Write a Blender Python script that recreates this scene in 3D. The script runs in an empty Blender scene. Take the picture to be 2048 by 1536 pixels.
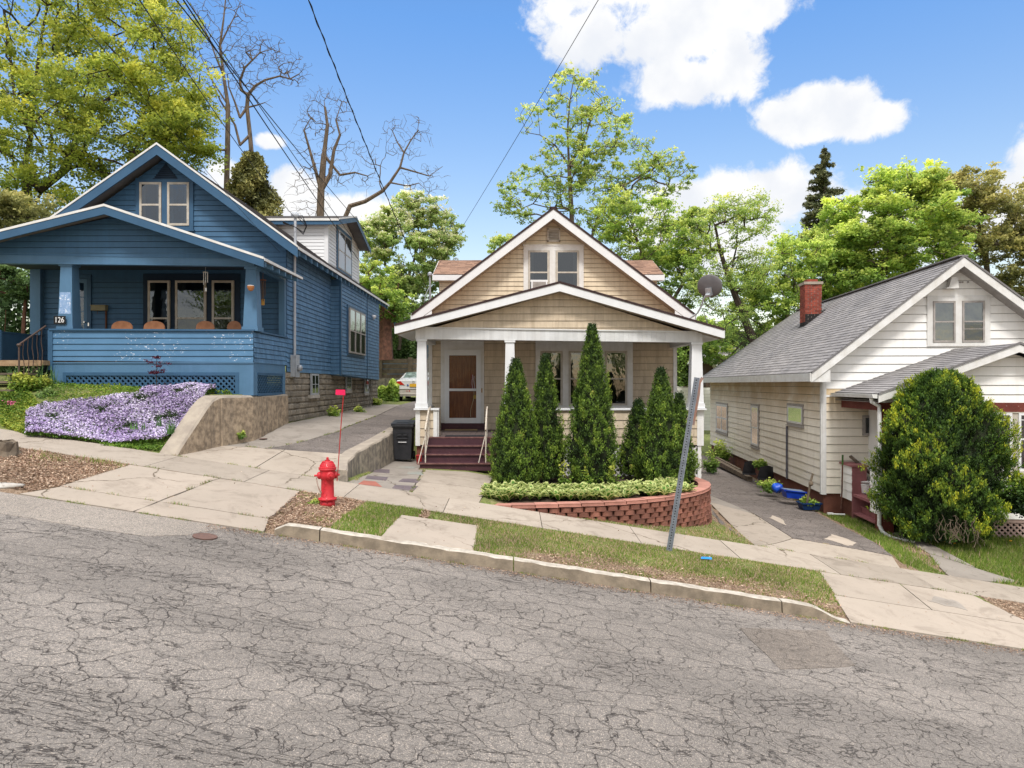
import bpy, math, random
import numpy as np
from mathutils import Vector, Matrix
from math import sin, cos, pi, radians, sqrt
F = 1400.0
C = bpy.context.scene.collection
rnd = random.Random(7)
nr = np.random.RandomState(11)
# the camera stands at the origin, looks along +Y; z is up, metres
def P(px, py, Y): return Vector(((px-1024)/F*Y, Y, -(py-768)/F*Y))
def V(*a): return Vector(a)

def woff(o):
    v = Vector((0, 0, 0))
    while o is not None:
        v += o.location; o = o.parent
    return v

class MB:
    def __init__(s): s.v = []; s.f = []; s.rv = []; s.mi = []; s.marks = []
    def poly(s, pts, rv=.5, m=0):
        i = len(s.v); s.v.extend([tuple(p) for p in pts]); s.f.append(tuple(range(i, i+len(pts)))); s.rv.append(rv); s.mi.append(m)
    def prism(s, pts, vec, rv=.5, m=0):
        vec = Vector(vec); a = [Vector(p) for p in pts]; b = [p+vec for p in a]; n = len(a); i = len(s.v); s.marks.append((len(s.v), len(s.f)))
        s.v.extend([tuple(p) for p in a+b])
        fs = [tuple(range(i, i+n)), tuple(range(i+2*n-1, i+n-1, -1))]
        for k in range(n): fs.append((i+k, i+(k+1) % n, i+n+(k+1) % n, i+n+k))
        s.f += fs; s.rv += [rv]*len(fs); s.mi += [m]*len(fs)
    def fbox(s, fr, s0, s1, t0, t1, d0, d1, rv=.5, m=0):
        s.prism([fr.W(s0, t0, d0), fr.W(s1, t0, d0), fr.W(s1, t1, d0), fr.W(s0, t1, d0)], fr.n*(d1-d0), rv, m)
    def box(s, x0, x1, y0, y1, z0, z1, rv=.5, m=0):
        s.prism([(x0, y0, z0), (x1, y0, z0), (x1, y1, z0), (x0, y1, z0)], (0, 0, z1-z0), rv, m)
    def bar(s, p0, p1, w, h, up=(0, 0, 1), rv=.5, m=0):
        p0 = Vector(p0); p1 = Vector(p1); d = (p1-p0); L = d.length; d.normalize(); up = Vector(up)
        a = d.cross(up)
        if a.length < 1e-4: a = d.cross(Vector((1, 0, 0)))
        a.normalize(); b = a.cross(d)
        s.prism([p0-a*w/2-b*h/2, p0+a*w/2-b*h/2, p0+a*w/2+b*h/2, p0-a*w/2+b*h/2], d*L, rv, m)
    def tube(s, pts, r, n=8, rv=.5, m=0, cap=True):
        pts = [Vector(p) for p in pts]; rs = r if isinstance(r, (list, tuple)) else [r]*len(pts)
        i0 = len(s.v); prev = None
        for k, p in enumerate(pts):
            d = (pts[min(k+1, len(pts)-1)]-pts[max(k-1, 0)]).normalized()
            ref = prev if prev is not None else (Vector((0, 0, 1)) if abs(d.z) < .9 else Vector((1, 0, 0)))
            a = (ref - d*ref.dot(d)).normalized(); prev = a; b = d.cross(a)
            for j in range(n):
                t = 2*pi*j/n; s.v.append(tuple(p+(a*cos(t)+b*sin(t))*rs[k]))
        for k in range(len(pts)-1):
            for j in range(n):
                s.f.append((i0+k*n+j, i0+k*n+(j+1) % n, i0+(k+1)*n+(j+1) % n, i0+(k+1)*n+j)); s.rv.append(rv); s.mi.append(m)
        if cap:
            s.f.append(tuple(i0+j for j in range(n))[::-1]); s.rv.append(rv); s.mi.append(m)
            q = i0+(len(pts)-1)*n; s.f.append(tuple(q+j for j in range(n))); s.rv.append(rv); s.mi.append(m)
    def lathe(s, prof, o, ax=(0, 0, 1), n=20, rv=.5, m=0):
        o = Vector(o); ax = Vector(ax).normalized()
        a = ax.cross(Vector((0, 1, 0)) if abs(ax.y) < .9 else Vector((1, 0, 0))).normalized(); b = ax.cross(a); i0 = len(s.v)
        for (r, h) in prof:
            for j in range(n):
                t = 2*pi*j/n; s.v.append(tuple(o+ax*h+(a*cos(t)+b*sin(t))*r))
        for k in range(len(prof)-1):
            for j in range(n):
                s.f.append((i0+k*n+j, i0+k*n+(j+1) % n, i0+(k+1)*n+(j+1) % n, i0+(k+1)*n+j)); s.rv.append(rv); s.mi.append(m)
        s.f.append(tuple(i0+j for j in range(n))[::-1]); s.rv.append(rv); s.mi.append(m)
        q = i0+(len(prof)-1)*n; s.f.append(tuple(q+j for j in range(n))); s.rv.append(rv); s.mi.append(m)
    def build(s, name, mats, parent=None, label=None, smooth=False, loc=None, bevel=0):
        if name in ('corner_board', 'pilaster', 'eave_board', 'gable_return', 'rake_board', 'porch_post', 'porch_fascia', 'entrance_post', 'half_wall_cap') and len(s.marks) > 1 and s.marks[0] == (0, 0):
            mk_ = s.marks+[(len(s.v), len(s.f))]; o = None
            for (v0, f0), (v1, f1) in zip(mk_, mk_[1:]):
                m = MB(); m.v = s.v[v0:v1]; m.f = [tuple(i-v0 for i in f) for f in s.f[f0:f1]]; m.rv = s.rv[f0:f1]; m.mi = s.mi[f0:f1]; o = m._build(name, mats, parent, label, smooth, loc, bevel)
            return o
        return s._build(name, mats, parent, label, smooth, loc, bevel)
    def _build(s, name, mats, parent=None, label=None, smooth=False, loc=None, bevel=0):
        off = woff(parent) if parent is not None else Vector((0, 0, 0))
        loc = Vector(loc) if loc is not None else Vector((0, 0, 0))
        me = bpy.data.meshes.new(name)
        o3 = off+loc
        me.from_pydata([(x-o3.x, y-o3.y, z-o3.z) for x, y, z in s.v], [], s.f)
        if not isinstance(mats, (list, tuple)): mats = [mats]
        for m in mats: me.materials.append(m)
        at = me.attributes.new('rv', 'FLOAT', 'FACE'); at.data.foreach_set('value', np.array(s.rv, dtype=np.float32))
        if len(mats) > 1: me.polygons.foreach_set('material_index', np.array(s.mi, dtype=np.int32))
        if smooth: me.polygons.foreach_set('use_smooth', [True]*len(me.polygons))
        me.update()
        o = bpy.data.objects.new(name, me); C.objects.link(o); o.parent = parent; o.location = loc
        if label: o['label'] = label
        if bevel:
            b = o.modifiers.new('b', 'BEVEL'); b.width = bevel; b.segments = 2; b.limit_method = 'ANGLE'
        return o

def npmesh(name, vs, k, rv, mat, parent=None, smooth=False):
    """vs: (N*k,3) verts, k verts per face, rv (N,)"""
    off = woff(parent) if parent is not None else Vector((0, 0, 0))
    vs = np.asarray(vs, dtype=np.float32)-np.array(off, dtype=np.float32)
    n = len(vs)//k; me = bpy.data.meshes.new(name)
    me.vertices.add(n*k); me.vertices.foreach_set('co', vs.ravel())
    me.loops.add(n*k); me.loops.foreach_set('vertex_index', np.arange(n*k, dtype=np.int32))
    me.polygons.add(n); me.polygons.foreach_set('loop_start', np.arange(0, n*k, k, dtype=np.int32))
    me.polygons.foreach_set('loop_total', np.full(n, k, dtype=np.int32))
    if smooth: me.polygons.foreach_set('use_smooth', np.ones(n, dtype=bool))
    me.update(calc_edges=True)
    at = me.attributes.new('rv', 'FLOAT', 'FACE'); at.data.foreach_set('value', np.asarray(rv, dtype=np.float32))
    me.materials.append(mat)
    o = bpy.data.objects.new(name, me); C.objects.link(o); o.parent = parent
    return o

class Fr:
    def __init__(s, o, u, v, n): s.o = Vector(o); s.u = Vector(u); s.v = Vector(v); s.n = Vector(n)
    def W(s, a, b, d=0): return s.o+s.u*a+s.v*b+s.n*d
def XF(Y): return Fr((0, Y, 0), (1, 0, 0), (0, 0, 1), (0, -1, 0))
def SR(X): return Fr((X, 0, 0), (0, 1, 0), (0, 0, 1), (1, 0, 0))
def SL(X): return Fr((X, 0, 0), (0, 1, 0), (0, 0, 1), (-1, 0, 0))

def thing(name, label, cat, loc=(0, 0, 0), group=None):
    o = bpy.data.objects.new(name, None); C.objects.link(o); o.location = loc
    o.empty_display_size = .2
    o['label'] = label; o['category'] = cat
    if group: o['group'] = group
    return o
def tag(o, label, cat, group=None, kind=None):
    o['label'] = label; o['category'] = cat
    if group: o['group'] = group
    if kind: o['kind'] = kind
    return o
def struct(o, label=None, cat=None):
    o['kind'] = 'structure'
    if label: o['label'] = label
    if cat: o['category'] = cat
    return o

def clip(poly, ax, val, ge):
    out = []; n = len(poly)
    for i in range(n):
        a = poly[i]; b = poly[(i+1) % n]
        ia = (a[ax] >= val-1e-9) if ge else (a[ax] <= val+1e-9)
        ib = (b[ax] >= val-1e-9) if ge else (b[ax] <= val+1e-9)
        if ia: out.append(a)
        if ia != ib:
            t = (val-a[ax])/(b[ax]-a[ax]); out.append((a[0]+(b[0]-a[0])*t, a[1]+(b[1]-a[1])*t))
    return out

def siding(mb, fr, poly, course, th, shake=None, gap=.004, base=.0, jit=0, back=True, t0=None, m=0, groove=None):
    if groove is None: groove = 0 if th < .013 else min(.013, course*.085)
    lo = min(p[1] for p in poly) if t0 is None else t0
    hi = max(p[1] for p in poly)
    if back: mb.poly([fr.W(a, b, base-.016) for a, b in poly], .1, m)
    z0 = lo
    while z0 < hi-1e-4:
        z1 = z0+course
        st = clip(clip(poly, 1, z0, True), 1, z1, False)
        if len(st) >= 3:
            pieces = []
            if shake:
                x0 = min(p[0] for p in st)-rnd.uniform(0, shake[1]); xe = max(p[0] for p in st)
                while x0 < xe:
                    w = rnd.uniform(*shake); q = clip(clip(st, 0, x0+gap/2, True), 0, x0+w-gap/2, False)
                    if len(q) >= 3: pieces.append(q)
                    x0 += w
            else: pieces = [st]
            for q in pieces:
                j = rnd.uniform(0, jit); r = rnd.random() if shake else .5+.35*(rnd.random()-.5)
                dd = lambda t: base+j+th*(z1-t)/course
                if groove:
                    q2 = clip(q, 1, z1-groove, True)
                    if len(q2) >= 3: mb.poly([fr.W(a, b, base-.012) for a, b in q2], -2.2, m)  # recess coloured darker too: lap-joint dirt plus painted shadow line under the lap
                    q1 = clip(q, 1, z1-groove, False)
                    if len(q1) >= 3: mb.poly([fr.W(a, b, dd(b)) for a, b in q1], r, m)
                else: mb.poly([fr.W(a, b, dd(b)) for a, b in q], r, m)
                n = len(q)
                for i in range(n):
                    a = q[i]; b = q[(i+1) % n]
                    if abs(a[1]-z0) < 1e-6 and abs(b[1]-z0) < 1e-6 and abs(a[0]-b[0]) > 1e-5:
                        mb.poly([fr.W(a[0], z0, base+j+th), fr.W(b[0], z0, base+j+th), fr.W(b[0], z0, base-.002), fr.W(a[0], z0, base-.002)], r*.5, m)
        z0 = z1

def roof_slope(parent, e0, e1, r1, r0, mat, name='roof', thick=.06, course=.14, tab=(.18, .36), under=None, extra=None, label=None):
    e0, e1, r1, r0 = map(Vector, (e0, e1, r1, r0)); u = (e1-e0).normalized(); w = r0-e0
    n = u.cross(w); n.normalize()
    if n.z < 0: n = -n
    v = n.cross(u)
    if v.z < 0: v = -v
    fr = Fr(e0, u, v, n); pol = [((p-e0).dot(u), (p-e0).dot(v)) for p in ([e0, e1, r1, r0] if extra is None else [e0, e1]+[Vector(p) for p in extra]+[r1, r0])]
    mb = MB(); siding(mb, fr, pol, course, .012, shake=tab, gap=.003, jit=.004, back=True, groove=0)
    mb.prism([fr.W(a, b, -.02) for a, b in pol], n*-thick, .3, 0)
    return mb.build(name, mat, parent, label)

def smooth01(t): t = np.clip(t, 0, 1); return t*t*(3-2*t)
# ---------------------------------------------------------------- materials
def newmat(name):
    m = bpy.data.materials.new(name); m.use_nodes = True; nt = m.node_tree; nt.nodes.clear()
    out = nt.nodes.new('ShaderNodeOutputMaterial'); return m, nt, out
def N(nt, typ, **kw):
    n = nt.nodes.new(typ)
    for k, v in kw.items(): setattr(n, k, v)
    return n
def setin(nt, n, key, val):
    if isinstance(val, bpy.types.NodeSocket): nt.links.new(val, n.inputs[key])
    else: n.inputs[key].default_value = val
def c4(c): return (c[0], c[1], c[2], 1)
def mix(nt, fac, a, b, blend='MIX'):
    n = N(nt, 'ShaderNodeMix', data_type='RGBA', blend_type=blend)
    setin(nt, n, 0, fac)
    setin(nt, n, 6, a if isinstance(a, bpy.types.NodeSocket) else c4(a)); setin(nt, n, 7, b if isinstance(b, bpy.types.NodeSocket) else c4(b))
    return n.outputs[2]
def math_(nt, op, a, b=0, c=0, clamp=False):
    n = N(nt, 'ShaderNodeMath', operation=op, use_clamp=clamp); setin(nt, n, 0, a); setin(nt, n, 1, b)
    if op in ('MULTIPLY_ADD', 'SMOOTH_MIN', 'SMOOTH_MAX'): setin(nt, n, 2, c)
    return n.outputs[0]
def maprange(nt, v, a, b, c=0, d=1, typ='SMOOTHSTEP'):
    n = N(nt, 'ShaderNodeMapRange', interpolation_type=typ); setin(nt, n, 0, v); setin(nt, n, 1, a); setin(nt, n, 2, b); setin(nt, n, 3, c); setin(nt, n, 4, d); return n.outputs[0]
def coord(nt, scale=(1, 1, 1), kind='Object'):
    t = N(nt, 'ShaderNodeTexCoord'); mp = N(nt, 'ShaderNodeMapping'); mp.inputs['Scale'].default_value = scale
    nt.links.new(t.outputs[kind], mp.inputs[0]); return mp.outputs[0]
def noise(nt, vec, scale, detail=5, rough=.55, dist=0):
    n = N(nt, 'ShaderNodeTexNoise'); nt.links.new(vec, n.inputs['Vector']); n.inputs['Scale'].default_value = scale
    n.inputs['Detail'].default_value = detail; n.inputs['Roughness'].default_value = rough; n.inputs['Distortion'].default_value = dist
    return n.outputs[0]
def attr(nt, name='rv'):
    n = N(nt, 'ShaderNodeAttribute', attribute_name=name); return n.outputs['Fac']
def bumpn(nt, h, strength=.3, dist=.01, nrm=None):
    n = N(nt, 'ShaderNodeBump'); setin(nt, n, 'Height', h); n.inputs['Strength'].default_value = strength; n.inputs['Distance'].default_value = dist
    if nrm is not None: nt.links.new(nrm, n.inputs['Normal'])
    return n.outputs[0]
def princ(nt, out, col, rough=.7, spec=.3, metal=0, nrm=None, coat=0):
    p = N(nt, 'ShaderNodeBsdfPrincipled'); setin(nt, p, 'Base Color', col if isinstance(col, bpy.types.NodeSocket) else c4(col))
    setin(nt, p, 'Roughness', rough); p.inputs['Specular IOR Level'].default_value = spec; p.inputs['Metallic'].default_value = metal
    p.inputs['Coat Weight'].default_value = coat
    if nrm is not None: nt.links.new(nrm, p.inputs['Normal'])
    nt.links.new(p.outputs[0], out.inputs[0]); return p

def mk(name, c1, c2=None, scale=3, rough=.7, bump=.0, bs=60, rv=0., spec=.3, metal=0, streak=0, streakc=None, speck=None, coat=0, zstain=None, stretch=(1, 1, 1)):
    m, nt, out = newmat(name); co = coord(nt, stretch)
    if c2 is None: c2 = tuple(x*.86 for x in c1)
    f = maprange(nt, noise(nt, co, scale, 6, .6), .3, .7)
    col = mix(nt, f, c1, c2)
    if streak:
        s = noise(nt, coord(nt, (5, 5, .45)), 1.6, 5, .65)
        s2 = maprange(nt, s, .42, .72, 0, streak)
        col = mix(nt, s2, col, streakc or tuple(x*.35 for x in c1))
    if zstain:   # (z0, z1, colour, amount): weathering that is heaviest towards z1
        sp = N(nt, 'ShaderNodeSeparateXYZ'); nt.links.new(coord(nt), sp.inputs[0])
        a = maprange(nt, sp.outputs[2], zstain[0], zstain[1], 0, 1)
        a = math_(nt, 'MULTIPLY', a, maprange(nt, noise(nt, coord(nt, (.8, .8, 1.3)), 1.2, 5, .6), .25, .6, .25, 1))
        col = mix(nt, math_(nt, 'MULTIPLY', a, zstain[3]), col, zstain[2], 'MULTIPLY')
    if speck:    # (colour, scale, threshold, large-scale threshold)
        n1 = noise(nt, coord(nt, (1, 1, 1.6)), speck[1], 3, .7); n2 = noise(nt, co, 1.1, 3, .6)
        a = math_(nt, 'MULTIPLY', maprange(nt, n1, speck[2], speck[2]+.02), maprange(nt, n2, speck[3], speck[3]+.08))
        col = mix(nt, a, col, speck[0])
    if rv:
        k = math_(nt, 'MULTIPLY_ADD', attr(nt), rv, 1-rv/2)
        h = N(nt, 'ShaderNodeHueSaturation'); nt.links.new(col, h.inputs['Color']); nt.links.new(k, h.inputs['Value']); col = h.outputs[0]
    nrm = bumpn(nt, noise(nt, co, bs, 5, .65), bump, .01) if bump else None
    rr = math_(nt, 'MULTIPLY_ADD', noise(nt, co, scale*2.3, 4), .25, rough-.12)
    princ(nt, out, col, rr, spec, metal, nrm, coat); return m

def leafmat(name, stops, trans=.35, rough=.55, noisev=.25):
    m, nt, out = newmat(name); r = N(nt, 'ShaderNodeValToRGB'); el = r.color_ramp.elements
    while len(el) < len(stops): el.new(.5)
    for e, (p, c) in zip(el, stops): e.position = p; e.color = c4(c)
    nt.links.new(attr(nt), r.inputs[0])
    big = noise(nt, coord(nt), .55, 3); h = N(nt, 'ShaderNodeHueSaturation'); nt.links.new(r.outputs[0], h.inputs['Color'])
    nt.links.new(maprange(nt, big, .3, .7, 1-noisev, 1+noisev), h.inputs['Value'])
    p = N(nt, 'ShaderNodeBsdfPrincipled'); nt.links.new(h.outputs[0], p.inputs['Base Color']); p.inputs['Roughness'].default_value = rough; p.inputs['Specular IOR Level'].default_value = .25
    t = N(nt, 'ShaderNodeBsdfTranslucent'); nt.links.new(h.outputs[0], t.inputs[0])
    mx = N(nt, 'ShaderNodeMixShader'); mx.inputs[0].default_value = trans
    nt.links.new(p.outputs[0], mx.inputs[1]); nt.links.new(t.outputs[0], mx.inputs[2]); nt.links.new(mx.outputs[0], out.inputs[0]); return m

def glassmat(name, tint=(.35, .38, .38), refl=.2):
    m, nt, out = newmat(name); tr = N(nt, 'ShaderNodeBsdfTransparent'); tr.inputs[0].default_value = c4(tint)
    g = N(nt, 'ShaderNodeBsdfGlossy'); g.inputs['Roughness'].default_value = .03; g.inputs[0].default_value = (.9, .95, 1, 1)
    nt.links.new(bumpn(nt, noise(nt, coord(nt), 2.5, 3), .25, .02), g.inputs['Normal'])
    lw = N(nt, 'ShaderNodeLayerWeight'); lw.inputs[0].default_value = refl
    f = math_(nt, 'ADD', lw.outputs['Fresnel'], refl*.5, clamp=True)
    mx = N(nt, 'ShaderNodeMixShader'); nt.links.new(f, mx.inputs[0]); nt.links.new(tr.outputs[0], mx.inputs[1]); nt.links.new(g.outputs[0], mx.inputs[2])
    nt.links.new(mx.outputs[0], out.inputs[0]); return m

M = {}
M['white'] = mk('white_vinyl', (.72, .73, .74), (.66, .67, .68), 2, .45, streak=.10, streakc=(.45, .43, .38))
M['whitetrim'] = mk('white_trim', (.72, .72, .71), (.62, .61, .58), 4, .45, streak=.2, streakc=(.42, .38, .32))
M['beadboard'] = mk('white_beadboard', (.66, .67, .67), (.6, .6, .59), 3, .5, streak=.15, rv=.1)
M['tanlap'] = mk('tan_lap', (.67, .575, .425), (.60, .51, .37), 1.5, .6, bump=.05, bs=80, rv=.2, streak=.3, streakc=(.25, .18, .12))
M['tanshake'] = mk('tan_shake', (.61, .51, .38), (.54, .445, .325), 3, .7, bump=.25, bs=40, rv=.14, streak=.25, streakc=(.22, .16, .11), stretch=(4, 4, .6))
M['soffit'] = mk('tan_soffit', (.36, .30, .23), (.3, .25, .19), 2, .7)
M['bluelap'] = mk('blue_lap', (0.044, 0.11, 0.198), (0.052, 0.13, 0.231), 1.6, .55, bump=.12, bs=35, rv=.18, streak=.25, streakc=(.06, .17, .31))
M['bluepeel'] = mk('blue_peeling', (0.083, 0.193, 0.33), (0.068, 0.165, 0.286), 1.6, .55, bump=.12, bs=35, rv=.16, speck=((.65, .7, .78), 17, .63, .50))
M['blueshake'] = mk('blue_shake', (0.105, 0.215, 0.353), (0.071, 0.16, 0.275), 2.2, .6, bump=.3, bs=30, rv=.3, streak=.4, streakc=(.12, .25, .42), stretch=(3, 3, .8))
M['bluetrim'] = mk('blue_trim', (0.031, 0.086, 0.16), (0.039, 0.105, 0.193), 2, .5, bump=.06, bs=30, speck=((.5, .55, .6), 30, .72, .56))
M['bluetrim2'] = mk('blue_trim_light', (0.079, 0.176, 0.292), (0.066, 0.149, 0.248), 2, .5, bump=.06, bs=30, streak=.3, streakc=(.1, .2, .35))
M['bluedark'] = mk('blue_dark', (.006, .02, .045), (.01, .03, .06), 2, .6)
M['peeled'] = mk('peeled_paint', (.30, .42, .62), (.18, .3, .5), 12, .7, bump=.4, bs=50, speck=((.7, .75, .8), 20, .6, .3))
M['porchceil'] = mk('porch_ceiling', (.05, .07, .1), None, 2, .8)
M['whitelap'] = mk('white_lap_clean', (.88, .87, .84), (.83, .82, .79), 1.2, .5, rv=.16, streak=.12, streakc=(.42, .36, .25))
M['dirtylap'] = mk('white_lap_dirty', (.90, .845, .73), (.80, .74, .62), .7, .55, rv=.22, streak=.16, streakc=(.36, .30, .21), zstain=(1.9, 3.1, (.68, .52, .31), .85))
M['dormerlap'] = mk('white_dormer_lap', (.74, .75, .76), (.68, .69, .70), 1.5, .5, rv=.12)
M['roofgray'] = mk('grey_shingles', (.275, .26, .255), (.215, .205, .207), .8, .9, bump=.5, bs=120, rv=.3, streak=.15)
M['roofgray2'] = mk('weathered_shingles', (.20, .19, .188), (.145, .14, .145), 1.2, .9, bump=.5, bs=120, rv=.6)
M['roofbrown'] = mk('brown_shingles', (.33, .205, .145), (.25, .15, .105), 1.2, .9, bump=.5, bs=120, rv=.6)
M['roofdark'] = mk('dark_shingle_edge', (.035, .02, .02), (.05, .03, .03), 3, .9, rv=.3)
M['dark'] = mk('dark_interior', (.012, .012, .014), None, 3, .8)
M['glass'] = glassmat('window_glass')
M['glass2'] = glassmat('window_glass_bright', (.55, .57, .57), .26)
M['glassclear'] = glassmat('door_glass', (.85, .85, .85), .02)
M['glassdark'] = glassmat('window_glass_dark', (.2, .2, .2), .14)
M['curtain'] = mk('curtain_cloth', (.17, .165, .155), (.09, .09, .085), 3, .9)
M['curtainwhite'] = mk('curtain_white', (.6, .6, .57), (.5, .5, .47), 3, .9)
M['curtainblue'] = mk('curtain_blue', (.10, .16, .30), (.06, .1, .2), 3, .9)
M['frame_tan'] = mk('sash_cream', (.52, .48, .42), (.4, .36, .3), 8, .5)
M['frame_gray'] = mk('sash_grey', (.36, .33, .31), (.26, .24, .22), 8, .5, bump=.1)
M['plum'] = mk('plum_paint', (.075, .028, .035), (.055, .022, .03), 5, .55, bump=.15, bs=40, speck=((.28, .15, .12), 30, .66, .45))
M['plumedge'] = mk('plum_worn_edge', (.22, .115, .10), (.12, .05, .05), 9, .7, bump=.2)
M['porchfloor'] = mk('porch_floor_boards', (.15, .115, .105), (.09, .07, .068), 5, .7, bump=.2, bs=50, stretch=(8, 1, 1))
M['wood'] = mk('varnished_wood', (.24, .085, .028), (.12, .04, .015), 4, .5, bump=.1, stretch=(6, 1, .6))
M['rawwood'] = mk('raw_wood', (.36, .25, .15), (.25, .16, .09), 5, .8, bump=.2, stretch=(1, 5, 5))
M['oldwood'] = mk('weathered_timber', (.20, .155, .11), (.10, .08, .06), 4, .9, bump=.5, bs=40)
M['chairwood'] = mk('chair_wood', (.36, .16, .08), (.26, .11, .05), 6, .5)
M['brick'] = mk('red_brick', (.30, .07, .045), (.19, .05, .035), 6, .9, bump=.5, bs=50, rv=.5)
M['mortar'] = mk('mortar', (.3, .25, .22), (.2, .16, .14), 10, .9)
M['soot'] = mk('tar_flashing', (.02, .018, .018), None, 5, .8)
M['redpaint'] = mk('red_brown_paint', (.17, .04, .03), (.12, .03, .022), 5, .7, bump=.3, bs=30, speck=((.4, .3, .25), 24, .68, .45))
M['pink'] = mk('faded_rose_paint', (.32, .125, .13), (.25, .10, .10), 3, .65, bump=.15, streak=.35, streakc=(.16, .07, .065))
M['stoneblock'] = mk('rock_faced_block', (.30, .26, .205), (.20, .175, .14), 3.5, .95, bump=1., bs=22, rv=.35, streak=.35, streakc=(.09, .085, .075))
M['redfound'] = mk('painted_block_foundation', (.19, .075, .05), (.13, .05, .035), 3, .9, bump=.8, bs=18, rv=.2)
M['iron_white'] = mk('white_iron', (.62, .58, .5), (.5, .42, .34), 9, .6, speck=((.22, .1, .05), 30, .62, .4))
M['iron_dark'] = mk('dark_iron', (.06, .045, .04), (.1, .06, .045), 9, .6)
M['galv'] = mk('galvanised_steel', (.42, .44, .46), (.3, .32, .35), 8, .45, metal=.5)
M['conduit'] = mk('grey_conduit', (.5, .52, .55), (.4, .42, .46), 8, .4, metal=.3)
M['meter'] = mk('grey_enamel', (.42, .45, .48), (.33, .35, .38), 8, .45)
M['hydrant'] = mk('red_hydrant_paint', (.60, .022, .035), (.42, .014, .022), 5, .5, bump=.25, bs=30, spec=.4, coat=.05, streak=.35, streakc=(.3, .03, .03), speck=((.16, .05, .03), 34, .62, .45))
M['marker'] = mk('red_marker', (.75, .015, .10), None, 6, .5)
M['markrod'] = mk('red_rod', (.42, .02, .02), None, 20, .5)
M['chain'] = mk('rusty_chain', (.3, .14, .09), (.4, .3, .25), 30, .6, metal=.3)
M['binblack'] = mk('black_plastic', (.018, .019, .022), (.03, .03, .034), 8, .5, bump=.05)
M['carwhite'] = mk('silver_white_car_paint', (.60, .60, .60), (.57, .57, .57), 2, .25, coat=.6, spec=.5)
M['carlow'] = mk('dusty_bumper', (.45, .41, .37), None, 4, .5)
M['tyre'] = mk('tyre_rubber', (.015, .015, .015), None, 8, .8)
M['taillight'] = mk('tail_light_red', (.5, .01, .015), (.35, .005, .01), 14, .15, coat=.8)
M['plate'] = mk('yellow_plate', (.65, .36, .03), None, 30, .5)
M['bluemark'] = mk('blue_sticker', (.03, .09, .3), None, 30, .5)
M['redmark'] = mk('red_sticker', (.4, .05, .05), None, 30, .5)
M['chrome'] = mk('chrome', (.6, .6, .6), None, 9, .15, metal=1)
M['blacktext'] = mk('black_mark', (.01, .01, .01), None, 9, .5)
M['whitetext'] = mk('white_mark', (.8, .8, .8), None, 9, .5)
M['signyellow'] = mk('yellow_card', (.8, .42, .02), (.75, .36, .02), 12, .5)
M['retain'] = mk('aged_concrete_wall', (.46, .36, .255), (.20, .155, .11), 9, .95, bump=1, bs=34, streak=.45, streakc=(.12, .105, .09))
M['retain2'] = mk('stained_concrete_wall', (.38, .33, .26), (.17, .15, .125), 7, .95, bump=.8, bs=34, streak=.6, streakc=(.07, .072, .08))
M['retaintop'] = mk('worn_concrete_top', (.36, .31, .25), (.27, .23, .19), 4, .95, bump=.6, bs=40)
M['kerb'] = mk('kerb_face', (.30, .245, .18), (.17, .14, .105), 5, .95, bump=.7, bs=40)
M['kerbtop'] = mk('kerb_top', (.52, .47, .40), (.34, .30, .25), 9, .95, bump=.6, bs=50)
M['redblock'] = mk('red_garden_block', (.28, .12, .085), (.17, .075, .055), 4, .95, bump=.9, bs=35, rv=.5)
M['redcap'] = mk('red_cap_block', (.42, .20, .155), (.33, .155, .12), 5, .95, bump=.6, bs=35, rv=.3)
M['soil'] = mk('dark_mulch', (.075, .05, .035), (.04, .028, .02), 14, 1, bump=1, bs=40)
M['flagred'] = mk('red_flagstone', (.34, .12, .085), (.27, .1, .075), 5, .9, bump=.3)
M['flagpurple'] = mk('purple_slate', (.145, .115, .12), (.1, .08, .09), 5, .85, bump=.3)
M['flaggreen'] = mk('green_slate', (.22, .24, .22), (.27, .24, .2), 3, .85, bump=.3)
M['post'] = mk('galvanised_post', (.25, .275, .31), (.17, .19, .22), 9, .55, metal=.3, bump=.1)
M['rust'] = mk('rusty_steel', (.30, .15, .10), (.2, .16, .15), 9, .8, bump=.2)
M['bluetub'] = mk('blue_plastic', (.01, .05, .42), (.008, .035, .3), 6, .4)
M['bluetarp'] = mk('blue_tarp', (.01, .09, .55), (.01, .06, .4), 6, .35, bump=.6, bs=14)
M['darkblue'] = mk('dark_blue_plastic', (.005, .03, .11), None, 6, .45)
M['dish'] = mk('dish_grey', (.13, .125, .13), (.10, .095, .10), 4, .55)
M['wire'] = mk('black_cable', (.012, .012, .014), None, 9, .6)
M['rubber'] = mk('black_mat', (.02, .022, .026), None, 20, .9)
M['coir'] = mk('tan_mat', (.34, .24, .12), None, 40, .95)
M['stone'] = mk('pale_stone', (.5, .47, .42), (.36, .33, .3), 7, .95, bump=.8, bs=20)
M['manhole'] = mk('rusty_iron_cover', (.16, .09, .07), (.11, .07, .06), 15, .85, bump=.5)
M['bark'] = mk('grey_bark', (.145, .115, .09), (.075, .06, .048), 6, .95, bump=1, bs=20, stretch=(3, 3, .7))
M['barkpale'] = mk('pale_bark', (.20, .15, .11), (.075, .058, .043), 5, .95, bump=1, bs=18, stretch=(3, 3, .6))
M['barkdark'] = mk('dark_bark', (.06, .045, .035), (.035, .028, .022), 6, .95, bump=1, bs=20, stretch=(3, 3, .7))
M['redbark'] = mk('reddish_bark', (.16, .075, .05), (.07, .035, .025), 6, .95, bump=1, bs=18)
M['l_yellowgreen'] = leafmat('maple_leaves_yellow_green', [(0, (0.092, 0.141, 0.028)), (0.45, (0.35, 0.43, 0.065)), (1, (0.805, 0.764, 0.13))], .5)
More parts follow.
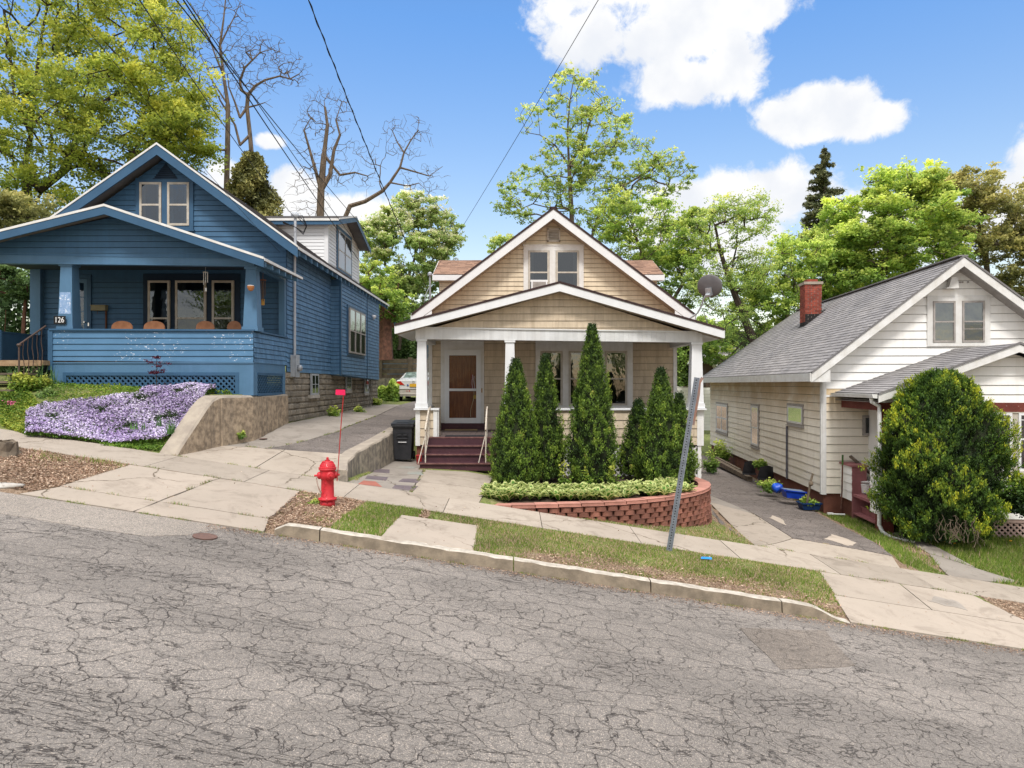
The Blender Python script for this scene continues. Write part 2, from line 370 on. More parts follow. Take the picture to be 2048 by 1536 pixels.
M['l_spring'] = leafmat('spring_leaves', [(0, (0.164, 0.265, 0.077)), (0.5, (0.417, 0.552, 0.126)), (1, (0.896, 0.884, 0.294))], .5)
M['l_pale'] = leafmat('pale_blossom_leaves', [(0, (0.196, 0.309, 0.101)), (0.6, (0.491, 0.617, 0.2)), (0.85, (0.92, 0.87, 0.533)), (1, (0.92, 0.92, 0.92))], .5)
M['l_green'] = leafmat('fresh_green_leaves', [(0, (0.111, 0.201, 0.054)), (0.5, (0.318, 0.471, 0.088)), (1, (0.828, 0.895, 0.22))], .45)
M['l_olive'] = leafmat('olive_leaves', [(0, (0.119, 0.131, 0.051)), (0.5, (0.309, 0.309, 0.104)), (1, (0.641, 0.57, 0.208))], .4)
M['l_dark'] = leafmat('dark_green_leaves', [(0, (0.039, 0.075, 0.03)), (0.6, (0.106, 0.187, 0.055)), (1, (0.234, 0.337, 0.102))], .3)
M['l_spruce'] = leafmat('spruce_needles', [(0, (.05, .065, .035)), (.6, (.13, .15, .075)), (1, (.28, .27, .15))], .2)
M['l_juniper'] = leafmat('juniper_foliage', [(0, (0.067, 0.08, 0.031)), (0.6, (0.211, 0.211, 0.067)), (1, (0.422, 0.384, 0.134))], .2)
M['l_arbor'] = leafmat('arborvitae_foliage', [(0, (0.026, 0.052, 0.015)), (0.45, (0.133, 0.226, 0.033)), (0.8, (0.273, 0.38, 0.052)), (1, (0.495, 0.451, 0.102))], .2, noisev=.15)
M['l_gold'] = leafmat('golden_cypress_foliage', [(0, (0.015, 0.034, 0.01)), (0.5, (0.079, 0.157, 0.024)), (0.8, (0.252, 0.339, 0.032)), (1, (0.503, 0.521, 0.039))], .25, noisev=.12)
M['core'] = mk('inner_shade', (.012, .02, .007), (.02, .024, .01), 8, 1)  # near-black green: shade deep in hedges and evergreens put into the colour
M['l_hosta'] = leafmat('hosta_leaves', [(0, (0.03, 0.102, 0.012)), (0.49, (0.1, 0.246, 0.025)), (0.52, (0.42, 0.512, 0.16)), (1, (0.66, 0.676, 0.3))], .35, noisev=.1)
M['l_grass'] = leafmat('grass_blades', [(0, (0.083, 0.142, 0.025)), (0.5, (0.22, 0.332, 0.048)), (0.72, (0.413, 0.404, 0.13)), (0.8, (0.55, 0.369, 0.26)), (1, (0.688, 0.475, 0.39))], .4, noisev=.2)
M['l_litter'] = leafmat('leaf_litter', [(0, (0.15, 0.081, 0.05)), (0.5, (0.35, 0.225, 0.15)), (1, (0.625, 0.475, 0.35))], .1, noisev=.2)
M['l_cover'] = leafmat('ground_cover', [(0, (0.052, 0.117, 0.016)), (0.5, (0.169, 0.286, 0.039)), (1, (0.442, 0.468, 0.078))], .35)
M['l_iris'] = leafmat('iris_blades', [(0, (.04, .11, .03)), (1, (.16, .3, .1))], .35)
M['l_phlox'] = leafmat('phlox_flowers', [(0, (.05, .08, .035)), (.17, (.09, .13, .05)), (.19, (.42, .31, .54)), (.45, (.62, .52, .76)), (.8, (.80, .73, .88)), (1, (.9, .87, .93))], .25, noisev=.12)
M['l_pink'] = leafmat('pink_flowers', [(0, (.05, .1, .02)), (.25, (.05, .1, .02)), (.28, (.6, .05, .22)), (1, (.85, .2, .4))], .25)
M['l_red'] = leafmat('red_maple_leaves', [(0, (.05, .008, .02)), (1, (.19, .03, .06))], .35)

def asphalt(name, base, crack=1., cell=2.3, tone=(1, 1, 1), light=1.):
    m, nt, out = newmat(name); co = coord(nt)
    w = N(nt, 'ShaderNodeTexNoise'); nt.links.new(co, w.inputs['Vector']); w.inputs['Scale'].default_value = 1.7; w.inputs['Detail'].default_value = 5
    add = N(nt, 'ShaderNodeVectorMath', operation='MULTIPLY_ADD'); nt.links.new(w.outputs[1], add.inputs[0]); add.inputs[1].default_value = (.55, .55, 0); nt.links.new(co, add.inputs[2])
    w2 = N(nt, 'ShaderNodeTexNoise'); nt.links.new(co, w2.inputs['Vector']); w2.inputs['Scale'].default_value = 9; w2.inputs['Detail'].default_value = 4
    add2 = N(nt, 'ShaderNodeVectorMath', operation='MULTIPLY_ADD'); nt.links.new(w2.outputs[1], add2.inputs[0]); add2.inputs[1].default_value = (.13, .13, 0); nt.links.new(add.outputs[0], add2.inputs[2])
    vec = add2.outputs[0]
    def vor(scale):
        v = N(nt, 'ShaderNodeTexVoronoi', feature='DISTANCE_TO_EDGE', voronoi_dimensions='2D'); nt.links.new(vec, v.inputs['Vector']); v.inputs['Scale'].default_value = scale; return v.outputs[0]
    big = noise(nt, co, .35, 4); med = noise(nt, co, 1.4, 4, .6)
    wid = maprange(nt, med, .32, .7, .004, .030)
    vc = vor(cell)
    c1 = math_(nt, 'MULTIPLY', math_(nt, 'SUBTRACT', 1, maprange(nt, vc, 0, wid)), maprange(nt, noise(nt, co, .75, 4), .34, .48, .4, 1))
    zone = maprange(nt, noise(nt, coord(nt, (.45, 1, 1)), .9, 4), .43, .57)
    c2 = math_(nt, 'MULTIPLY', math_(nt, 'SUBTRACT', 1, maprange(nt, vor(cell*2.4), 0, math_(nt, 'MULTIPLY', wid, 2.0))), math_(nt, 'MULTIPLY', zone, .8))
    lc = noise(nt, coord(nt, (.28, 1.15, 1)), 1.1, 7, .62, .6); c3 = math_(nt, 'SUBTRACT', 1, maprange(nt, math_(nt, 'ABSOLUTE', math_(nt, 'SUBTRACT', lc, .5)), .0005, .0045))
    crk = math_(nt, 'MULTIPLY', math_(nt, 'MAXIMUM', math_(nt, 'MAXIMUM', c1, c2), math_(nt, 'MULTIPLY', c3, .9)), crack, clamp=True)
    crk = math_(nt, 'MULTIPLY', crk, maprange(nt, noise(nt, co, 14, 4, .7), .34, .56, .25, 1))
    fine = noise(nt, co, 95, 2, .9); f2 = noise(nt, co, 60, 3, .85)
    lo = tuple(b*.78*t for b, t in zip(base, tone)); hi = tuple(b*1.12*t for b, t in zip(base, tone))
    col = mix(nt, maprange(nt, big, .3, .7), lo, hi)
    col = mix(nt, maprange(nt, med, .35, .7, 0, .45), col, tuple(b*.66 for b in base))
    col = mix(nt, maprange(nt, fine, .55, .64, 0, .85), col, tuple(min(1, b*q) for b, q in zip(base, (2.5, 2.35, 2.2))))
    f3 = noise(nt, co, 24, 4, .8)
    col = mix(nt, maprange(nt, f2, .49, .38, 0, .9), col, tuple(b*.38 for b in base))
    col = mix(nt, maprange(nt, f3, .50, .36, 0, .5), col, tuple(b*.5 for b in base))
    col = mix(nt, maprange(nt, f3, .55, .68, 0, .5), col, (base[0]*1.5, base[1]*1.42, base[2]*1.3))
    # darker halo of loose grit beside the cracks
    halo = math_(nt, 'MAXIMUM', math_(nt, 'SUBTRACT', 1, maprange(nt, vc, 0, .09)), math_(nt, 'MULTIPLY', zone, .75))
    col = mix(nt, math_(nt, 'MULTIPLY', halo, .42*crack), col, tuple(b*.5 for b in base))
    col = mix(nt, math_(nt, 'MULTIPLY', crk, .88), col, (.04, .032, .03))
    h = math_(nt, 'SUBTRACT', math_(nt, 'MULTIPLY', f2, .35), crk)
    nrm = bumpn(nt, h, .8, .018); nrm = bumpn(nt, fine, .5, .004, nrm)
    princ(nt, out, col, .9, .25, 0, nrm); return m
M['road'] = asphalt('cracked_asphalt', (.243, .218, .196), 1.1, 3.5)
M['roadnew'] = asphalt('smoother_asphalt', (.285, .252, .22), .15, 1.2)
M['roadpatch'] = asphalt('asphalt_patch', (.2, .172, .148), .5, 3.0)
M['drive'] = asphalt('driveway_asphalt', (.19, .165, .15), .8, 1.8)
M['drive2'] = asphalt('worn_driveway_asphalt', (.15, .13, .12), .5, 1.1)

def concrete(name, c1, c2, dirt=.4):
    m, nt, out = newmat(name); co = coord(nt)
    col = mix(nt, maprange(nt, noise(nt, co, .8, 6, .6), .3, .7), c1, c2)
    col = mix(nt, maprange(nt, noise(nt, co, 4.5, 6, .7), .5, .75, 0, dirt), col, tuple(x*.62 for x in c2))
    fine = noise(nt, co, 110, 3, .75)
    col = mix(nt, maprange(nt, fine, .58, .7, 0, .4), col, tuple(x*.6 for x in c2))
    col = mix(nt, maprange(nt, fine, .42, .3, 0, .35), col, tuple(min(1, x*1.3) for x in c1))
    st = maprange(nt, noise(nt, co, 1.9, 8, .72, .8), .50, .66, 0, .5); col = mix(nt, st, col, (c2[0]*.62, c2[1]*.6, c2[2]*.58))
    sp2 = maprange(nt, noise(nt, co, 17, 4, .7), .66, .72, 0, .6); col = mix(nt, sp2, col, (.16, .12, .09))
    v = N(nt, 'ShaderNodeTexVoronoi', feature='DISTANCE_TO_EDGE', voronoi_dimensions='2D')
    w = N(nt, 'ShaderNodeTexNoise'); nt.links.new(co, w.inputs['Vector']); w.inputs['Scale'].default_value = 2.5; w.inputs['Detail'].default_value = 5
    add = N(nt, 'ShaderNodeVectorMath', operation='MULTIPLY_ADD'); nt.links.new(w.outputs[1], add.inputs[0]); add.inputs[1].default_value = (.5, .5, 0); nt.links.new(co, add.inputs[2])
    nt.links.new(add.outputs[0], v.inputs['Vector']); v.inputs['Scale'].default_value = .38
    crk = math_(nt, 'MULTIPLY', math_(nt, 'SUBTRACT', 1, maprange(nt, v.outputs[0], 0, .008)), maprange(nt, noise(nt, co, .5, 2), .44, .54))
    col = mix(nt, crk, col, (.1, .075, .05))
    k = math_(nt, 'MULTIPLY_ADD', attr(nt), .24, .86); h = N(nt, 'ShaderNodeHueSaturation'); nt.links.new(col, h.inputs['Color']); nt.links.new(k, h.inputs['Value'])
    nrm = bumpn(nt, noise(nt, co, 45, 5, .7), .4, .006)
    princ(nt, out, h.outputs[0], .9, .25, 0, nrm); return m
M['walk'] = concrete('sidewalk_concrete', (0.359, 0.306, 0.252), (0.316, 0.268, 0.218))
M['walkpale'] = concrete('apron_concrete', (0.403, 0.339, 0.278), (0.359, 0.304, 0.249), .25)
M['walkgrey'] = concrete('grey_concrete', (0.301, 0.268, 0.233), (0.251, 0.22, 0.189), .5)

def groundmat():
    m, nt, out = newmat('ground_earth_and_grass'); co = coord(nt)
    g = attr(nt, 'grass'); n1 = noise(nt, co, 2.2, 6, .65); n2 = noise(nt, co, 38, 5, .75); n3 = noise(nt, co, 9, 5, .6)
    earth = mix(nt, maprange(nt, n2, .35, .65), (.13, .085, .055), (.36, .26, .18))
    earth = mix(nt, maprange(nt, n3, .5, .7, 0, .5), earth, (.42, .33, .25))
    green = mix(nt, maprange(nt, n2, .35, .65), (.075, .10, .03), (.22, .26, .08))
    green = mix(nt, maprange(nt, n3, .45, .65, 0, .6), green, (.3, .26, .12))
    f = maprange(nt, math_(nt, 'ADD', g, math_(nt, 'MULTIPLY_ADD', n1, .9, -.45)), .4, .6)
    col = mix(nt, f, earth, green)
    nrm = bumpn(nt, n2, .9, .03)
    princ(nt, out, col, 1, .1, 0, nrm); return m
M['ground'] = groundmat()
# ---------------------------------------------------------------- terrain
YK, YS, YR = 9.3, 11.4, 12.6
SL_ = -.155
def bL(Y): return np.interp(Y, [12.6, 14.08, 15.0, 17.1, 17.3], [-6.1, -5.9, -5.60, -5.52, -5.54])
def bD(Y): return np.interp(Y, [12.6, 13.4, 14.2, 15.5, 17.8, 40], [-3.05, -3.2, -3.2, -3.0, -2.95, -2.9])
def XLr(Y): return 4.39+.09*(np.asarray(Y, dtype=float)-12.6)
def kerbf(X): return smooth01((X+3.3)/.35)*(1-smooth01((X-3.95)/.5))
def g(X, Y):
    X = np.asarray(X, dtype=float); Y = np.asarray(Y, dtype=float)
    Xc = np.clip(X, -30, 30); s = SL_*Xc
    R = -2.24+s; road = -2.485+s-.012*np.clip(6.0-np.abs(Y-3.0), 0, 6)*0
    zk = road+.145*kerbf(X); zf = -2.28+s
    t1 = np.clip((Y-YK)/(YS-YK), 0, 1); t2 = np.clip((Y-YS)/(YR-YS), 0, 1)
    front = np.where(Y < YK, road, np.where(Y < YS, zk+(zf-zk)*t1, zf+(R-zf)*t2))
    # left lot
    HL = np.clip(-.24-.0526*(Xc+5.8), -.3, .35); gL = R+(HL-R)*smooth01((Y-YR)/2.0)
    # left driveway
    u = np.clip((X+5.8)/2.6, 0, 1); z142 = -1.25-.17*u; z175 = -.93-.22*u; z29 = -.83-.07*u
    gD = np.where(Y < 14.2, R+(z142-R)*np.clip((Y-YR)/1.6, 0, 1), np.where(Y < 17.5, z142+(z175-z142)*smooth01((Y-14.2)/3.3), z175+(z29-z175)*np.clip((Y-17.5)/11.5, 0, 1)))
    gL = gL+(gD-gL)*smooth01((Y-27.5)/2.5)*smooth01((X+9.5)/3)
    HT = np.interp(X, [-3, -1, 4.3, 5], [-1.88, -1.98, -2.95, -2.97]); gT = R+(HT-R)*np.clip((Y-YR)/2.6, 0, 1)
    xl = XLr(Y); ur = np.clip((X-xl)/2.85, 0, 1); gR = R+((-2.98-.22*ur)-R)*np.clip((Y-YR)/1.5, 0, 1)
    HW = np.clip(-3.22-.03*(Xc-7.3), -3.6, -3.2); gW = R+(HW-R)*smooth01((Y-YR)/2.6)
    back = np.where(X < bL(Y)-.12, gL, np.where(X < bD(Y), gD, np.where(X < xl, gT, np.where(X < xl+2.85, gR, gW))))
    hill = 1.6*smooth01((Y-37)/14)*smooth01((14-X)/10)
    return np.where(Y < YR, front, back+np.where(Y > 37, hill, 0))
def gz(x, y): return float(g(x, y))
def G(px, py):
    """where the sight line through this point of the photograph meets the ground"""
    prev = None
    for i in range(1, 1200):
        Y = 4+i*.03; X = (px-1024)/F*Y; z = -(py-768)/F*Y; d = z-gz(X, Y)
        if prev is not None and d <= 0:
            t = prev[1]/(prev[1]-d); Y = prev[0]+(Y-prev[0])*t; return ((px-1024)/F*Y, Y)
        prev = (Y, d)
    return ((px-1024)/F*30, 30)

patches = []   # polygons of paved ground, under which the earth is lowered
def inpoly(X, Y, poly):
    X = np.asarray(X); ins = np.zeros(X.shape, bool); n = len(poly)
    for i in range(n):
        x1, y1 = poly[i]; x2, y2 = poly[(i+1) % n]
        if y1 == y2: continue
        c = ((y1 > Y) != (y2 > Y)) & (X < (x2-x1)*(Y-y1)/(y2-y1)+x1); ins ^= c
    return ins
def quadpatch(mb, q, h=.006, step=.22, dep=.05, rv=None, m=0, edge_noise=0, reg=True):
    (x0, y0), (x1, y1), (x2, y2), (x3, y3) = q
    if reg: patches.append(q)
    rv = rnd.random() if rv is None else rv
    nu = max(2, int(max(math.hypot(x1-x0, y1-y0), math.hypot(x2-x3, y2-y3))/step)+1); nv = max(2, int(max(math.hypot(x3-x0, y3-y0), math.hypot(x2-x1, y2-y1))/step)+1)
    idx = {}
    for i in range(nu+1):
        for j in range(nv+1):
            u = i/nu; v = j/nv
            if edge_noise and (i in (0, nu) or j in (0, nv)):
                u += rnd.uniform(-1, 1)*edge_noise/nu/step*.5 if i in (0, nu) else 0; v += rnd.uniform(-1, 1)*edge_noise/nv/step*.5 if j in (0, nv) else 0
            x = (x0*(1-u)+x1*u)*(1-v)+(x3*(1-u)+x2*u)*v; y = (y0*(1-u)+y1*u)*(1-v)+(y3*(1-u)+y2*u)*v
            idx[i, j] = len(mb.v); mb.v.append((x, y, gz(x, y)+h))
    def F_(a, r=rv): mb.f.append(a); mb.rv.append(r); mb.mi.append(m)
    for i in range(nu):
        for j in range(nv): F_((idx[i, j], idx[i+1, j], idx[i+1, j+1], idx[i, j+1]))
    ring = [idx[i, 0] for i in range(nu)]+[idx[nu, j] for j in range(nv)]+[idx[i, nv] for i in range(nu, 0, -1)]+[idx[0, j] for j in range(nv, 0, -1)]
    lo = {}
    for a in ring: lo[a] = len(mb.v); x, y, z = mb.v[a]; mb.v.append((x, y, z-dep))
    for k in range(len(ring)):
        a = ring[k]; b = ring[(k+1) % len(ring)]; F_((a, b, lo[b], lo[a]), rv*.6)
def pq(*pts): return [G(*p) for p in pts]

# --- the road
mb = MB()
ys = list(np.linspace(-7.5, YK-.02, 40)); xs = list(np.linspace(-60, 60, 160))
for i in range(len(xs)-1):
    for j in range(len(ys)-1):
        mb.poly([(xs[i], ys[j], gz(xs[i], ys[j])+.004), (xs[i+1], ys[j], gz(xs[i+1], ys[j])+.004), (xs[i+1], ys[j+1], gz(xs[i+1], ys[j+1])+.004), (xs[i], ys[j+1], gz(xs[i], ys[j+1])+.004)])
struct(mb.build('road', M['road'], smooth=False))
mb = MB()   # smoother newer strip along the left edge
e = [(0, 1036), (120, 1062), (300, 1097), (385, 1112), (395, 1090), (470, 1062)]
a = [(-1.0, 0)]
top = [(-13, 9.27), (-9, 9.27), (-6.6, 9.27), (-5.4, 9.27), (-4.4, 9.27), (-3.75, 9.27)]
bot = [(-13, 8.55), (-9, 8.4), (-6.1, 8.32), (-5.1, 8.28), (-4.35, 8.3), (-4.0, 8.62)]
for k in range(5): quadpatch(mb, [bot[k], bot[k+1], top[k+1], top[k]], .008, .5, .004, .5, reg=False)
struct(mb.build('road_strip', M['roadnew']))
mb = MB(); quadpatch(mb, pq((1560, 1338), (1712, 1333), (1650, 1262), (1478, 1256)), .008, .4, .004, .5, edge_noise=.05, reg=False)
struct(mb.build('road_patch', M['roadpatch']))

# --- sidewalk slabs
mb = MB(); x = -40.0; joints = []
while x < 40:
    w = 1.62; skew = .0
    j0, j1 = x, x+w-.012
    if not (x > 1.05 and x < 1.05): quadpatch(mb, [(j0, YS), (j1, YS), (j1+.0, YR), (j0+.0, YR)], .010+rnd.uniform(-.003, .004), .41, .06)
    x += w
struct(mb.build('sidewalk', M['walk']))

# --- concrete aprons and driveways
mb = MB()
Yj = 12.62
quadpatch(mb, [(-6.05, Yj), (-4.64, Yj), (-4.6, 14.14), (-5.9, 14.14)], .008)
quadpatch(mb, [(-4.62, Yj), (-3.12, Yj), (-3.32, 14.14), (-4.58, 14.14)], .008)
struct(mb.build('driveway_apron', M['walk']))
mb = MB()
YA = YS-.012
quadpatch(mb, [(-6.36, 9.86), (-4.98, 9.86), (-4.78, YA), (-6.42+.22, YA)], .008, edge_noise=.03)
quadpatch(mb, [(-4.96, 9.86), (-3.42, 9.86), (-3.45, YA), (-4.76, YA)], .008, edge_noise=.03)
quadpatch(mb, [(-6.55, 9.32), (-5.05, 9.32), (-4.98, 9.84), (-6.34, 9.84)], .008, edge_noise=.02)
quadpatch(mb, [(-5.03, 9.32), (-3.30, 9.32), (-3.42, 9.84), (-4.96, 9.84)], .008, edge_noise=.02)
struct(mb.build('street_apron', M['walkpale']))
mb = MB()
quadpatch(mb, [(4.78, 10.35), (6.2, 10.35), (6.3, YA), (5.0, YA)], .008)
quadpatch(mb, [(6.22, 10.35), (7.75, 10.35), (7.5, YA), (6.32, YA)], .008)
quadpatch(mb, [(4.52, 9.34), (8.1, 9.34), (7.78, 10.33), (4.75, 10.33)], .008)
struct(mb.build('street_apron', M['walkpale']))
mb = MB(); quadpatch(mb, [(8.2, 9.34), (20, 9.34), (20, 9.5), (8.2, 9.5)], .008)
struct(mb.build('gutter_edge', M['walkpale']))
mb = MB(); quadpatch(mb, pq((758, 1084), (945, 1108), (955, 1052), (803, 1031)), .010, edge_noise=.05)
struct(mb.build('verge_walkway', M['walkpale']))
# left driveway
mb = MB()
dl = [(14.16, -5.0), (15.2, -4.55), (16.6, -4.08), (22, -4.2), (29, -4.6), (36, -4.9)]
for k in range(5):
    ya, xa = dl[k]; yb, xb = dl[k+1]
    quadpatch(mb, [(xa, ya), (float(bD(ya))-.12, ya), (float(bD(yb))-.12, yb), (xb, yb)], .008, .4, rv=.5)
struct(mb.build('driveway', M['drive']))
mb = MB()
for k in range(4):
    ya, xa = dl[k]; yb, xb = dl[k+1]
    quadpatch(mb, [(float(bL(ya))+.07, ya), (xa-.03, ya), (xb-.03, yb), (float(bL(yb))+.07, yb)], .005, .3, edge_noise=.04)
struct(mb.build('driveway_edge_concrete', M['walkgrey']))
# forecourt of the tan house
mb = MB()
quadpatch(mb, [(-2.98, 12.625), (-1.83, 12.625), (-2.0, 15.72), (-2.9, 15.72)], .006, rv=.3)
quadpatch(mb, [(-2.9, 15.74), (-2.12, 15.74), (-2.12, 17.6), (-2.9, 17.6)], .005, rv=.2)
struct(mb.build('forecourt', M['walkgrey']))
mb = MB()
quadpatch(mb, [(-1.80, 12.625), (-.60, 12.625), (-.52, 13.9), (-1.88, 13.9)], .006, rv=.7)
quadpatch(mb, [(-1.88, 13.92), (-.52, 13.92), (-.42, 15.75), (-1.98, 15.75)], .006, rv=.4)
struct(mb.build('walkway', M['walk']))
for nm, mt, lab, pts in [('flagstone', 'flagred', 'red octagonal flagstone by the end of the low driveway wall', [(716, 969), (764, 974.5), (751, 964), (727, 962)]),
                ('flagstone', 'flagpurple', 'grey flagstone nearest the sidewalk, in front of the walkway seam', [(784, 977), (827, 983), (836, 973), (790, 971)]),
                ('flagstone', 'flagpurple', 'purple flagstone directly behind the red flagstone', [(730, 958), (772, 962), (776, 955), (735, 952)]),
                ('flagstone', 'flagpurple', 'purple flagstone in the middle of the forecourt, right of its row', [(796, 964), (835, 966.5), (842, 959), (806, 958)]),
                ('flagstone', 'flagpurple', 'small purple flagstone closest to the side of the low wall', [(746, 945), (779, 947), (779, 940), (751, 938)]),
                ('flagstone', 'flaggreen', 'dull grey-green flagstone left of the bottom step', [(813, 949), (848, 951), (843, 944.5), (818, 943)]),
                ('flagstone', 'flaggreen', 'pale green flagstone in front of the black bin', [(790, 936.5), (828, 938), (834, 934.5), (800, 933)])]:
    q = pq(*pts); b = MB(); patches_keep = len(patches); quadpatch(b, [q[0], q[1], q[2], q[3]], .011, .2, .006, .5, reg=False)
    o = b.build(nm, M[mt]); tag(o, lab, 'flagstone', 'coloured flagstones set in the forecourt')
# right driveway
mb = MB()
quadpatch(mb, pq((1512, 1094), (1584, 1077), (1509, 1029), (1418, 1004)), .008)
quadpatch(mb, pq((1512, 1095), (1805, 1143), (1784, 1113), (1586, 1078)), .008)
struct(mb.build('driveway_apron', M['walk']))
mb = MB()
q0 = pq((1586, 1077), (1785, 1112))
p1 = G(1509, 1028); p2 = G(1434, 982)
XRr = lambda y: float(XLr(y))+2.72
quadpatch(mb, [q0[0], q0[1], (XRr(15.6), 15.6), p1], .008, .35, rv=.5)
quadpatch(mb, [p1, (XRr(15.6), 15.6), (XRr(19), 19), (float(XLr(19))+.4, 19)], .008, .4, rv=.5)
quadpatch(mb, [(float(XLr(19))+.4, 19), (XRr(19), 19), (XRr(31), 31), (float(XLr(31))+.3, 31)], .008, .6, rv=.5)
struct(mb.build('driveway', M['drive']))
mb = MB(); quadpatch(mb, [p1, (p1[0]+.02, p1[1]+.05), (float(XLr(19))+.38, 19), (float(XLr(17.5)), 17.5)], .007, .4)
struct(mb.build('driveway_edge_concrete', M['walkgrey']))
mb = MB(); quadpatch(mb, pq((1425, 1030), (1500, 1085), (1440, 1048), (1420, 1012)), .007, .3, reg=False)
struct(mb.build('asphalt_sliver', M['drive']))
for q_ in ([(1648, 1078), (1700, 1094), (1712, 1086), (1664, 1070)], [(1860, 1205), (1935, 1222), (1915, 1205), (1868, 1192)], [(1540, 1037), (1572, 1052), (1566, 1040), (1546, 1032)]):
    mb = MB(); quadpatch(mb, pq(*q_), .013, .12, .004, .9, edge_noise=.10, reg=False); struct(mb.build('broken_concrete', M['walkgrey' if q_[0][0] > 1800 else 'walkpale']))
# garden path of the white house
mb = MB()
quadpatch(mb, pq((1905, 1158), (2046, 1166), (1955, 1138), (1858, 1107)), .008)
quadpatch(mb, pq((1856, 1106), (1952, 1136), (1868, 1092), (1800, 1076)), .008)
quadpatch(mb, pq((1798, 1075), (1864, 1090), (1815, 1068), (1745, 1052)), .006)
struct(mb.build('garden_path', M['walkgrey']))

# --- kerb stones
xs = [-3.16, -2.55, .02, 1.84, 3.58, 4.5]
for k in range(len(xs)-1):
    mb = MB(); x0, x1 = xs[k]+.008, xs[k+1]-.008; n = max(2, int((x1-x0)/.12))
    for i in range(n):
        a = x0+(x1-x0)*i/n; b = x0+(x1-x0)*(i+1)/n
        def sec(x):
            zr = -2.485+SL_*x; zt = zr+.145*float(kerbf(x))+.012+.003*sin(x*9)+.003*sin(x*31); ch = .010+.006*sin(x*37+1)*sin(x*5)
            return [(x, YK-.03, zr-.05), (x, YK-.012, zt-ch), (x, YK+.02, zt), (x, YK+.14, zt), (x, YK+.15, zt-.12)]
        A = sec(a); B = sec(b)
        for q in range(4): mb.poly([A[q], B[q], B[q+1], A[q+1]], .5, 1 if q in (1, 2) else 0)
    for x in (x0, x1): mb.poly(sec(x), .5, 0)
    o = mb.build('kerb', [M['kerb'], M['kerbtop']]); struct(o)
# --- ground sheet
def axis(lo, hi, a, b, step, far):
    v = list(np.arange(a, b+1e-6, step)); x = b; s = step
    while x < hi: s *= 1.25; x += s; v.append(x)
    x = a; s = step
    while x > lo: s *= 1.25; x -= s; v.insert(0, x)
    return np.array(v)
gx = axis(-400, 400, -12.6, 12.6, .105, 0); gy = axis(-300, 900, 9.2, 17.6, .1, 0)
GX, GY = np.meshgrid(gx, gy, indexing='ij'); GZ = g(GX, GY)
dep = np.zeros(GX.shape, bool)
for q in patches: dep |= inpoly(GX, GY, q)
dep |= (GY > YS) & (GY < YR) & (np.abs(GX) < 40)
dep |= (GY < YK) & (GY > -7.6) & (np.abs(GX) < 60)
bump = .02*(np.sin(GX*5.3+1)*np.sin(GY*4.7)+np.sin(GX*11.1)*np.sin(GY*9.3+2)*.5)
near = (GY > YK+.2) & (GY < 17)
GZ = GZ-.05*dep+np.where(near & ~dep, bump*.8, 0)
# greenness painted per place: green verge, straw patches, bare mulch
def field(X, Y): return .5+.5*np.sin(X*2.1+np.sin(Y*1.7)*1.3)*np.sin(Y*2.6+np.sin(X*1.1))
def grassy(X, Y):
    X = np.asarray(X, dtype=float); Y = np.asarray(Y, dtype=float); v = np.full(X.shape, .75)
    verge = (Y < YS)
    v = np.where(verge & (X < -6.0), .05+.25*smooth01((Y-10.6)/.7)*(X > -8.6), v)
    v = np.where(verge & (X >= -6.0) & (X < -1.3), np.where((X > -2.45) & (X < -1.45) & (np.abs(X+1.95-(Y-10.3)*.1) < .5), .85, .12), v)
    v = np.where(verge & (X >= -1.0) & (X < 4.9), .84-.5*smooth01((10.4-Y)/.7)*smooth01((X+.2)/.8)-.2*field(X*1.3, Y*1.6), v)
    v = np.where(verge & (X > 7.6), .3, v)
    v = np.where((Y > YR) & (X > float(4.39)) & (X < 8.3), .35+.4*(X > 7.4)*(np.abs(X-7.55-.09*(Y-13)) < .25), v)
    v = np.where((Y > YR) & (X > 8.3), .9, v)
    v = np.where((Y > YR) & (X > -3) & (X < 4.3), .6, v)
    return v
me = bpy.data.meshes.new('ground'); nx, ny = GX.shape
vs = np.stack([GX, GY, GZ], -1).reshape(-1, 3).astype(np.float32)
ii = (np.arange(nx-1)[:, None]*ny+np.arange(ny-1)[None, :]).ravel()
fc = np.stack([ii, ii+ny, ii+ny+1, ii+1], -1).astype(np.int32)
me.vertices.add(len(vs)); me.vertices.foreach_set('co', vs.ravel()); me.loops.add(fc.size); me.loops.foreach_set('vertex_index', fc.ravel())
me.polygons.add(len(fc)); me.polygons.foreach_set('loop_start', np.arange(0, fc.size, 4, dtype=np.int32)); me.polygons.foreach_set('loop_total', np.full(len(fc), 4, dtype=np.int32)); me.update(calc_edges=True)
at = me.attributes.new('grass', 'FLOAT', 'POINT'); at.data.foreach_set('value', grassy(GX, GY).ravel().astype(np.float32))
me.materials.append(M['ground']); o = bpy.data.objects.new('ground', me); C.objects.link(o); struct(o)

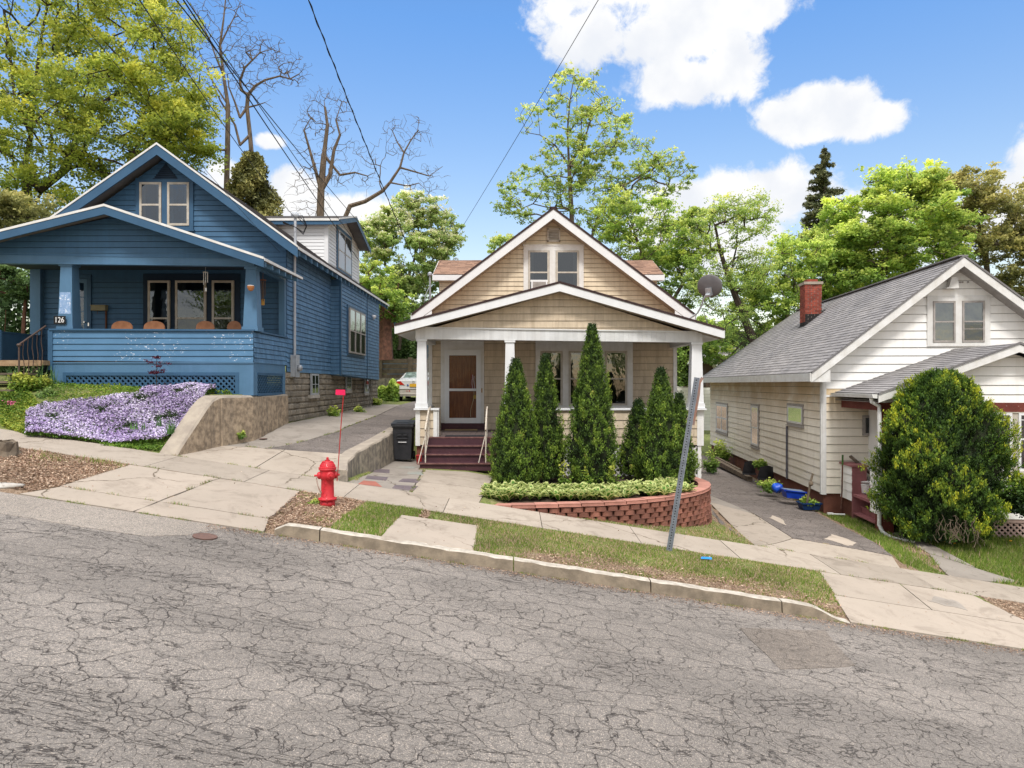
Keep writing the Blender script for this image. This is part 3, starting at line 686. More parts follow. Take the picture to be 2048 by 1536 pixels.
# --- scattering of small faces on the ground
def onfree(X, Y):
    ok = np.ones(X.shape, bool)
    for q in patches: ok &= ~inpoly(X, Y, q)
    ok &= ~((Y > YS-.02) & (Y < YR+.02)); ok &= ~((Y < YK+.16) & (Y > -8)); return ok
def blades(X, Y, Z, hgt, wid, lean=.5):
    n = len(X); a = nr.uniform(0, 2*pi, n); l = nr.uniform(0, lean, n)*hgt; b = nr.uniform(0, 2*pi, n)
    dx = np.cos(a)*wid/2; dy = np.sin(a)*wid/2
    p0 = np.stack([X-dx, Y-dy, Z-.01], -1); p1 = np.stack([X+dx, Y+dy, Z-.01], -1); p2 = np.stack([X+np.cos(b)*l, Y+np.sin(b)*l, Z+hgt], -1)
    return np.stack([p0, p1, p2], 1).reshape(-1, 3)
def scatter(poly, n):
    xs_ = [p[0] for p in poly]; ys_ = [p[1] for p in poly]; X = nr.uniform(min(xs_), max(xs_), n); Y = nr.uniform(min(ys_), max(ys_), n)
    k = inpoly(X, Y, poly) & onfree(X, Y); return X[k], Y[k]
def leafquads(Cn, L, W, up=.0, rs=None):
    n = len(Cn); a = nr.normal(size=(n, 3)); a[:, 2] *= (1-up); a /= np.linalg.norm(a, axis=1, keepdims=True)
    b = nr.normal(size=(n, 3)); b[:, 2] *= (1-up); b -= a*np.sum(a*b, 1, keepdims=True); b /= np.linalg.norm(b, axis=1, keepdims=True)+1e-9
    L = np.asarray(L)*np.ones(n); W = np.asarray(W)*np.ones(n); A = a*L[:, None]/2; B = b*W[:, None]/2
    return np.stack([Cn-A, Cn+B, Cn+A, Cn-B], 1).reshape(-1, 3)
def grassobj(name, label, poly, n, h=(.03, .08), dry=.2, cond=None):
    X, Y = scatter(poly, n); gr = grassy(X, Y)+nr.uniform(-.25, .25, len(X))+.5*(field(X*2.3, Y*2.9)-.5)
    k = gr > .38; X = X[k]; Y = Y[k]; gr = gr[k]
    Z = g(X, Y); hh = nr.uniform(h[0], h[1], len(X))*(.5+gr*.7); rv = np.where(nr.uniform(size=len(X)) < dry+.5*np.clip(.75-gr, 0, 1), nr.uniform(.75, 1, len(X)), nr.uniform(.1, .7, len(X)))
    o = npmesh(name, blades(X, Y, Z, hh, .012+.004*nr.rand(len(X)), 1.0), 3, rv, M['l_grass']); tag(o, label, 'grass', kind='stuff'); return o
grassobj('grass', 'short patchy grass on the verge between kerb and sidewalk below the sign post', [(-1.0, 9.4), (4.9, 9.4), (5.0, 11.4), (-1.2, 11.4)], 80000, dry=.3, h=(.018, .045))
grassobj('grass', 'small green grass patch beside the red hydrant on the verge', [(-3.4, 9.4), (-1.2, 9.4), (-1.2, 11.4), (-3.4, 11.4)], 26000, dry=.15, h=(.02, .05))
grassobj('grass', 'grass strip below the curved red block wall', [(1.2, 12.6), (4.9, 12.6), (4.8, 14.9), (3.4, 14.2), (2.2, 13.2)], 16000, h=(.02, .05), dry=.35)
grassobj('grass', 'lawn in front of the white house under the golden cypress', [(7.2, 12.7), (14.5, 12.7), (14.5, 15.6), (7.6, 17.2)], 60000, h=(.05, .11), dry=.04)
grassobj('grass', 'weedy grass tufts at the edge of the far left verge', [(-9.2, 10.6), (-6.3, 10.6), (-6.1, 11.4), (-9.2, 11.4)], 7000, h=(.04, .1), dry=.3)
def litter(name, label, poly, n, L=(.015, .05)):
    X, Y = scatter(poly, n); k = (grassy(X, Y)+nr.uniform(-.3, .3, len(X))) < .45; X = X[k]; Y = Y[k]
    Cn = np.stack([X, Y, g(X, Y)+nr.uniform(.004, .03, len(X))], -1); l = nr.uniform(*L, len(X))
    o = npmesh(name, leafquads(Cn, l, l*.45, .75), 4, nr.rand(len(X)), M['l_litter']); tag(o, label, 'leaf litter', kind='stuff')
litter('leaf_litter', 'dry brown leaf litter and mulch on the far left verge', [(-9.6, 9.35), (-6.3, 9.35), (-5.9, 11.4), (-9.6, 11.4)], 26000)
litter('leaf_litter', 'dry wood mulch around the foot of the red hydrant', [(-3.6, 9.4), (-1.2, 9.4), (-1.2, 11.4), (-3.6, 11.4)], 16000)
litter('leaf_litter', 'dead leaves scattered in the thin verge grass', [(-1.0, 9.4), (4.9, 9.4), (5.2, 11.4), (-1.2, 11.4)], 12000)
litter('leaf_litter', 'dry leaves on the bare strip beside the right driveway', [(7.3, 9.5), (9.8, 9.5), (9.8, 11.4), (7.3, 11.4)], 7000)
# ---------------------------------------------------------------- shared building pieces
def pane_window(parent, fr, s0, s1, t0, t1, fm='whitetrim', fw=.05, depth=.085, rail=.5, curtain=None, glass='glass', lower='same', name='window', mull=(), bars=(), cm='curtain', back=None, label=None, base=.0, sill=0, railw=None):
    mb = MB(); m = M[fm]; rw = railw or fw; depth = base+depth
    mb.fbox(fr, s0, s0+fw, t0, t1, base, depth); mb.fbox(fr, s1-fw, s1, t0, t1, base, depth)
    mb.fbox(fr, s0+fw, s1-fw, t1-fw, t1, base, depth-.002); mb.fbox(fr, s0+fw, s1-fw, t0, t0+fw, base, depth-.002)
    if rail: tr = t0+(t1-t0)*rail; mb.fbox(fr, s0+fw, s1-fw, tr-rw*.4, tr+rw*.4, base+.026, depth-.001)
    for q in mull: x = s0+(s1-s0)*q; mb.fbox(fr, x-fw*.35, x+fw*.35, t0+fw, t1-fw, base+.026, depth-.002)
    for q in bars: z = t0+(t1-t0)*q; mb.fbox(fr, s0+fw, s1-fw, z-.008, z+.008, base+.026, depth-.004)
    if sill: mb.fbox(fr, s0-.03, s1+.03, t0-sill, t0-.001, base, depth+.04)
    mb.poly([fr.W(s0+.01, t0+.01, base+.025), fr.W(s1-.01, t0+.01, base+.025), fr.W(s1-.01, t1-.01, base+.025), fr.W(s0+.01, t1-.01, base+.025)], .5, 1)
    w = mb.build(name, [m, M[back or 'dark']], parent, label)
    p = MB(); d = depth-.008
    if rail:
        p.poly([fr.W(s0+fw, tr, d), fr.W(s1-fw, tr, d), fr.W(s1-fw, t1-fw, d), fr.W(s0+fw, t1-fw, d)])
        p.build('pane', M[glass], w); p = MB(); d -= .006
        p.poly([fr.W(s0+fw, t0+fw, d), fr.W(s1-fw, t0+fw, d), fr.W(s1-fw, tr, d), fr.W(s0+fw, tr, d)]); p.build('pane', M[glass if lower == 'same' else lower], w)
    else:
        p.poly([fr.W(s0+fw, t0+fw, d), fr.W(s1-fw, t0+fw, d), fr.W(s1-fw, t1-fw, d), fr.W(s0+fw, t1-fw, d)]); p.build('pane', M[glass], w)
    for cu in (curtain or []):
        a0, a1, b0, b1 = cu; c = MB(); x0 = s0+fw+(s1-s0-2*fw)*a0; x1 = s0+fw+(s1-s0-2*fw)*a1; z0 = t0+fw+(t1-t0-2*fw)*b0; z1 = t0+fw+(t1-t0-2*fw)*b1; n = 26
        for i in range(n):
            u0 = i/n; u1 = (i+1)/n; f_ = lambda u: base+.029+.003*sin(u*28*(x1-x0)/.5+cu[0]*9)
            c.poly([fr.W(x0+(x1-x0)*u0, z0, f_(u0)), fr.W(x0+(x1-x0)*u1, z0, f_(u1)), fr.W(x0+(x1-x0)*u1, z1, f_(u1)), fr.W(x0+(x1-x0)*u0, z1, f_(u0))], .5)
        c.build('curtain', M[cm], w)
    return w
def rake(mb, a, b, h, dy, m=0, cut=True):
    a = Vector(a); b = Vector(b); mb.prism([a, b, b-V(0, 0, h), a-V(0, 0, h)], dy, .5, m)
def lattice(mb, fr, s0, s1, t0, t1, pitch=.09, w=.035, d=.012, holes=()):
    """diagonal slats clipped to the panel, two layers"""
    for layer, sg in ((0, 1), (1, -1)):
        H = t1-t0; c = s0-H if sg > 0 else s0
        while c < (s1+(0 if sg > 0 else H)):
            ww = w*1.414
            pol = [(c, t0), (c+ww, t0), (c+ww+sg*H, t1), (c+sg*H, t1)]
            q = clip(clip(pol, 0, s0, True), 0, s1, False)
            if len(q) >= 3: mb.prism([fr.W(a, b, d*layer) for a, b in q], fr.n*(d*.9), .5)
            c += pitch*1.414
    return mb

# ---------------------------------------------------------------- the tan house
TB = thing('tan_house', 'small tan vinyl-sided house with white trimmed front porch and plum steps', 'house', (1.13, 19.5, -1.9))
YW, YP, YF = 19.55, 17.0, 16.82
XL_, XR_, XC = -2.33, 4.6, 1.13
fw_ = XF(YW)
mb = MB(); siding(mb, fw_, [(XL_, -1.27), (XR_, -1.27), (XR_, 1.35), (XL_, 1.35)], .185, .018, shake=(.09, .2), jit=.003, gap=.003)
mb.build('wall', M['tanshake'], TB)
mb = MB(); siding(mb, fw_, [(XL_, 1.2), (XR_, 1.2), (XR_, 2.02), (XC, 4.62), (XL_, 2.02)], .128, .02)
mb.build('gable_wall', M['tanlap'], TB)
mb = MB(); siding(mb, SL(XL_), [(YW, -1.6), (29.3, -1.6), (29.3, 2.0), (YW, 2.0)], .128, .02); siding(mb, SR(XR_), [(YW, -1.6), (29.3, -1.6), (29.3, 2.0), (YW, 2.0)], .128, .02)
siding(mb, Fr((0, 29.3, 0), (1, 0, 0), (0, 0, 1), (0, 1, 0)), [(XL_, -1.6), (XR_, -1.6), (XR_, 2.02), (XC, 4.62), (XL_, 2.02)], .128, .02)
mb.build('side_wall', M['tanlap'], TB)
mb = MB(); mb.box(XL_+.05, XR_-.05, YW+.05, 29.2, -3.2, -1.6); mb.box(XL_+.06, -1.75, YP+.12, YW+.04, -2.3, -1.48)
mb.build('foundation', M['redfound'], TB)
# main roof
ez, ap = 1.89, 4.80; ye, yb = 19.13, 29.7
eL, eR = -2.74, 5.0
roof_slope(TB, (eL, yb, ez), (eL, ye, ez), (XC, ye, ap), (XC, yb, ap), M['roofbrown'], thick=.07)
roof_slope(TB, (eR, ye, ez), (eR, yb, ez), (XC, yb, ap), (XC, ye, ap), M['roofbrown'], thick=.07)
mb = MB()
for x in (eL, eR):
    rake(mb, (x, ye, ez+.035), (XC, ye, ap+.035), .06, (0, -.05, 0))
mb.build('roof_edge', M['roofdark'], TB)
mb = MB()
for x in (eL, eR): rake(mb, (x, ye-.001, ez-.03), (XC, ye-.001, ap-.03), .25, (0, -.028, 0))
mb.build('rake_board', M['white'], TB)
mb = MB()
for x, sg in ((eL, 1), (eR, -1)):
    mb.poly([(x, ye, ez-.27), (XC, ye, ap-.27), (XC, YW, ap-.27), (x, YW, ez-.27)])
    n = 26
    for i in range(n):
        t = i/n; xx = x+(XC-x)*t; zz = ez-.275+(ap-ez)*t
        mb.bar((xx, ye+.02, zz), (xx, YW-.02, zz), .012, .01)
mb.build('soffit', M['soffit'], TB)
mb = MB()
for x, sg in ((eL, -1), (eR, 1)):
    mb.box(min(x, x+sg*.03), max(x, x+sg*.03), ye, yb, ez-.23, ez-.01)
    a, b = sorted((x, XL_ if sg < 0 else XR_)); mb.box(a, b, ye+.01, yb, ez-.25, ez-.235)
mb.build('eave_board', M['white'], TB)
mb = MB(); mb.prism([(eL+.03, ye-.02, ez-.27), (eL+.55, ye-.02, ez-.27), (eL+.55, ye-.02, ez-.27+.52*.752), ], (0, .02, 0)); mb.prism([(eR-.03, ye-.02, ez-.27), (eR-.55, ye-.02, ez-.27), (eR-.55, ye-.02, ez-.27+.52*.752)], (0, .02, 0))
mb.build('gable_return', M['white'], TB)
mb = MB()
for x0 in (XL_, XR_-.10): mb.fbox(fw_, x0, x0+.10, -1.27, 1.36, .001, .035)
mb.build('corner_board', M['whitetrim'], TB)
# gable windows
mb = MB(); a0, a1 = (1047-1024)/F*YW, (1167-1024)/F*YW; zt, zb = (768-492)/F*YW, 2.2
mb.fbox(fw_, a0, a0+.13, zb, zt, 0, .045); mb.fbox(fw_, a1-.13, a1, zb, zt, 0, .045); mb.fbox(fw_, a0+.13, a1-.13, zt-.13, zt, 0, .044); mb.fbox(fw_, 1.08-.085+.05, 1.08+.085+.05, zb, zt-.13, 0, .045)
mb.fbox(fw_, a0+.13, a1-.13, zb, zb+.1, 0, .044); mb.fbox(fw_, a0-.02, a1+.02, zt, zt+.03, 0, .06)
mb.build('window_casing', M['whitetrim'], TB)
wz = zt-.135
pane_window(TB, fw_, a0+.135, 1.035, zb+.1, wz, 'frame_tan', .05, .06, rail=.57, glass='glass', lower='glass', curtain=[(0, .2, 0, 1)])
pane_window(TB, fw_, 1.225, a1-.135, zb+.1, wz, 'frame_tan', .05, .06, rail=.57, glass='glass', lower='glass', curtain=[(.8, 1, 0, 1)])
mb = MB(); vx0, vx1 = (1094.5-1024)/F*YW, (1120-1024)/F*YW; vz0, vz1 = (768-484)/F*YW, (768-457.5)/F*YW
mb.fbox(fw_, vx0, vx1, vz0, vz1, 0, .02)
for a in ((vx0, vx0+.035, vz0, vz1), (vx1-.035, vx1, vz0, vz1), (vx0, vx1, vz0-.001, vz0+.035), (vx0, vx1, vz1-.035, vz1+.001)): mb.fbox(fw_, *a, .01, .06)
for i in range(6):
    z = vz0+.045+i*.045; mb.prism([fw_.W(vx0+.03, z, .055), fw_.W(vx1-.03, z, .055), fw_.W(vx1-.03, z+.035, .02), fw_.W(vx0+.03, z+.035, .02)], V(0, 0, .008))
mb.build('gable_vent', M['frame_tan'], TB)
# porch roof
pa, pl, pr = 2.395, 1.387, 1.28; px0, px1 = -2.76, 5.02; yr = 16.6
roof_slope(TB, (px0, YW-.0, pl), (px0, yr, pl), (XC, yr, pa), (XC, YW, pa), M['roofbrown'], name='porch_roof', thick=.05)
roof_slope(TB, (px1, yr, pr), (px1, YW, pr), (XC, YW, pa), (XC, yr, pa), M['roofbrown'], name='porch_roof', thick=.05)
mb = MB(); rake(mb, (px0-.01, yr, pl+.04), (XC, yr, pa+.04), .05, (0, -.045, 0)); rake(mb, (px1+.01, yr, pr+.04), (XC, yr, pa+.04), .05, (0, -.045, 0))
mb.build('porch_roof_edge', M['roofdark'], TB)
mb = MB(); rake(mb, (px0, yr-.001, pl-.012), (XC, yr-.001, pa-.012), .185, (0, -.028, 0)); rake(mb, (px1, yr-.001, pr-.012), (XC, yr-.001, pa-.012), .185, (0, -.028, 0))
mb.box(px0-.028, px0, yr, YW, pl-.19, pl-.01); mb.box(px1, px1+.028, yr, YW, pr-.19, pr-.01)
mb.build('porch_fascia', M['white'], TB)
mb = MB()
for x, z in ((px0, pl), (px1, pr)):
    mb.poly([(x, yr, z-.19), (XC, yr, pa-.19), (XC, YP, pa-.19), (x, YP, z-.19)])
    for i in range(30):
        t = i/30; xx = x+(XC-x)*t; zz = z-.195+(pa-z)*t; mb.bar((xx, yr+.01, zz), (xx, YP-.05, zz), .01, .008)
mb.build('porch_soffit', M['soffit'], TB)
mb = MB()
mb.poly([(px0, yr, pl-.188), (px0, YW, pl-.188), (XL_, YW, pl-.06), (XL_, yr, pl-.06)]); mb.poly([(px1, yr, pr-.188), (px1, YW, pr-.188), (XR_, YW, pr-.06), (XR_, yr, pr-.06)])
mb.build('porch_soffit', M['beadboard'], TB)
fg = XF(YP-.08)
mb = MB(); siding(mb, fg, [(-1.9, 1.36), (4.2, 1.26), (XC, 2.22)], .17, .018, shake=(.1, .22), jit=.003, gap=.003, t0=1.19)
mb.build('porch_gable', M['tanshake'], TB)
mb = MB()
def bz(x): return (1.087-.087*(x-XL_)/6.93, 1.36-.11*(x-XL_)/6.93)
n = 62
for i in range(n):
    xa = XL_+6.93*i/n; xb = XL_+6.93*(i+1)/n-.004; z = bz(xa); mb.prism([(xa, YP-.1, z[0]), (xb, YP-.1, z[0]), (xb, YP-.1, z[1]), (xa, YP-.1, z[1])], (0, .2, 0), rnd.random())
mb.prism([(XL_-.0, YP-.092, 1.09), (XR_, YP-.092, 1.005), (XR_, YP-.092, 1.245), (XL_, YP-.092, 1.35)], (0, .18, 0), .1)
mb.prism([(XL_-.02, YP-.13, 1.35), (XR_+.02, YP-.13, 1.24), (XR_+.02, YP-.13, 1.27), (XL_-.02, YP-.13, 1.38)], (0, .05, 0), .9)
for x in (XL_, XR_-.2): z = bz(x); mb.box(x, x+.2, YP+.1, YW-.02, z[0], z[1]-.02)
mb.build('porch_beam', M['beadboard'], TB)
mb = MB(); mb.box(XL_+.2, XR_-.2, YP+.1, YW-.03, 1.20, 1.24); mb.build('porch_ceiling', M['beadboard'], TB)
# columns
def column(x, zb, zt, wb=.135, wt=.105, w0=None):
    mb = MB()
    a = [(x-wb, YP-wb, zb), (x+wb, YP-wb, zb), (x+wb, YP+wb, zb), (x-wb, YP+wb, zb)]; b = [(x-wt, YP-wt, zt), (x+wt, YP-wt, zt), (x+wt, YP+wt, zt), (x-wt, YP+wt, zt)]
    for i in range(4): mb.poly([a[i], a[(i+1) % 4], b[(i+1) % 4], b[i]])
    mb.box(x-wb-.02, x+wb+.02, YP-wb-.02, YP+wb+.02, zb-.001, zb+.11); mb.box(x-wb-.05, x+wb+.05, YP-wb-.05, YP+wb+.05, zb-.04, zb-.002)
    mb.box(x-wt-.025, x+wt+.025, YP-wt-.025, YP+wt+.025, zt-.05, zt-.001)
    return mb.build('porch_column', M['white'], TB, bevel=.004)
column(-2.18, -.58, bz(-2.1)[0]); column(-.05, -.58, bz(0)[0]); column(4.46, -.58, bz(4.5)[0], .16, .115)
# porch half walls
fp = XF(YP-.08)
mb = MB(); siding(mb, fp, [(XL_+.1, -1.47), (-1.86, -1.47), (-1.86, -.64), (XL_+.1, -.64)], .2, .018, shake=(.15, .3)); siding(mb, fp, [(-.16, -1.47), (XR_-.12, -1.47), (XR_-.12, -.64), (-.16, -.64)], .2, .018, shake=(.15, .3), jit=.003)
siding(mb, SR(XR_), [(YP, -1.47), (YW, -1.47), (YW, -.64), (YP, -.64)], .2, .018, shake=(.15, .3)); siding(mb, SL(XL_), [(YP, -1.47), (YW, -1.47), (YW, -.64), (YP, -.64)], .2, .018, shake=(.15, .3))
siding(mb, SR(-1.80), [(YP+.08, -1.47), (YP+.5, -1.47), (YP+.5, -.64), (YP+.08, -.64)], .2, .012)
mb.build('porch_half_wall', M['tanshake'], TB)
mb = MB()
for a, b in ((XL_, XL_+.11), (-1.9, -1.79), (-.2, -.12), (XR_-.13, XR_)): mb.fbox(fp, a, b, -1.49, -.63, 0, .03)
mb.box(XR_, XR_+.028, YP-.11, YP+.02, -1.49, -.63); mb.box(-1.80, -1.77, YP-.11, YP+.04, -1.49, -.63)
mb.build('corner_board', M['whitetrim'], TB)
mb = MB(); mb.box(XL_-.04, -1.76, YP-.14, YP+.14, -.63, -.585); mb.box(-.2, XR_+.05, YP-.14, YP+.14, -.63, -.585); mb.box(XL_-.04, XL_+.14, YP+.14, YW, -.63, -.585); mb.box(XR_-.14, XR_+.05, YP+.14, YW, -.63, -.585)
mb.build('half_wall_cap', M['white'], TB)
# floor, skirt, steps
mb = MB(); n = 46
for i in range(n):
    xa = -2.25+6.8*i/n; mb.box(xa, xa+6.8/n-.006, YF if xa < -.25 and xa > -1.8 else YP-.05, YW, -1.30, -1.27, rnd.random())
mb.build('porch_floor', M['porchfloor'], TB)
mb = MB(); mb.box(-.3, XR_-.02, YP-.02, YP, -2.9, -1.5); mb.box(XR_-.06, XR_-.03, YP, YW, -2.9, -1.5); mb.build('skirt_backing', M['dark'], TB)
mb = MB(); lattice(mb, XF(YP-.04), -.2, XR_-.1, -2.95, -1.5, .1, .04); lattice(mb, SR(XR_-.02), YP, YW, -2.95, -1.5, .1, .04); mb.box(XR_-.11, XR_-.03, YP-.09, YP-.02, -3.0, -1.49)
mb.build('lattice_skirt', M['whitetrim'], TB)
for k in range(1, 4):
    mb = MB(); z = -1.27-.178*k; y0 = YF-.28*k; xa = -2.10-.01*k; mb.box(xa, -.30, y0, YF-.28*(k-1)+.02, z-.032, z, m=1); mb.box(xa+.02, -.31, y0+.03, y0+.05, z-.178, z-.033)
    mb.box(xa+.02, xa+.05, y0+.05, YF, z-.178, z-.033)
    mb.prism([(xa, y0, z-.03), (-.30, y0, z-.03), (-.30, y0, z-.001), (xa, y0, z-.001)], (0, -.012, 0), .5, 2)
    mb.build('step', [M['plum'], M['plum'], M['plumedge']], TB)
mb = MB(); mb.box(-2.1, -.30, YF-.02, YF+.01, -1.45, -1.30); mb.box(-2.12, -.30, YF-.03, YF-.01, -1.302, -1.268, m=1); mb.box(XL_+.1, -2.1, YP-.05, YP-.03, -1.5, -1.30)
mb.build('porch_riser', [M['plum'], M['plumedge']], TB)
# door
dx0, dx1 = (892-1024)/F*YW, (959.5-1024)/F*YW
mb = MB(); mb.fbox(fw_, (882-1024)/F*YW, dx0-.03, -1.26, 1.2, 0, .05); mb.fbox(fw_, dx1+.03, (968-1024)/F*YW, -1.26, 1.2, 0, .05); mb.fbox(fw_, dx0-.03, dx1+.03, .93, 1.2, 0, .049)
mb.build('door_casing', M['whitetrim'], TB)
mb = MB(); mb.fbox(fw_, dx0-.12, dx1+.14, -1.268, -1.09, 0, .13); mb.build('threshold', M['plum'], TB)
dz0, dz1 = -1.088, .92
mb = MB(); fr = fw_
mb.fbox(fr, dx0, dx0+.09, dz0, dz1, .02, .09); mb.fbox(fr, dx1-.09, dx1, dz0, dz1, .02, .09); mb.fbox(fr, dx0+.09, dx1-.09, dz1-.12, dz1, .02, .089); mb.fbox(fr, dx0+.09, dx1-.09, dz0, dz0+.14, .02, .089); mb.fbox(fr, dx0+.09, dx1-.09, -.19, -.13, .02, .088)
mb.fbox(fr, dx0-.025, dx1+.025, dz1+.0, dz1+.03, .02, .11); mb.fbox(fr, dx0-.028, dx0-.003, dz0, dz1, .02, .1); mb.fbox(fr, dx1+.003, dx1+.028, dz0, dz1, .02, .1)
door = mb.build('storm_door', M['white'], TB, bevel=.004)
mb = MB(); mb.fbox(fr, dx0+.05, dx1-.05, dz0+.1, dz1-.06, .021, .035)
for z in (-.8, -.3, .2): mb.fbox(fr, dx0+.2, dx1-.2, z-.17, z+.17, .035, .039)
mb.build('inner_door', M['wood'], door)
mb = MB(); mb.poly([fr.W(dx0+.09, -.13, .07), fr.W(dx1-.09, -.13, .07), fr.W(dx1-.09, dz1-.12, .07), fr.W(dx0+.09, dz1-.12, .07)]); mb.build('pane', M['glassclear'] if 'glassclear' in M else M['glass2'], door)
mb = MB(); mb.poly([fr.W(dx0+.09, dz0+.14, .07), fr.W(dx1-.09, dz0+.14, .07), fr.W(dx1-.09, -.19, .07), fr.W(dx0+.09, -.19, .07)]); mb.build('pane', M['glassclear'] if 'glassclear' in M else M['glass2'], door)
mb = MB(); mb.fbox(fr, dx1-.075, dx1-.045, -.26, -.10, .09, .105); mb.tube([fr.W(dx1-.06, -.15, .1), fr.W(dx1-.06, -.15, .14), fr.W(dx1-.15, -.15, .145)], .011, 6); mb.build('handle', M['white'], door)
o = thing('door_hanging', 'small striped flag on a cord with a yellow charm hanging in the front door', 'door decoration', (dx1-.2, YW-.045, .2))
mb = MB()
for k in range(4): mb.tube([fr.W(dx1-.23+.025*k+.012*sin(j*1.4+k), .28-j*.085-k*.02, .045) for j in range(6)], .009, 5, m=k % 2)
mb.build('flag', [mk('flag_red', (.3, .03, .05), None, 9), mk('flag_white', (.55, .5, .52), None, 9)], o)
mb = MB(); mb.tube([fr.W(dx1-.16+.02*sin(j*.8)-.012*j, -.2-j*.09, .05) for j in range(9)], .008, 5); mb.build('cord', mk('cord_cream', (.55, .45, .28), None, 9), o)
mb = MB(); mb.lathe([(.055, 0), (.06, .008), (.0, .012)], fr.W(dx1-.13, -.36, .045), (0, -1, 0), 6); mb.build('charm', mk('charm_yellow', (.5, .33, .04), None, 9), o)
mb = MB(); mb.fbox(fw_, (963.5-1024)/F*YW-.01, (963.5-1024)/F*YW+.02, -.24, -.12, .05, .065); mb.build('doorbell', mk('brass', (.35, .22, .1), None, 9, .4, metal=.7), TB)
# triple window
a0, a1 = (1071-1024)/F*YW, (1265-1024)/F*YW; z0, z1 = (768-815)/F*YW, 1.2
mb = MB(); cs = [(1071, 1080.5), (1125, 1137), (1168, 1209), (1254, 1265)]
for a, b in cs: mb.fbox(fw_, (a-1024)/F*YW, (b-1024)/F*YW, z0+.06, z1, 0, .05)
mb.fbox(fw_, a0, a1, (768-702)/F*YW, z1-.001, 0, .049); mb.fbox(fw_, a0-.04, a1+.04, z0, z0+.06, 0, .09)
mb.build('window_casing', M['whitetrim'], TB)
for a, b in ((1081, 1124.5), (1137.5, 1167.5), (1209.5, 1253.5)):
    pane_window(TB, fw_, (a-1024)/F*YW, (b-1024)/F*YW, z0+.065, (768-702.5)/F*YW, 'frame_tan', .05, .062, rail=.49, glass='glass', lower='glassdark', curtain=[(0, .45, 0, 1), (.6, 1, 0, 1)])
mb = MB()
for i in range(3): pass
# handrails
def rail(x, name='handrail'):
    mb = MB(); p = [(x, YP-.05, -.58), (x, 16.55, -.62), (x, 15.98, -1.25), (x, 15.96, -1.30)]
    top = [V(x+.0, YP+.0, -.56), V(x, 16.66, -.60), V(x, 16.0, -1.02)]
    mb.tube([top[0], top[1]], .02, 6); mb.tube([top[1], top[2], V(x, 15.97, -1.05)], .02, 6)
    mb.tube([V(x, 16.0, -1.02), V(x, 16.0, -1.80)], .014, 6); mb.tube([V(x-.17, 16.02, -1.83), V(x-.02, 16.15, -1.2)], .011, 6); mb.tube([V(x, 16.7, -.60), V(x, 16.7, -1.27)], .014, 6); mb.tube([V(x, 16.0, -1.62), V(x, 16.7, -1.17)], .01, 6)
    for k in range(4):
        y = 16.1+k*.16; zt = -1.0+(y-16.0)/.66*.42-.02; zb = -1.56+(y-16.0)*.64
        mb.tube([V(x, y, zt), V(x, y-.03, (zt+zb)/2+.1), V(x, y+.03, (zt+zb)/2-.1), V(x, y, zb)], .007, 5)
        t = [V(x, y+.05+.045*cos(q), (zt+zb)/2+.02+.1*sin(q)) for q in np.linspace(0, 2*pi, 11)]; mb.tube(t, .006, 4)
    return mb.build(name, M['iron_white'], TB)
rail(-1.98); rail(-.60)
# foundation oddments under the left pier
mb = MB(); mb.box(XL_+.02, -2.0, YP-.04, YP-.02, -2.0, -1.5); mb.build('foundation', M['redfound'], TB)
# dormers
def dormer(xo, sg):
    yf, yr_, ybk = 22.35, 24.2, 26.0; zt, ze = 4.27, 3.50; xi = XC+sg*.75
    d = MB(); x = xo-sg*.18
    siding(d, (SL(x) if sg < 0 else SR(x)), [(yf+.2, 2.0), (ybk-.2, 2.0), (ybk-.2, ze-.1), (yr_, zt-.15), (yf+.2, ze-.1)], .128, .02)
    xs_ = sorted((x, xi)); siding(d, XF(yf+.2), [(xs_[0], 2.0), (xs_[1], 2.0), (xs_[1], ze-.08), (xs_[0], ze-.08)], .128, .02)
    o = d.build('dormer', M['tanlap'], TB)
    if sg < 0: A, B = (xo, yf, ze), (xi, yf, ze)
    else: A, B = (xi, yf, ze), (xo, yf, ze)
    re = xo-sg*.0
    RA, RB = ((re, yr_, zt), (xi, yr_, zt)) if sg < 0 else ((xi, yr_, zt), (re, yr_, zt))
    roof_slope(o, A, B, RB, RA, M['roofbrown'], thick=.05)
    roof_slope(o, (B[0], ybk, ze), (A[0], ybk, ze), RA, RB, M['roofbrown'], thick=.05)
    f = MB(); x0, x1 = sorted((xo, xi)); f.box(x0, x1, yf-.025, yf, ze-.19, ze-.02); f.poly([(x0, yf, ze-.19), (x1, yf, ze-.19), (x1, yf+.22, ze-.19), (x0, yf+.22, ze-.19)])
    f.prism([(xo, yf, ze-.19), (xo, yf, ze-.02), (xo, yr_, zt-.02), (xo, yr_, zt-.19)], (sg*.025, 0, 0)); f.prism([(xo, ybk, ze-.19), (xo, ybk, ze-.02), (xo, yr_, zt-.02), (xo, yr_, zt-.19)], (sg*.025, 0, 0))
    f.build('fascia', M['white'], o)
dormer(-2.52, -1); dormer(4.85, 1)
# ridge caps
mb = MB(); mb.bar((XC, ye-.02, ap+.03), (XC, yb, ap+.03), .2, .03); mb.build('ridge_cap', M['roofdark'], TB)
# service mast on the left
mb = MB(); q = P(860, 600, 20.2); mb.tube([P(860, 606, 20.2), P(860, 552, 20.2)], .028, 8); mb.lathe([(.03, 0), (.07, .03), (.07, .09), (.03, .13)], P(860, 553, 20.2)); mb.tube([P(858, 575, 20.2), P(851, 590, 20.15), P(848, 606, 20.2)], .01, 6)
mb.build('service_mast', M['galv'], TB)

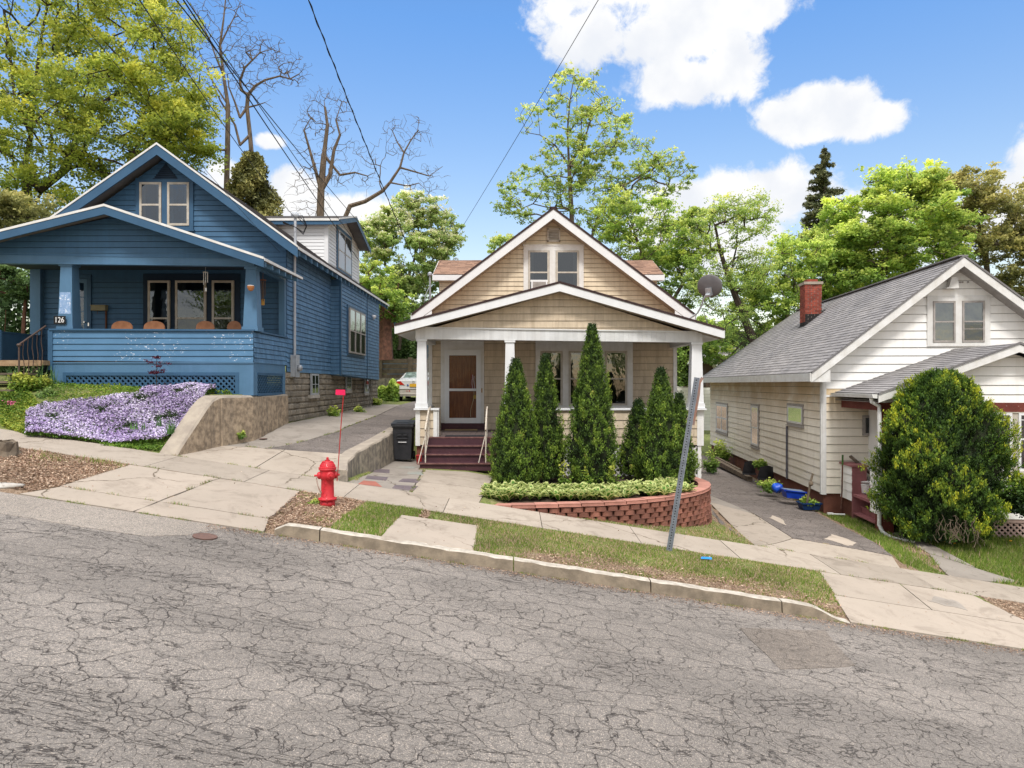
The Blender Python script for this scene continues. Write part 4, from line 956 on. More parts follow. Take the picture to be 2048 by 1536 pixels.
# --- things around it
mb = MB(); mb.box(dx0+.0, dx1-.05, YW-.42, YW-.12, -1.268, -1.25); tag(mb.build('doormat', M['coir']), 'thin tan mat lying against the plum threshold of the door', 'doormat', 'mats on the porch floor')
mb = MB(); mb.box(-1.62, -.68, 16.86, 17.22, -1.268, -1.255); tag(mb.build('doormat', M['rubber']), 'black rubber mat at the top of the plum steps', 'doormat', 'mats on the porch floor')
ac = thing('air_conditioner', 'white window air conditioner in the left gable window of the tan house', 'air conditioner', (.62, YW-.2, 2.6))
mb = MB(); x0, x1 = (1061.5-1024)/F*YW, (1094.5-1024)/F*YW; z1_ = (768-563)/F*YW
mb.fbox(fw_, x0+.02, x1-.02, z1_-.5, z1_, .03, .2); mb.fbox(fw_, x0-.0, x1, z1_-.01, z1_+.02, .03, .1); mb.build('housing', M['white'], ac, bevel=.012)
mb = MB()
mb.fbox(fw_, x0+.05, x1-.05, z1_-.46, z1_-.035, .2, .203)
for i in range(20): mb.fbox(fw_, x0+.055+i*.0185, x0+.060+i*.0185, z1_-.46, z1_-.04, .203, .21)
mb.build('grille', M['frame_gray'], ac)
# satellite dish
sd = thing('satellite_dish', 'grey oval satellite dish on a bent pole at the right corner of the tan roof', 'satellite dish', (4.75, 19.0, 1.6))
c0 = P(1419, 572, 18.6); ax = V(.62, .74, .26).normalized()
mb = MB(); prof = [(0.0, -.06), (.12, -.056), (.22, -.042), (.30, -.018), (.345, .0), (.35, .012), (.34, .012), (.30, -.004), (.22, -.028), (.12, -.043), (0.001, -.048)]
a = ax.cross(V(0, 0, 1)).normalized(); b = a.cross(ax); nn = 36; i0 = len(mb.v)
for r, h in prof:
    for j in range(nn):
        t = 2*pi*j/nn; mb.v.append(tuple(c0+ax*h+a*cos(t)*r*1.0+b*sin(t)*r*.88))
for k in range(len(prof)-1):
    for j in range(nn): mb.f.append((k*nn+j, k*nn+(j+1) % nn, (k+1)*nn+(j+1) % nn, (k+1)*nn+j)); mb.rv.append(.5); mb.mi.append(0)
mb.build('reflector', M['dish'], sd, smooth=True)
mb = MB(); bk = c0-ax*.07-b*.14; ft = P(1378, 638, 18.9); el_ = P(1404, 610, 18.7)
mb.tube([bk-ax*.04, P(1406, 600, 18.65), el_, P(1395, 626, 18.8), ft], .025, 8); mb.tube([P(1407, 622, 18.7), P(1415, 648, 18.9)], .012, 6); mb.tube([P(1393, 628, 18.8), P(1390, 641, 19.0)], .010, 6)
mb.build('mast', M['galv'], sd)
mb = MB(); mb.bar(bk-b*.1, bk+b*.1, .16, .1, ax); mb.bar(bk-b*.06-ax*.05, bk-ax*.12-b*.1, .12, .07); mb.build('bracket', M['galv'], sd)
mb = MB(); fa = c0+ax*.42-b*.02+a*.05; mb.tube([c0-b*.3, c0-b*.2+ax*.25, fa], .012, 6); mb.bar(fa-ax*.02, fa+ax*.12, .13, .07); mb.bar(fa+a*.07, fa-a*.07, .05, .05); mb.build('feed_arm', M['galv'], sd)
# trash bin
tb = thing('trash_bin', 'black wheeled trash bin beside the left porch pier', 'trash bin', (-2.66, 17.3, -1.86))
mb = MB(); cx, cy, z0 = -2.655, 17.2, -1.86
lo = [(cx-.2, cy-.2), (cx+.2, cy-.2), (cx+.2, cy+.22), (cx-.2, cy+.22)]; hi = [(cx-.235, cy-.26), (cx+.235, cy-.26), (cx+.235, cy+.26), (cx-.235, cy+.26)]
for i in range(4): mb.poly([(*lo[i], z0+.03), (*lo[(i+1) % 4], z0+.03), (*hi[(i+1) % 4], z0+.84), (*hi[i], z0+.84)])
mb.poly([(*p, z0+.03) for p in lo]); mb.box(cx-.25, cx+.25, cy-.275, cy+.27, z0+.80, z0+.86)
mb.box(cx-.12, cx-.02, cy-.265, cy-.24, z0+.62, z0+.66); mb.box(cx+.02, cx+.12, cy-.265, cy-.24, z0+.62, z0+.66); mb.box(cx-.13, cx+.13, cy-.262, cy-.24, z0+.54, z0+.57)
mb.build('body', M['binblack'], tb, bevel=.01)
mb = MB(); mb.prism([(cx-.27, cy-.30, z0+.865), (cx+.27, cy-.30, z0+.865), (cx+.26, cy+.28, z0+.93), (cx-.26, cy+.28, z0+.93)], (0, 0, .035)); mb.box(cx-.27, cx+.27, cy-.305, cy-.285, z0+.84, z0+.9); mb.prism([(cx-.15, cy-.18, z0+.915), (cx+.15, cy-.18, z0+.915), (cx+.14, cy+.16, z0+.955), (cx-.14, cy+.16, z0+.955)], (0, 0, .012)); mb.build('lid', M['binblack'], tb, bevel=.012)
mb = MB(); mb.box(cx-.1, cx+.1, cy-.264, cy-.25, z0+.445, z0+.46); mb.build('label_strip', M['whitetext'], tb)
for sx in (-1, 1): mb = MB(); mb.lathe([(.1, 0), (.1, .04)], (cx+sx*.22-.02, cy+.2, z0+.1), (1, 0, 0), 16); mb.build('wheel', M['tyre'], tb)
mb = MB(); mb.lathe([(.09, 0), (.12, .22), (.13, .22), (.10, .24)], (-2.18, 16.72, -1.93), (0, 0, 1), 14); tag(mb.build('bucket', mk('red_bucket', (.3, .02, .02), None, 9, .5)), 'small dark red bucket under the left porch pier', 'bucket')

# ---------------------------------------------------------------- low driveway wall by the forecourt
mb = MB(); ys_ = np.linspace(12.64, 17.9, 44)
def wtop(y): return float(np.interp(y, [12.6, 12.9, 13.6, 14.2, 15.5, 17.9], [-1.56, -1.52, -1.44, -1.37, -1.24, -1.12]))
for i in range(len(ys_)-1):
    for (ya, yb_) in ((ys_[i], ys_[i+1]),):
        def sec(y):
            x = float(bD(y)); w = .22; return [V(x+.10, y, -2.3), V(x+.08+.01*sin(y*7), y, wtop(y)-.03), V(x+.06, y, wtop(y)), V(x-w+.03, y, wtop(y)+.01), V(x-w, y, wtop(y)-.03), V(x-w, y, -2.2)]
        A = sec(ya); B = sec(yb_)
        for q in range(5): mb.poly([A[q], B[q], B[q+1], A[q+1]], .5, 1 if q in (1, 2, 3) else 0)
mb.poly(sec(ys_[0]), .5, 0); mb.poly(sec(ys_[-1]), .5, 0)
o = mb.build('retaining_wall', [M['retain2'], M['retaintop']]); tag(o, 'low curved concrete wall with dark stains beside the forecourt and trash bin', 'wall')

# ---------------------------------------------------------------- curved block wall and bed
bp = [V(-.42, 12.70, 0), V(.75, 12.74, 0), V(2.2, 12.97, 0), V(3.3, 13.62, 0), V(3.95, 14.45, 0), V(4.2, 15.3, 0), V(4.12, 16.1, 0)]
def cr(p, t):
    n = len(p)-1; k = min(int(t*n), n-1); u = t*n-k; a = p[max(k-1, 0)]; b = p[k]; c = p[k+1]; d = p[min(k+2, n)]
    return .5*((2*b)+(c-a)*u+(2*a-5*b+4*c-d)*u*u+(3*b-a-3*c+d)*u**3)
pl_ = [cr(bp, i/400) for i in range(401)]; sl = [0]
for i in range(400): sl.append(sl[-1]+(pl_[i+1]-pl_[i]).length)
def at(s):
    s = min(max(s, 0), sl[-1]-1e-4); i = int(np.searchsorted(sl, s, side='right'))-1; u = (s-sl[i])/(sl[i+1]-sl[i]+1e-9); p = pl_[i].lerp(pl_[min(i+1, 400)], u)
    d = (pl_[min(i+3, 400)]-pl_[max(i-3, 0)]).normalized(); return p, d
gwl = thing('garden_wall', 'curved red block garden wall holding the hosta bed', 'garden wall', (2.2, 13.2, -2.6))
ztop = lambda s: -2.185+.05*min(1, s/3)
mb = MB()
for row in range(8):
    s = (row % 2)*.11
    while s < sl[-1]-.1:
        w = .205; p, d = at(s+w/2); nrm = V(d.y, -d.x, 0); zc = ztop(s)-.075-(row+1)*.092
        if zc+.09 > gz(p.x+nrm.x*.1, p.y+nrm.y*.1)-.02:
            off = rnd.uniform(-.016, .014)-row*-.004
            o0 = p+nrm*(.02+off); fcs = [(-w/2, -.02), (-w/2+.01, .045), (-.04, .072), (.045, .07), (w/2-.012, .04), (w/2-.004, -.02)]
            mb.prism([(o0+d*a+nrm*b)+V(0, 0, zc) for a, b in fcs], (rnd.uniform(-.008, .008), rnd.uniform(-.004, .004), .086), rnd.random())
        s += w+.012
mb.build('blocks', M['redblock'], gwl, bevel=.006)
mb = MB(); s = 0
while s < sl[-1]-.12:
    w = .42; p, d = at(s); q, d2 = at(s+w-.012); n1 = V(d.y, -d.x, 0); n2 = V(d2.y, -d2.x, 0); z = ztop(s)-.062
    mb.prism([p+n1*.1+V(0, 0, z), q+n2*.1+V(0, 0, z), q-n2*.14+V(0, 0, z), p-n1*.14+V(0, 0, z)], (0, 0, .06), rnd.random()); s += w
mb.build('cap', M['redcap'], gwl, bevel=.008)
mb = MB(); inner = [at(s)[0]-V(at(s)[1].y, -at(s)[1].x, 0)*.1 for s in np.linspace(0, sl[-1], 30)]
pts = [(p.x, p.y) for p in inner]+[(4.1, 16.98), (-.42, 16.98), (-.40, 14.5)]
# soil as a fan of strips
cxs = (1.6, 15.2)
for i in range(len(pts)):
    a = pts[i]; b = pts[(i+1) % len(pts)]
    for k in range(5):
        t0_, t1_ = k/5, (k+1)/5
        f = lambda p, t: (cxs[0]+(p[0]-cxs[0])*t, cxs[1]+(p[1]-cxs[1])*t, -2.24+.012*sin(p[0]*9+t*20)+(.05 if t < .9 else 0))
        mb.poly([f(a, t0_), f(a, t1_), f(b, t1_), f(b, t0_)])
mb.build('soil', M['soil'], gwl)
mb = MB(); mb.prism([(-.58, 12.9, -2.3), (-.40, 12.75, -2.3), (-.38, 16, -2.3), (-.44, 16, -2.3)], (0, 0, .12)); mb.build('bed_edge', M['soil'], gwl)
# ---------------------------------------------------------------- the blue house
BB = thing('blue_house', 'blue clapboard house with deep front porch, white side dormer and house number 126', 'house', (-8.5, 17.2, -.9))
bYW, bYP, bXR, bXL, bXC = 17.2, 15.0, -5.54, -11.6, -8.5
bf = XF(bYW)
slR = (5.75-3.29)/(8.5-5.16)
mb = MB(); siding(mb, bf, [(bXL, .45), (bXR, .45), (bXR, 3.4), (bXL, 3.4)], .128, .018)
mb.build('wall', M['bluelap'], BB)
mb = MB(); siding(mb, bf, [(bXL, 2.6), (bXR, 2.6), (bXR, 3.42), (bXC, 5.56), (bXL, 3.30)], .128, .016)
mb.build('gable_wall', M['bluelap'], BB)
sr = SR(bXR)
mb = MB(); siding(mb, sr, [(bYW, .30), (21.45, .30), (21.45, 3.5), (bYW, 3.5)], .118, .016, shake=(.1, .24), jit=.004, gap=.004)
siding(mb, sr, [(27.6, .2), (28.9, .2), (28.9, 3.5), (27.6, 3.5)], .118, .016, shake=(.1, .24), jit=.004)
mb.build('side_wall', M['blueshake'], BB)
mb = MB(); siding(mb, SR(-5.25), [(21.4, .28), (27.6, .17), (27.6, 3.2), (21.4, 3.2)], .118, .016, shake=(.12, .26), jit=.003, gap=.003, t0=.18)
siding(mb, XF(21.4), [(bXR, .29), (-5.25, .29), (-5.25, 3.2), (bXR, 3.2)], .118, .014)
mb.poly([(bXR, 21.4, .27), (-5.25, 21.4, .27), (-5.25, 27.6, .17), (bXR, 27.6, .17)])
bo = mb.build('bay', M['blueshake'], BB)
mb = MB(); mb.box(-5.27, -5.215, 21.36, 21.47, .27, 3.2); mb.box(-5.25, -5.22, 25.28, 25.36, .2, 3.2); mb.box(-5.6, -5.21, 21.37, 21.385, 3.0, 3.2); mb.build('corner_board', M['bluetrim'], bo)
mb = MB(); siding(mb, SL(bXL), [(bYW, .3), (28.9, .3), (28.9, 3.3), (bYW, 3.3)], .128, .016); mb.build('side_wall', M['bluelap'], BB)
# foundation blocks
mb = MB()
def blocks(mb, fr, s0, s1, z0, z1, bh=.158, bw=.42, dom=.03):
    r = 0; z = z1-bh
    while z > z0-bh:
        s = s0-(bw/2 if r % 2 else 0)
        while s < s1:
            a = max(s, s0)+.006; b = min(s+bw, s1)-.006
            if b-a > .03:
                c = dom+rnd.uniform(-.008, .012); rv = rnd.random(); w = b-a; zb, zt = z+.006, z+bh-.006
                o_ = [(a, zb), (b, zb), (b, zt), (a, zt)]; i_ = [(a+.035 if w > .1 else a+w*.3, zb+.03), (b-.035 if w > .1 else b-w*.3, zb+.03), (b-.035 if w > .1 else b-w*.3, zt-.03), (a+.035 if w > .1 else a+w*.3, zt-.03)]
                cc = [c+rnd.uniform(-.008, .01) for _ in range(4)]
                mb.poly([fr.W(x, y, cc[k]) for k, (x, y) in enumerate(i_)], rv)
                for k in range(4): mb.poly([fr.W(*o_[k], .004), fr.W(*o_[(k+1) % 4], .004), fr.W(*i_[(k+1) % 4], cc[(k+1) % 4]), fr.W(*i_[k], cc[k])], rv*.8)
            s += bw
        z -= bh; r += 1
    mb.poly([fr.W(s0, z0, 0), fr.W(s1, z0, 0), fr.W(s1, z1, 0), fr.W(s0, z1, 0)], 0)
blocks(mb, SR(bXR-.03), bYW-.06, 28.9, -1.5, .30)
mb.build('foundation', M['stoneblock'], BB)
frs = SR(bXR)
for (a, b, ya, yb_) in ((19.15, 19.85, 742, 790), (23.2, 23.85, 752, 781), (26.1, 26.8, 762, 786)):
    zt = .285; zb = -(ya*0+yb_-768)/F*a
    pane_window(BB, frs, a, b, zb, zt, 'meter', .05, .05, rail=0, glass='glass', name='cellar_window', mull=(.5,), bars=(.5,), base=.02, back='curtain')
    mb = MB(); mb.fbox(frs, a-.08, b+.08, zb-.09, zb-.003, -.02, .07); mb.build('stone_sill', M['stone'], BB)
# roof
ye, yb = 16.78, 29.2; ez, ap = 3.29, 5.75; eR, eL = -5.13, -11.98; ezL = ap-(8.5*-1-eL)*-1*-.0 if False else ap-(bXC-eL)*.70
roof_slope(BB, (eR, ye, ez), (eR, yb, ez), (bXC, yb, ap), (bXC, ye, ap), M['roofgray2'], thick=.05)
roof_slope(BB, (eL, yb, ezL), (eL, ye, ezL), (bXC, ye, ap), (bXC, yb, ap), M['roofgray2'], thick=.05)
mb = MB()
for x, z in ((eR, ez), (eL, ezL)): rake(mb, (x, ye, z+.03), (bXC, ye, ap+.03), .05, (0, -.05, 0))
mb.box(eR, eR+.015, ye, yb, ez-.06, ez+.012)
mb.build('drip_edge', M['whitetrim'], BB)
mb = MB()
for x, z in ((eR, ez), (eL, ezL)): rake(mb, (x, ye, z-.022), (bXC, ye, ap-.022), .24, (0, -.035, 0))
mb.build('rake_board', M['bluetrim'], BB)
mb = MB()
for x, z in ((eR, ez), (eL, ezL)): mb.poly([(x, ye, z-.07), (bXC, ye, ap-.07), (bXC, bYW, ap-.07), (x, bYW, z-.07)])
mb.poly([(eR, ye, ez-.065), (eR, yb, ez-.065), (bXR-.3, yb, ez+.30), (bXR-.3, ye, ez+.30)])
mb.build('soffit', M['bluetrim'], BB)
y = ye+.15
while y < yb-.1:
    mb = MB(); s = .735
    mb.prism([(eR-.01, y, ez-.075), (eR-.01, y, ez-.20), (eR-.42, y, ez-.075+.42*s-.15), (eR-.42, y, ez-.075+.42*s)], (0, .055, 0)); mb.build('rafter_tail', M['bluetrim2'], BB); y += .52
# gable louver
mb = MB(); lx0, lx1 = -8.78, -8.24
for i in range(6):
    z = 5.02+i*.05; w = .30*(1-i/7.5); mb.fbox(bf, bXC-w, bXC+w, z, z+.022, .01, .05)
mb.prism([bf.W(bXC-.34, 4.98, .01), bf.W(bXC+.34, 4.98, .01), bf.W(bXC, 5.42, .01)], bf.n*.012); mb.build('gable_vent', M['bluedark'], BB)
# gable window pair
a0, a1 = (273-1024)/F*bYW, (388-1024)/F*bYW; zt, zb = (768-357)/F*bYW, (768-452)/F*bYW
mb = MB(); mb.fbox(bf, a0, a0+.10, zb-.1, zt, 0, .045); mb.fbox(bf, a1-.10, a1, zb-.1, zt, 0, .045); mb.fbox(bf, a0+.1, a1-.1, zt-.1, zt, 0, .044); mb.fbox(bf, (325-1024)/F*bYW, (336-1024)/F*bYW, zb, zt-.1, 0, .044); mb.fbox(bf, a0-.03, a1+.03, zb-.14, zb-.1, 0, .08); mb.fbox(bf, a0+.1, a1-.1, zb-.1, zb, 0, .04)
mb.build('window_casing', M['bluetrim'], BB)
for a, b in ((281, 324.5), (336.5, 380)):
    pane_window(BB, bf, (a-1024)/F*bYW, (b-1024)/F*bYW, zb, zt-.105, 'frame_tan', .055, .06, rail=.48, glass='glass', lower='glass', curtain=[(0, .2, 0, 1), (.85, 1, 0, 1)])
# front triple window
mb = MB(); zt, zb = (768-548)/F*bYW, .75; mb.fbox(bf, (288-1024)/F*bYW, (481-1024)/F*bYW, zb, zt, 0, .04); mb.build('window_casing', M['bluedark'], BB)
for a, b in ((299, 342.6), (353.5, 415), (426.6, 470)):
    pane_window(BB, bf, (a-1024)/F*bYW, (b-1024)/F*bYW, .85, (768-562)/F*bYW, 'frame_tan', .055, .05, rail=.45, glass='glass', lower='glassdark', base=.041, curtain=[(0, .6, 0, .5), (.7, 1, .1, .9)] if a > 400 else [(0, .3, 0, 1), (.6, .95, 0, .6)])
# front door
dx0, dx1 = (141-1024)/F*bYW, (176-1024)/F*bYW
mb = MB(); mb.fbox(bf, dx0-.1, dx0, .5, 2.68, 0, .05); mb.fbox(bf, dx1, dx1+.1, .5, 2.68, 0, .05); mb.fbox(bf, dx0, dx1, 2.58, 2.68, 0, .05); mb.build('door_casing', M['bluetrim'], BB)
mb = MB(); mb.fbox(bf, dx0+.003, dx0+.08, .52, 2.575, .0, .04); mb.fbox(bf, dx1-.08, dx1-.003, .52, 2.575, .0, .04); mb.fbox(bf, dx0+.08, dx1-.08, .52, .72, 0, .04); mb.fbox(bf, dx0+.08, dx1-.08, 2.48, 2.575, 0, .04)
mb.fbox(bf, (dx0+dx1)/2-.012, (dx0+dx1)/2+.012, .72, 2.48, .01, .036)
for i in range(1, 5): z = .72+1.76*i/5; mb.fbox(bf, dx0+.08, dx1-.08, z-.01, z+.01, .01, .034)
dr = mb.build('front_door', M['bluetrim2'], BB)
mb = MB(); mb.poly([bf.W(dx0+.08, .72, .028), bf.W(dx1-.08, .72, .028), bf.W(dx1-.08, 2.48, .028), bf.W(dx0+.08, 2.48, .028)]); mb.build('pane', M['glass'], dr)
mb = MB(); mb.fbox(bf, dx1-.06, dx1-.03, 1.50, 1.53, .04, .09); mb.fbox(bf, dx1+.03, dx1+.06, 1.42, 1.5, .05, .06); mb.build('handle', M['chrome'], dr)
# mailbox
mbx = thing('mailbox', 'beige wall mailbox beside the dark porch door of the blue house', 'mailbox', (P(202, 616, bYW-.06)))
mb = MB(); a, b = (188-1024)/F*bYW, (217-1024)/F*bYW; z0, z1 = (768-622)/F*bYW, (768-612)/F*bYW; mb.fbox(bf, a, b, z0, z1, .02, .14); mb.fbox(bf, a-.01, b+.01, z1, z1+.012, .02, .16); mb.build('box', mk('mailbox_beige', (.24, .22, .13), None, 9, .6), mbx)
mb = MB(); mb.fbox(bf, b-.05, b-.02, z0-.55, z0, .02, .06); mb.tube([bf.W((a+b)/2-.03, z0, .1), bf.W((a+b)/2-.03, z0-.08, .11)], .006, 5); mb.build('strap', M['redbark'], mbx)
# porch floor, beams, ceiling, gable
mb = MB(); mb.box(bXL, bXR-.02, bYP+.02, bYW, .44, .50); mb.build('porch_floor', M['oldwood'], BB)
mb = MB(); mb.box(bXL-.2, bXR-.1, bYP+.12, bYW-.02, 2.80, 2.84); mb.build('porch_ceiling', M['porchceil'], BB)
def sag(x): return -.05*(x+11)/5.5
pf = XF(bYP)
mb = MB(); mb.prism([pf.W(-12.3, 2.60, 0), pf.W(bXR, 2.525, 0), pf.W(bXR, 2.80, 0), pf.W(-12.3, 2.86, 0)], (0, .14, 0)); mb.prism([(bXR-.14, bYP+.141, 2.53), (bXR, bYP+.141, 2.53), (bXR, bYP+.141, 2.80), (bXR-.14, bYP+.141, 2.80)], (0, bYW-bYP-.145, 0))
mb.prism([(-12.3, bYP-.01, 2.60), (bXR+.01, bYP-.01, 2.525), (bXR+.01, bYP-.01, 2.545), (-12.3, bYP-.01, 2.62)], (0, .02, 0))
mb.build('porch_beam', M['bluetrim2'], BB)
pax, paz = -8.46, 3.71; pez, pezL = 2.61, 2.86; pxL, pxR = -11.9, -5.15; pyf = 14.55
mb = MB(); siding(mb, pf, [(-11.95, 2.78), (bXR, 2.68), (bXR, 2.72), (pax, 3.60), (-11.95, 2.82)], .125, .016, t0=2.68); mb.build('porch_gable', M['bluelap'], BB)
roof_slope(BB, (pxR, pyf, pez), (pxR, bYW, pez), (pax, bYW, paz), (pax, pyf, paz), M['roofgray2'], name='porch_roof', thick=.04)
roof_slope(BB, (pxL, bYW, pezL), (pxL, pyf, pezL), (pax, pyf, paz), (pax, bYW, paz), M['roofgray2'], name='porch_roof', thick=.04)
mb = MB()
for x, z in ((pxR, pez), (pxL, pezL)): rake(mb, (x, pyf, z+.028), (pax, pyf, paz+.028), .05, (0, -.045, 0))
mb.box(pxR, pxR+.014, pyf, bYW, pez-.045, pez+.012); mb.build('drip_edge', M['whitetrim'], BB)
mb = MB()
for x, z in ((pxR, pez), (pxL, pezL)): rake(mb, (x, pyf, z-.022), (pax, pyf, paz-.022), .165, (0, -.035, 0))
mb.build('rake_board', M['bluetrim'], BB)
mb = MB()
for x, z in ((pxR, pez), (pxL, pezL)): mb.poly([(x, pyf, z-.05), (pax, pyf, paz-.05), (pax, bYP+.1, paz-.05), (x, bYP+.1, z-.05)])
mb.poly([(pxR, pyf, pez-.05), (pxR, bYW, pez-.05), (bXR-.1, bYW, pez+.1), (bXR-.1, pyf, pez+.1)]); mb.build('soffit', M['bluetrim'], BB)
y = pyf+.1
while y < bYW:
    mb = MB(); mb.prism([(pxR-.01, y, pez-.055), (pxR-.01, y, pez-.155), (pxR-.36, y, pez-.055), (pxR-.36, y, pez+.06)], (0, .05, 0)); mb.build('rafter_tail', M['bluetrim2'], BB); y += .43
# porch pillars
def pillar(x0, x1, w0, w1, z0, z1, peel=False):
    xc = (x0+x1)/2; mb = MB(); yc = bYP+.17
    a = [(xc-w0, yc-w0), (xc+w0, yc-w0), (xc+w0, yc+w0), (xc-w0, yc+w0)]; b = [(xc-w1, yc-w1), (xc+w1, yc-w1), (xc+w1, yc+w1), (xc-w1, yc+w1)]
    for i in range(4): mb.poly([(*a[i], z0), (*a[(i+1) % 4], z0), (*b[(i+1) % 4], z1), (*b[i], z1)])
    mb.box(xc-w1-.03, xc+w1+.03, yc-w1-.03, yc+w1+.03, z1-.06, z1-.002); mb.box(xc-w0-.02, xc+w0+.02, yc-w0-.02, yc+w0+.02, z0, z0+.09)
    o = mb.build('porch_column', M['bluetrim2'], BB)
    if peel:
        m2 = MB(); za, zb_ = 1.50, 1.97; f = lambda z: w0+(w1-w0)*(z-z0)/(z1-z0)
        n = 14; pts = []
        L = [(-f(za+(zb_-za)*i/n)+.01+rnd.uniform(0, .012), za+(zb_-za)*i/n+rnd.uniform(-.01, .01)) for i in range(n+1)]; R = [(f(z)-.02-rnd.uniform(0, .02), z) for _, z in L]
        for i in range(n): m2.poly([(xc+L[i][0], yc-f(L[i][1])-.004, L[i][1]), (xc+R[i][0], yc-f(R[i][1])-.004, R[i][1]), (xc+R[i+1][0], yc-f(R[i+1][1])-.004, R[i+1][1]), (xc+L[i+1][0], yc-f(L[i+1][1])-.004, L[i+1][1])])
        m2.build('peeling_paint', M['peeled'], o)
    return o
pillar(-9.75, -9.42, .16, .12, 1.16, 2.60, True); pillar(-5.80, -5.44, .155, .105, 1.14, 2.53)
mb = MB(); mb.box(bXR-.14, bXR, bYW-.16, bYW-.001, 1.1, 2.53); mb.box(-11.75, -11.5, bYW-.14, bYW-.003, .5, 2.8); mb.build('pilaster', M['bluetrim2'], BB)
# front rail wall
mb = MB(); siding(mb, pf, [(-9.83, .50), (bXR, .465), (bXR, 1.13), (-9.83, 1.15)], .130, .018, t0=.47); mb.build('porch_half_wall', M['bluepeel'], BB)
mb = MB(); siding(mb, SR(bXR), [(bYP, .46), (bYW, .46), (bYW, 1.12), (bYP, 1.12)], .11, .016, shake=(.06, .13), jit=.006, gap=.005); siding(mb, SR(bXR-.16), [(bYP, .5), (bYW, .5), (bYW, 1.12), (bYP, 1.12)], .11, .0)
mb.build('porch_half_wall', M['blueshake'], BB)
mb = MB(); mb.prism([(-9.9, bYP-.05, 1.15), (bXR+.03, bYP-.05, 1.13), (bXR+.03, bYP-.05, 1.165), (-9.9, bYP-.05, 1.185)], (0, .26, 0)); mb.box(bXR-.19, bXR+.04, bYP+.22, bYW, 1.125, 1.16); mb.fbox(pf, -9.93, -9.83, .3, 1.15, -.01, .03)
mb.build('half_wall_cap', M['bluetrim'], BB)
mb = MB(); mb.box(bXL+.02, bXL+.08, bYP, bYW, .5, 1.16); mb.box(bXL, bXL+.1, bYP, bYW, 1.16, 1.19); mb.box(-11.5, -10.97, bYP+.0, bYP+.06, .5, 1.16); mb.build('side_rail', M['bluelap'], BB)
# skirt
mb = MB(); mb.fbox(pf, -9.86, bXR, .25, .46, -.06, .0); mb.fbox(pf, -9.86, -9.62, -.6, .25, -.06, .0); mb.fbox(pf, -5.85, bXR, -.245, .25, -.06, .0); mb.fbox(pf, -9.9, bXR+.01, .44, .468, .0, .02)
mb.box(bXR-.06, bXR, bYP+.061, bYW-.1, .25, .46); mb.box(bXR-.06, bXR, bYP+.061, bYP+.24, -.245, .25); mb.box(bXR-.06, bXR, bYW-.28, bYW-.1, -.245, .25)
mb.build('skirt_frame', M['bluetrim2'], BB)
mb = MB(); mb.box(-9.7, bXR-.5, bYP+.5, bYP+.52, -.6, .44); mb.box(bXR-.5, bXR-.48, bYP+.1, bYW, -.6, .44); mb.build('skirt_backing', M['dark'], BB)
mb = MB(); lattice(mb, XF(bYP+.03), -9.6, -5.87, -.45, .22, .085, .036); 
for a in ((-9.62, -5.85, .18, .25), (-9.62, -9.55, -.5, .18), (-5.93, -5.85, -.5, .18), (-9.62, -5.85, -.30, -.24)): mb.fbox(XF(bYP+.02), *a, .0, .03)
mb.build('lattice_skirt', M['bluetrim'], BB)
mb = MB(); ff = SR(bXR-.03); lattice(mb, ff, bYP+.24, bYW-.28, -.22, .25, .075, .03)
for a in ((bYP+.24, bYW-.28, .19, .25), (bYP+.24, bYW-.28, -.26, -.2)): mb.fbox(SR(bXR-.02), *a, 0, .03)
mb.build('lattice_skirt', M['bluetrim'], BB)
# steps and rail on the left
mb = MB(); mb.box(-11.2, -9.88, bYP-.25, bYP+.1, .40, .50); mb.box(-11.2, -9.9, bYP-.3, bYP-.26, .38, .5); mb.build('landing', M['rawwood'], BB)
for k in range(3):
    mb = MB(); z = .40-.17*(k+1); mb.box(-11.2, -9.95, bYP-.3-.27*(k+1), bYP-.3-.27*k, z-.04, z); mb.build('step', M['oldwood'], BB)
mb = MB(); x = -9.98
mb.tube([V(x, bYP-.02, 1.24), V(x-.02, 14.2, .80)], .022, 6); mb.lathe([(.03, 0), (.045, .03), (.03, .06)], V(x-.02, 14.2, .76)); mb.tube([V(x-.02, 14.2, .8), V(x-.02, 14.2, -.1)], .018, 6)
for k in range(5):
    y = 14.3+k*.14; t = (y-14.2)/.78; mb.tube([V(x, y, .80+.44*t), V(x-.015, y, .55+.4*t), V(x+.015, y, .35+.4*t), V(x, y, .05+.4*t)], .009, 5)
mb.tube([V(x, 14.2, .05), V(x, bYP-.03, .46)], .012, 5); mb.build('handrail', M['iron_dark'], BB)
# house number
def textobj(s, size, mat, fr, a, b, d, parent, name='digits', ext=.002, al='CENTER', sx=1):
    cu = bpy.data.curves.new(name, 'FONT'); cu.body = s; cu.size = size; cu.extrude = ext; cu.align_x = al; cu.align_y = 'CENTER'
    t = bpy.data.objects.new(name, cu); C.objects.link(t); dg = bpy.context.evaluated_depsgraph_get(); dg.update(); me = bpy.data.meshes.new_from_object(t.evaluated_get(dg)); bpy.data.objects.remove(t)
    R = Matrix([[fr.u.x*sx, fr.v.x, fr.n.x], [fr.u.y*sx, fr.v.y, fr.n.y], [fr.u.z*sx, fr.v.z, fr.n.z]]).to_4x4(); me.transform(Matrix.Translation(fr.W(a, b, d)-woff(parent)) @ R)
    me.materials.clear(); me.materials.append(mat); o = bpy.data.objects.new(name, me); C.objects.link(o); o.parent = parent; return o
mb = MB(); pn = XF(bYP-.03); mb.fbox(pn, P(108, 0, bYP-.03).x, P(131.5, 0, bYP-.03).x, 1.28, 1.455, 0, .012); pl0 = mb.build('number_plaque', M['blacktext'], BB)
textobj('126', .165, M['whitetext'], pn, P(119.5, 0, bYP-.03).x, 1.365, .014, pl0, sx=.85)
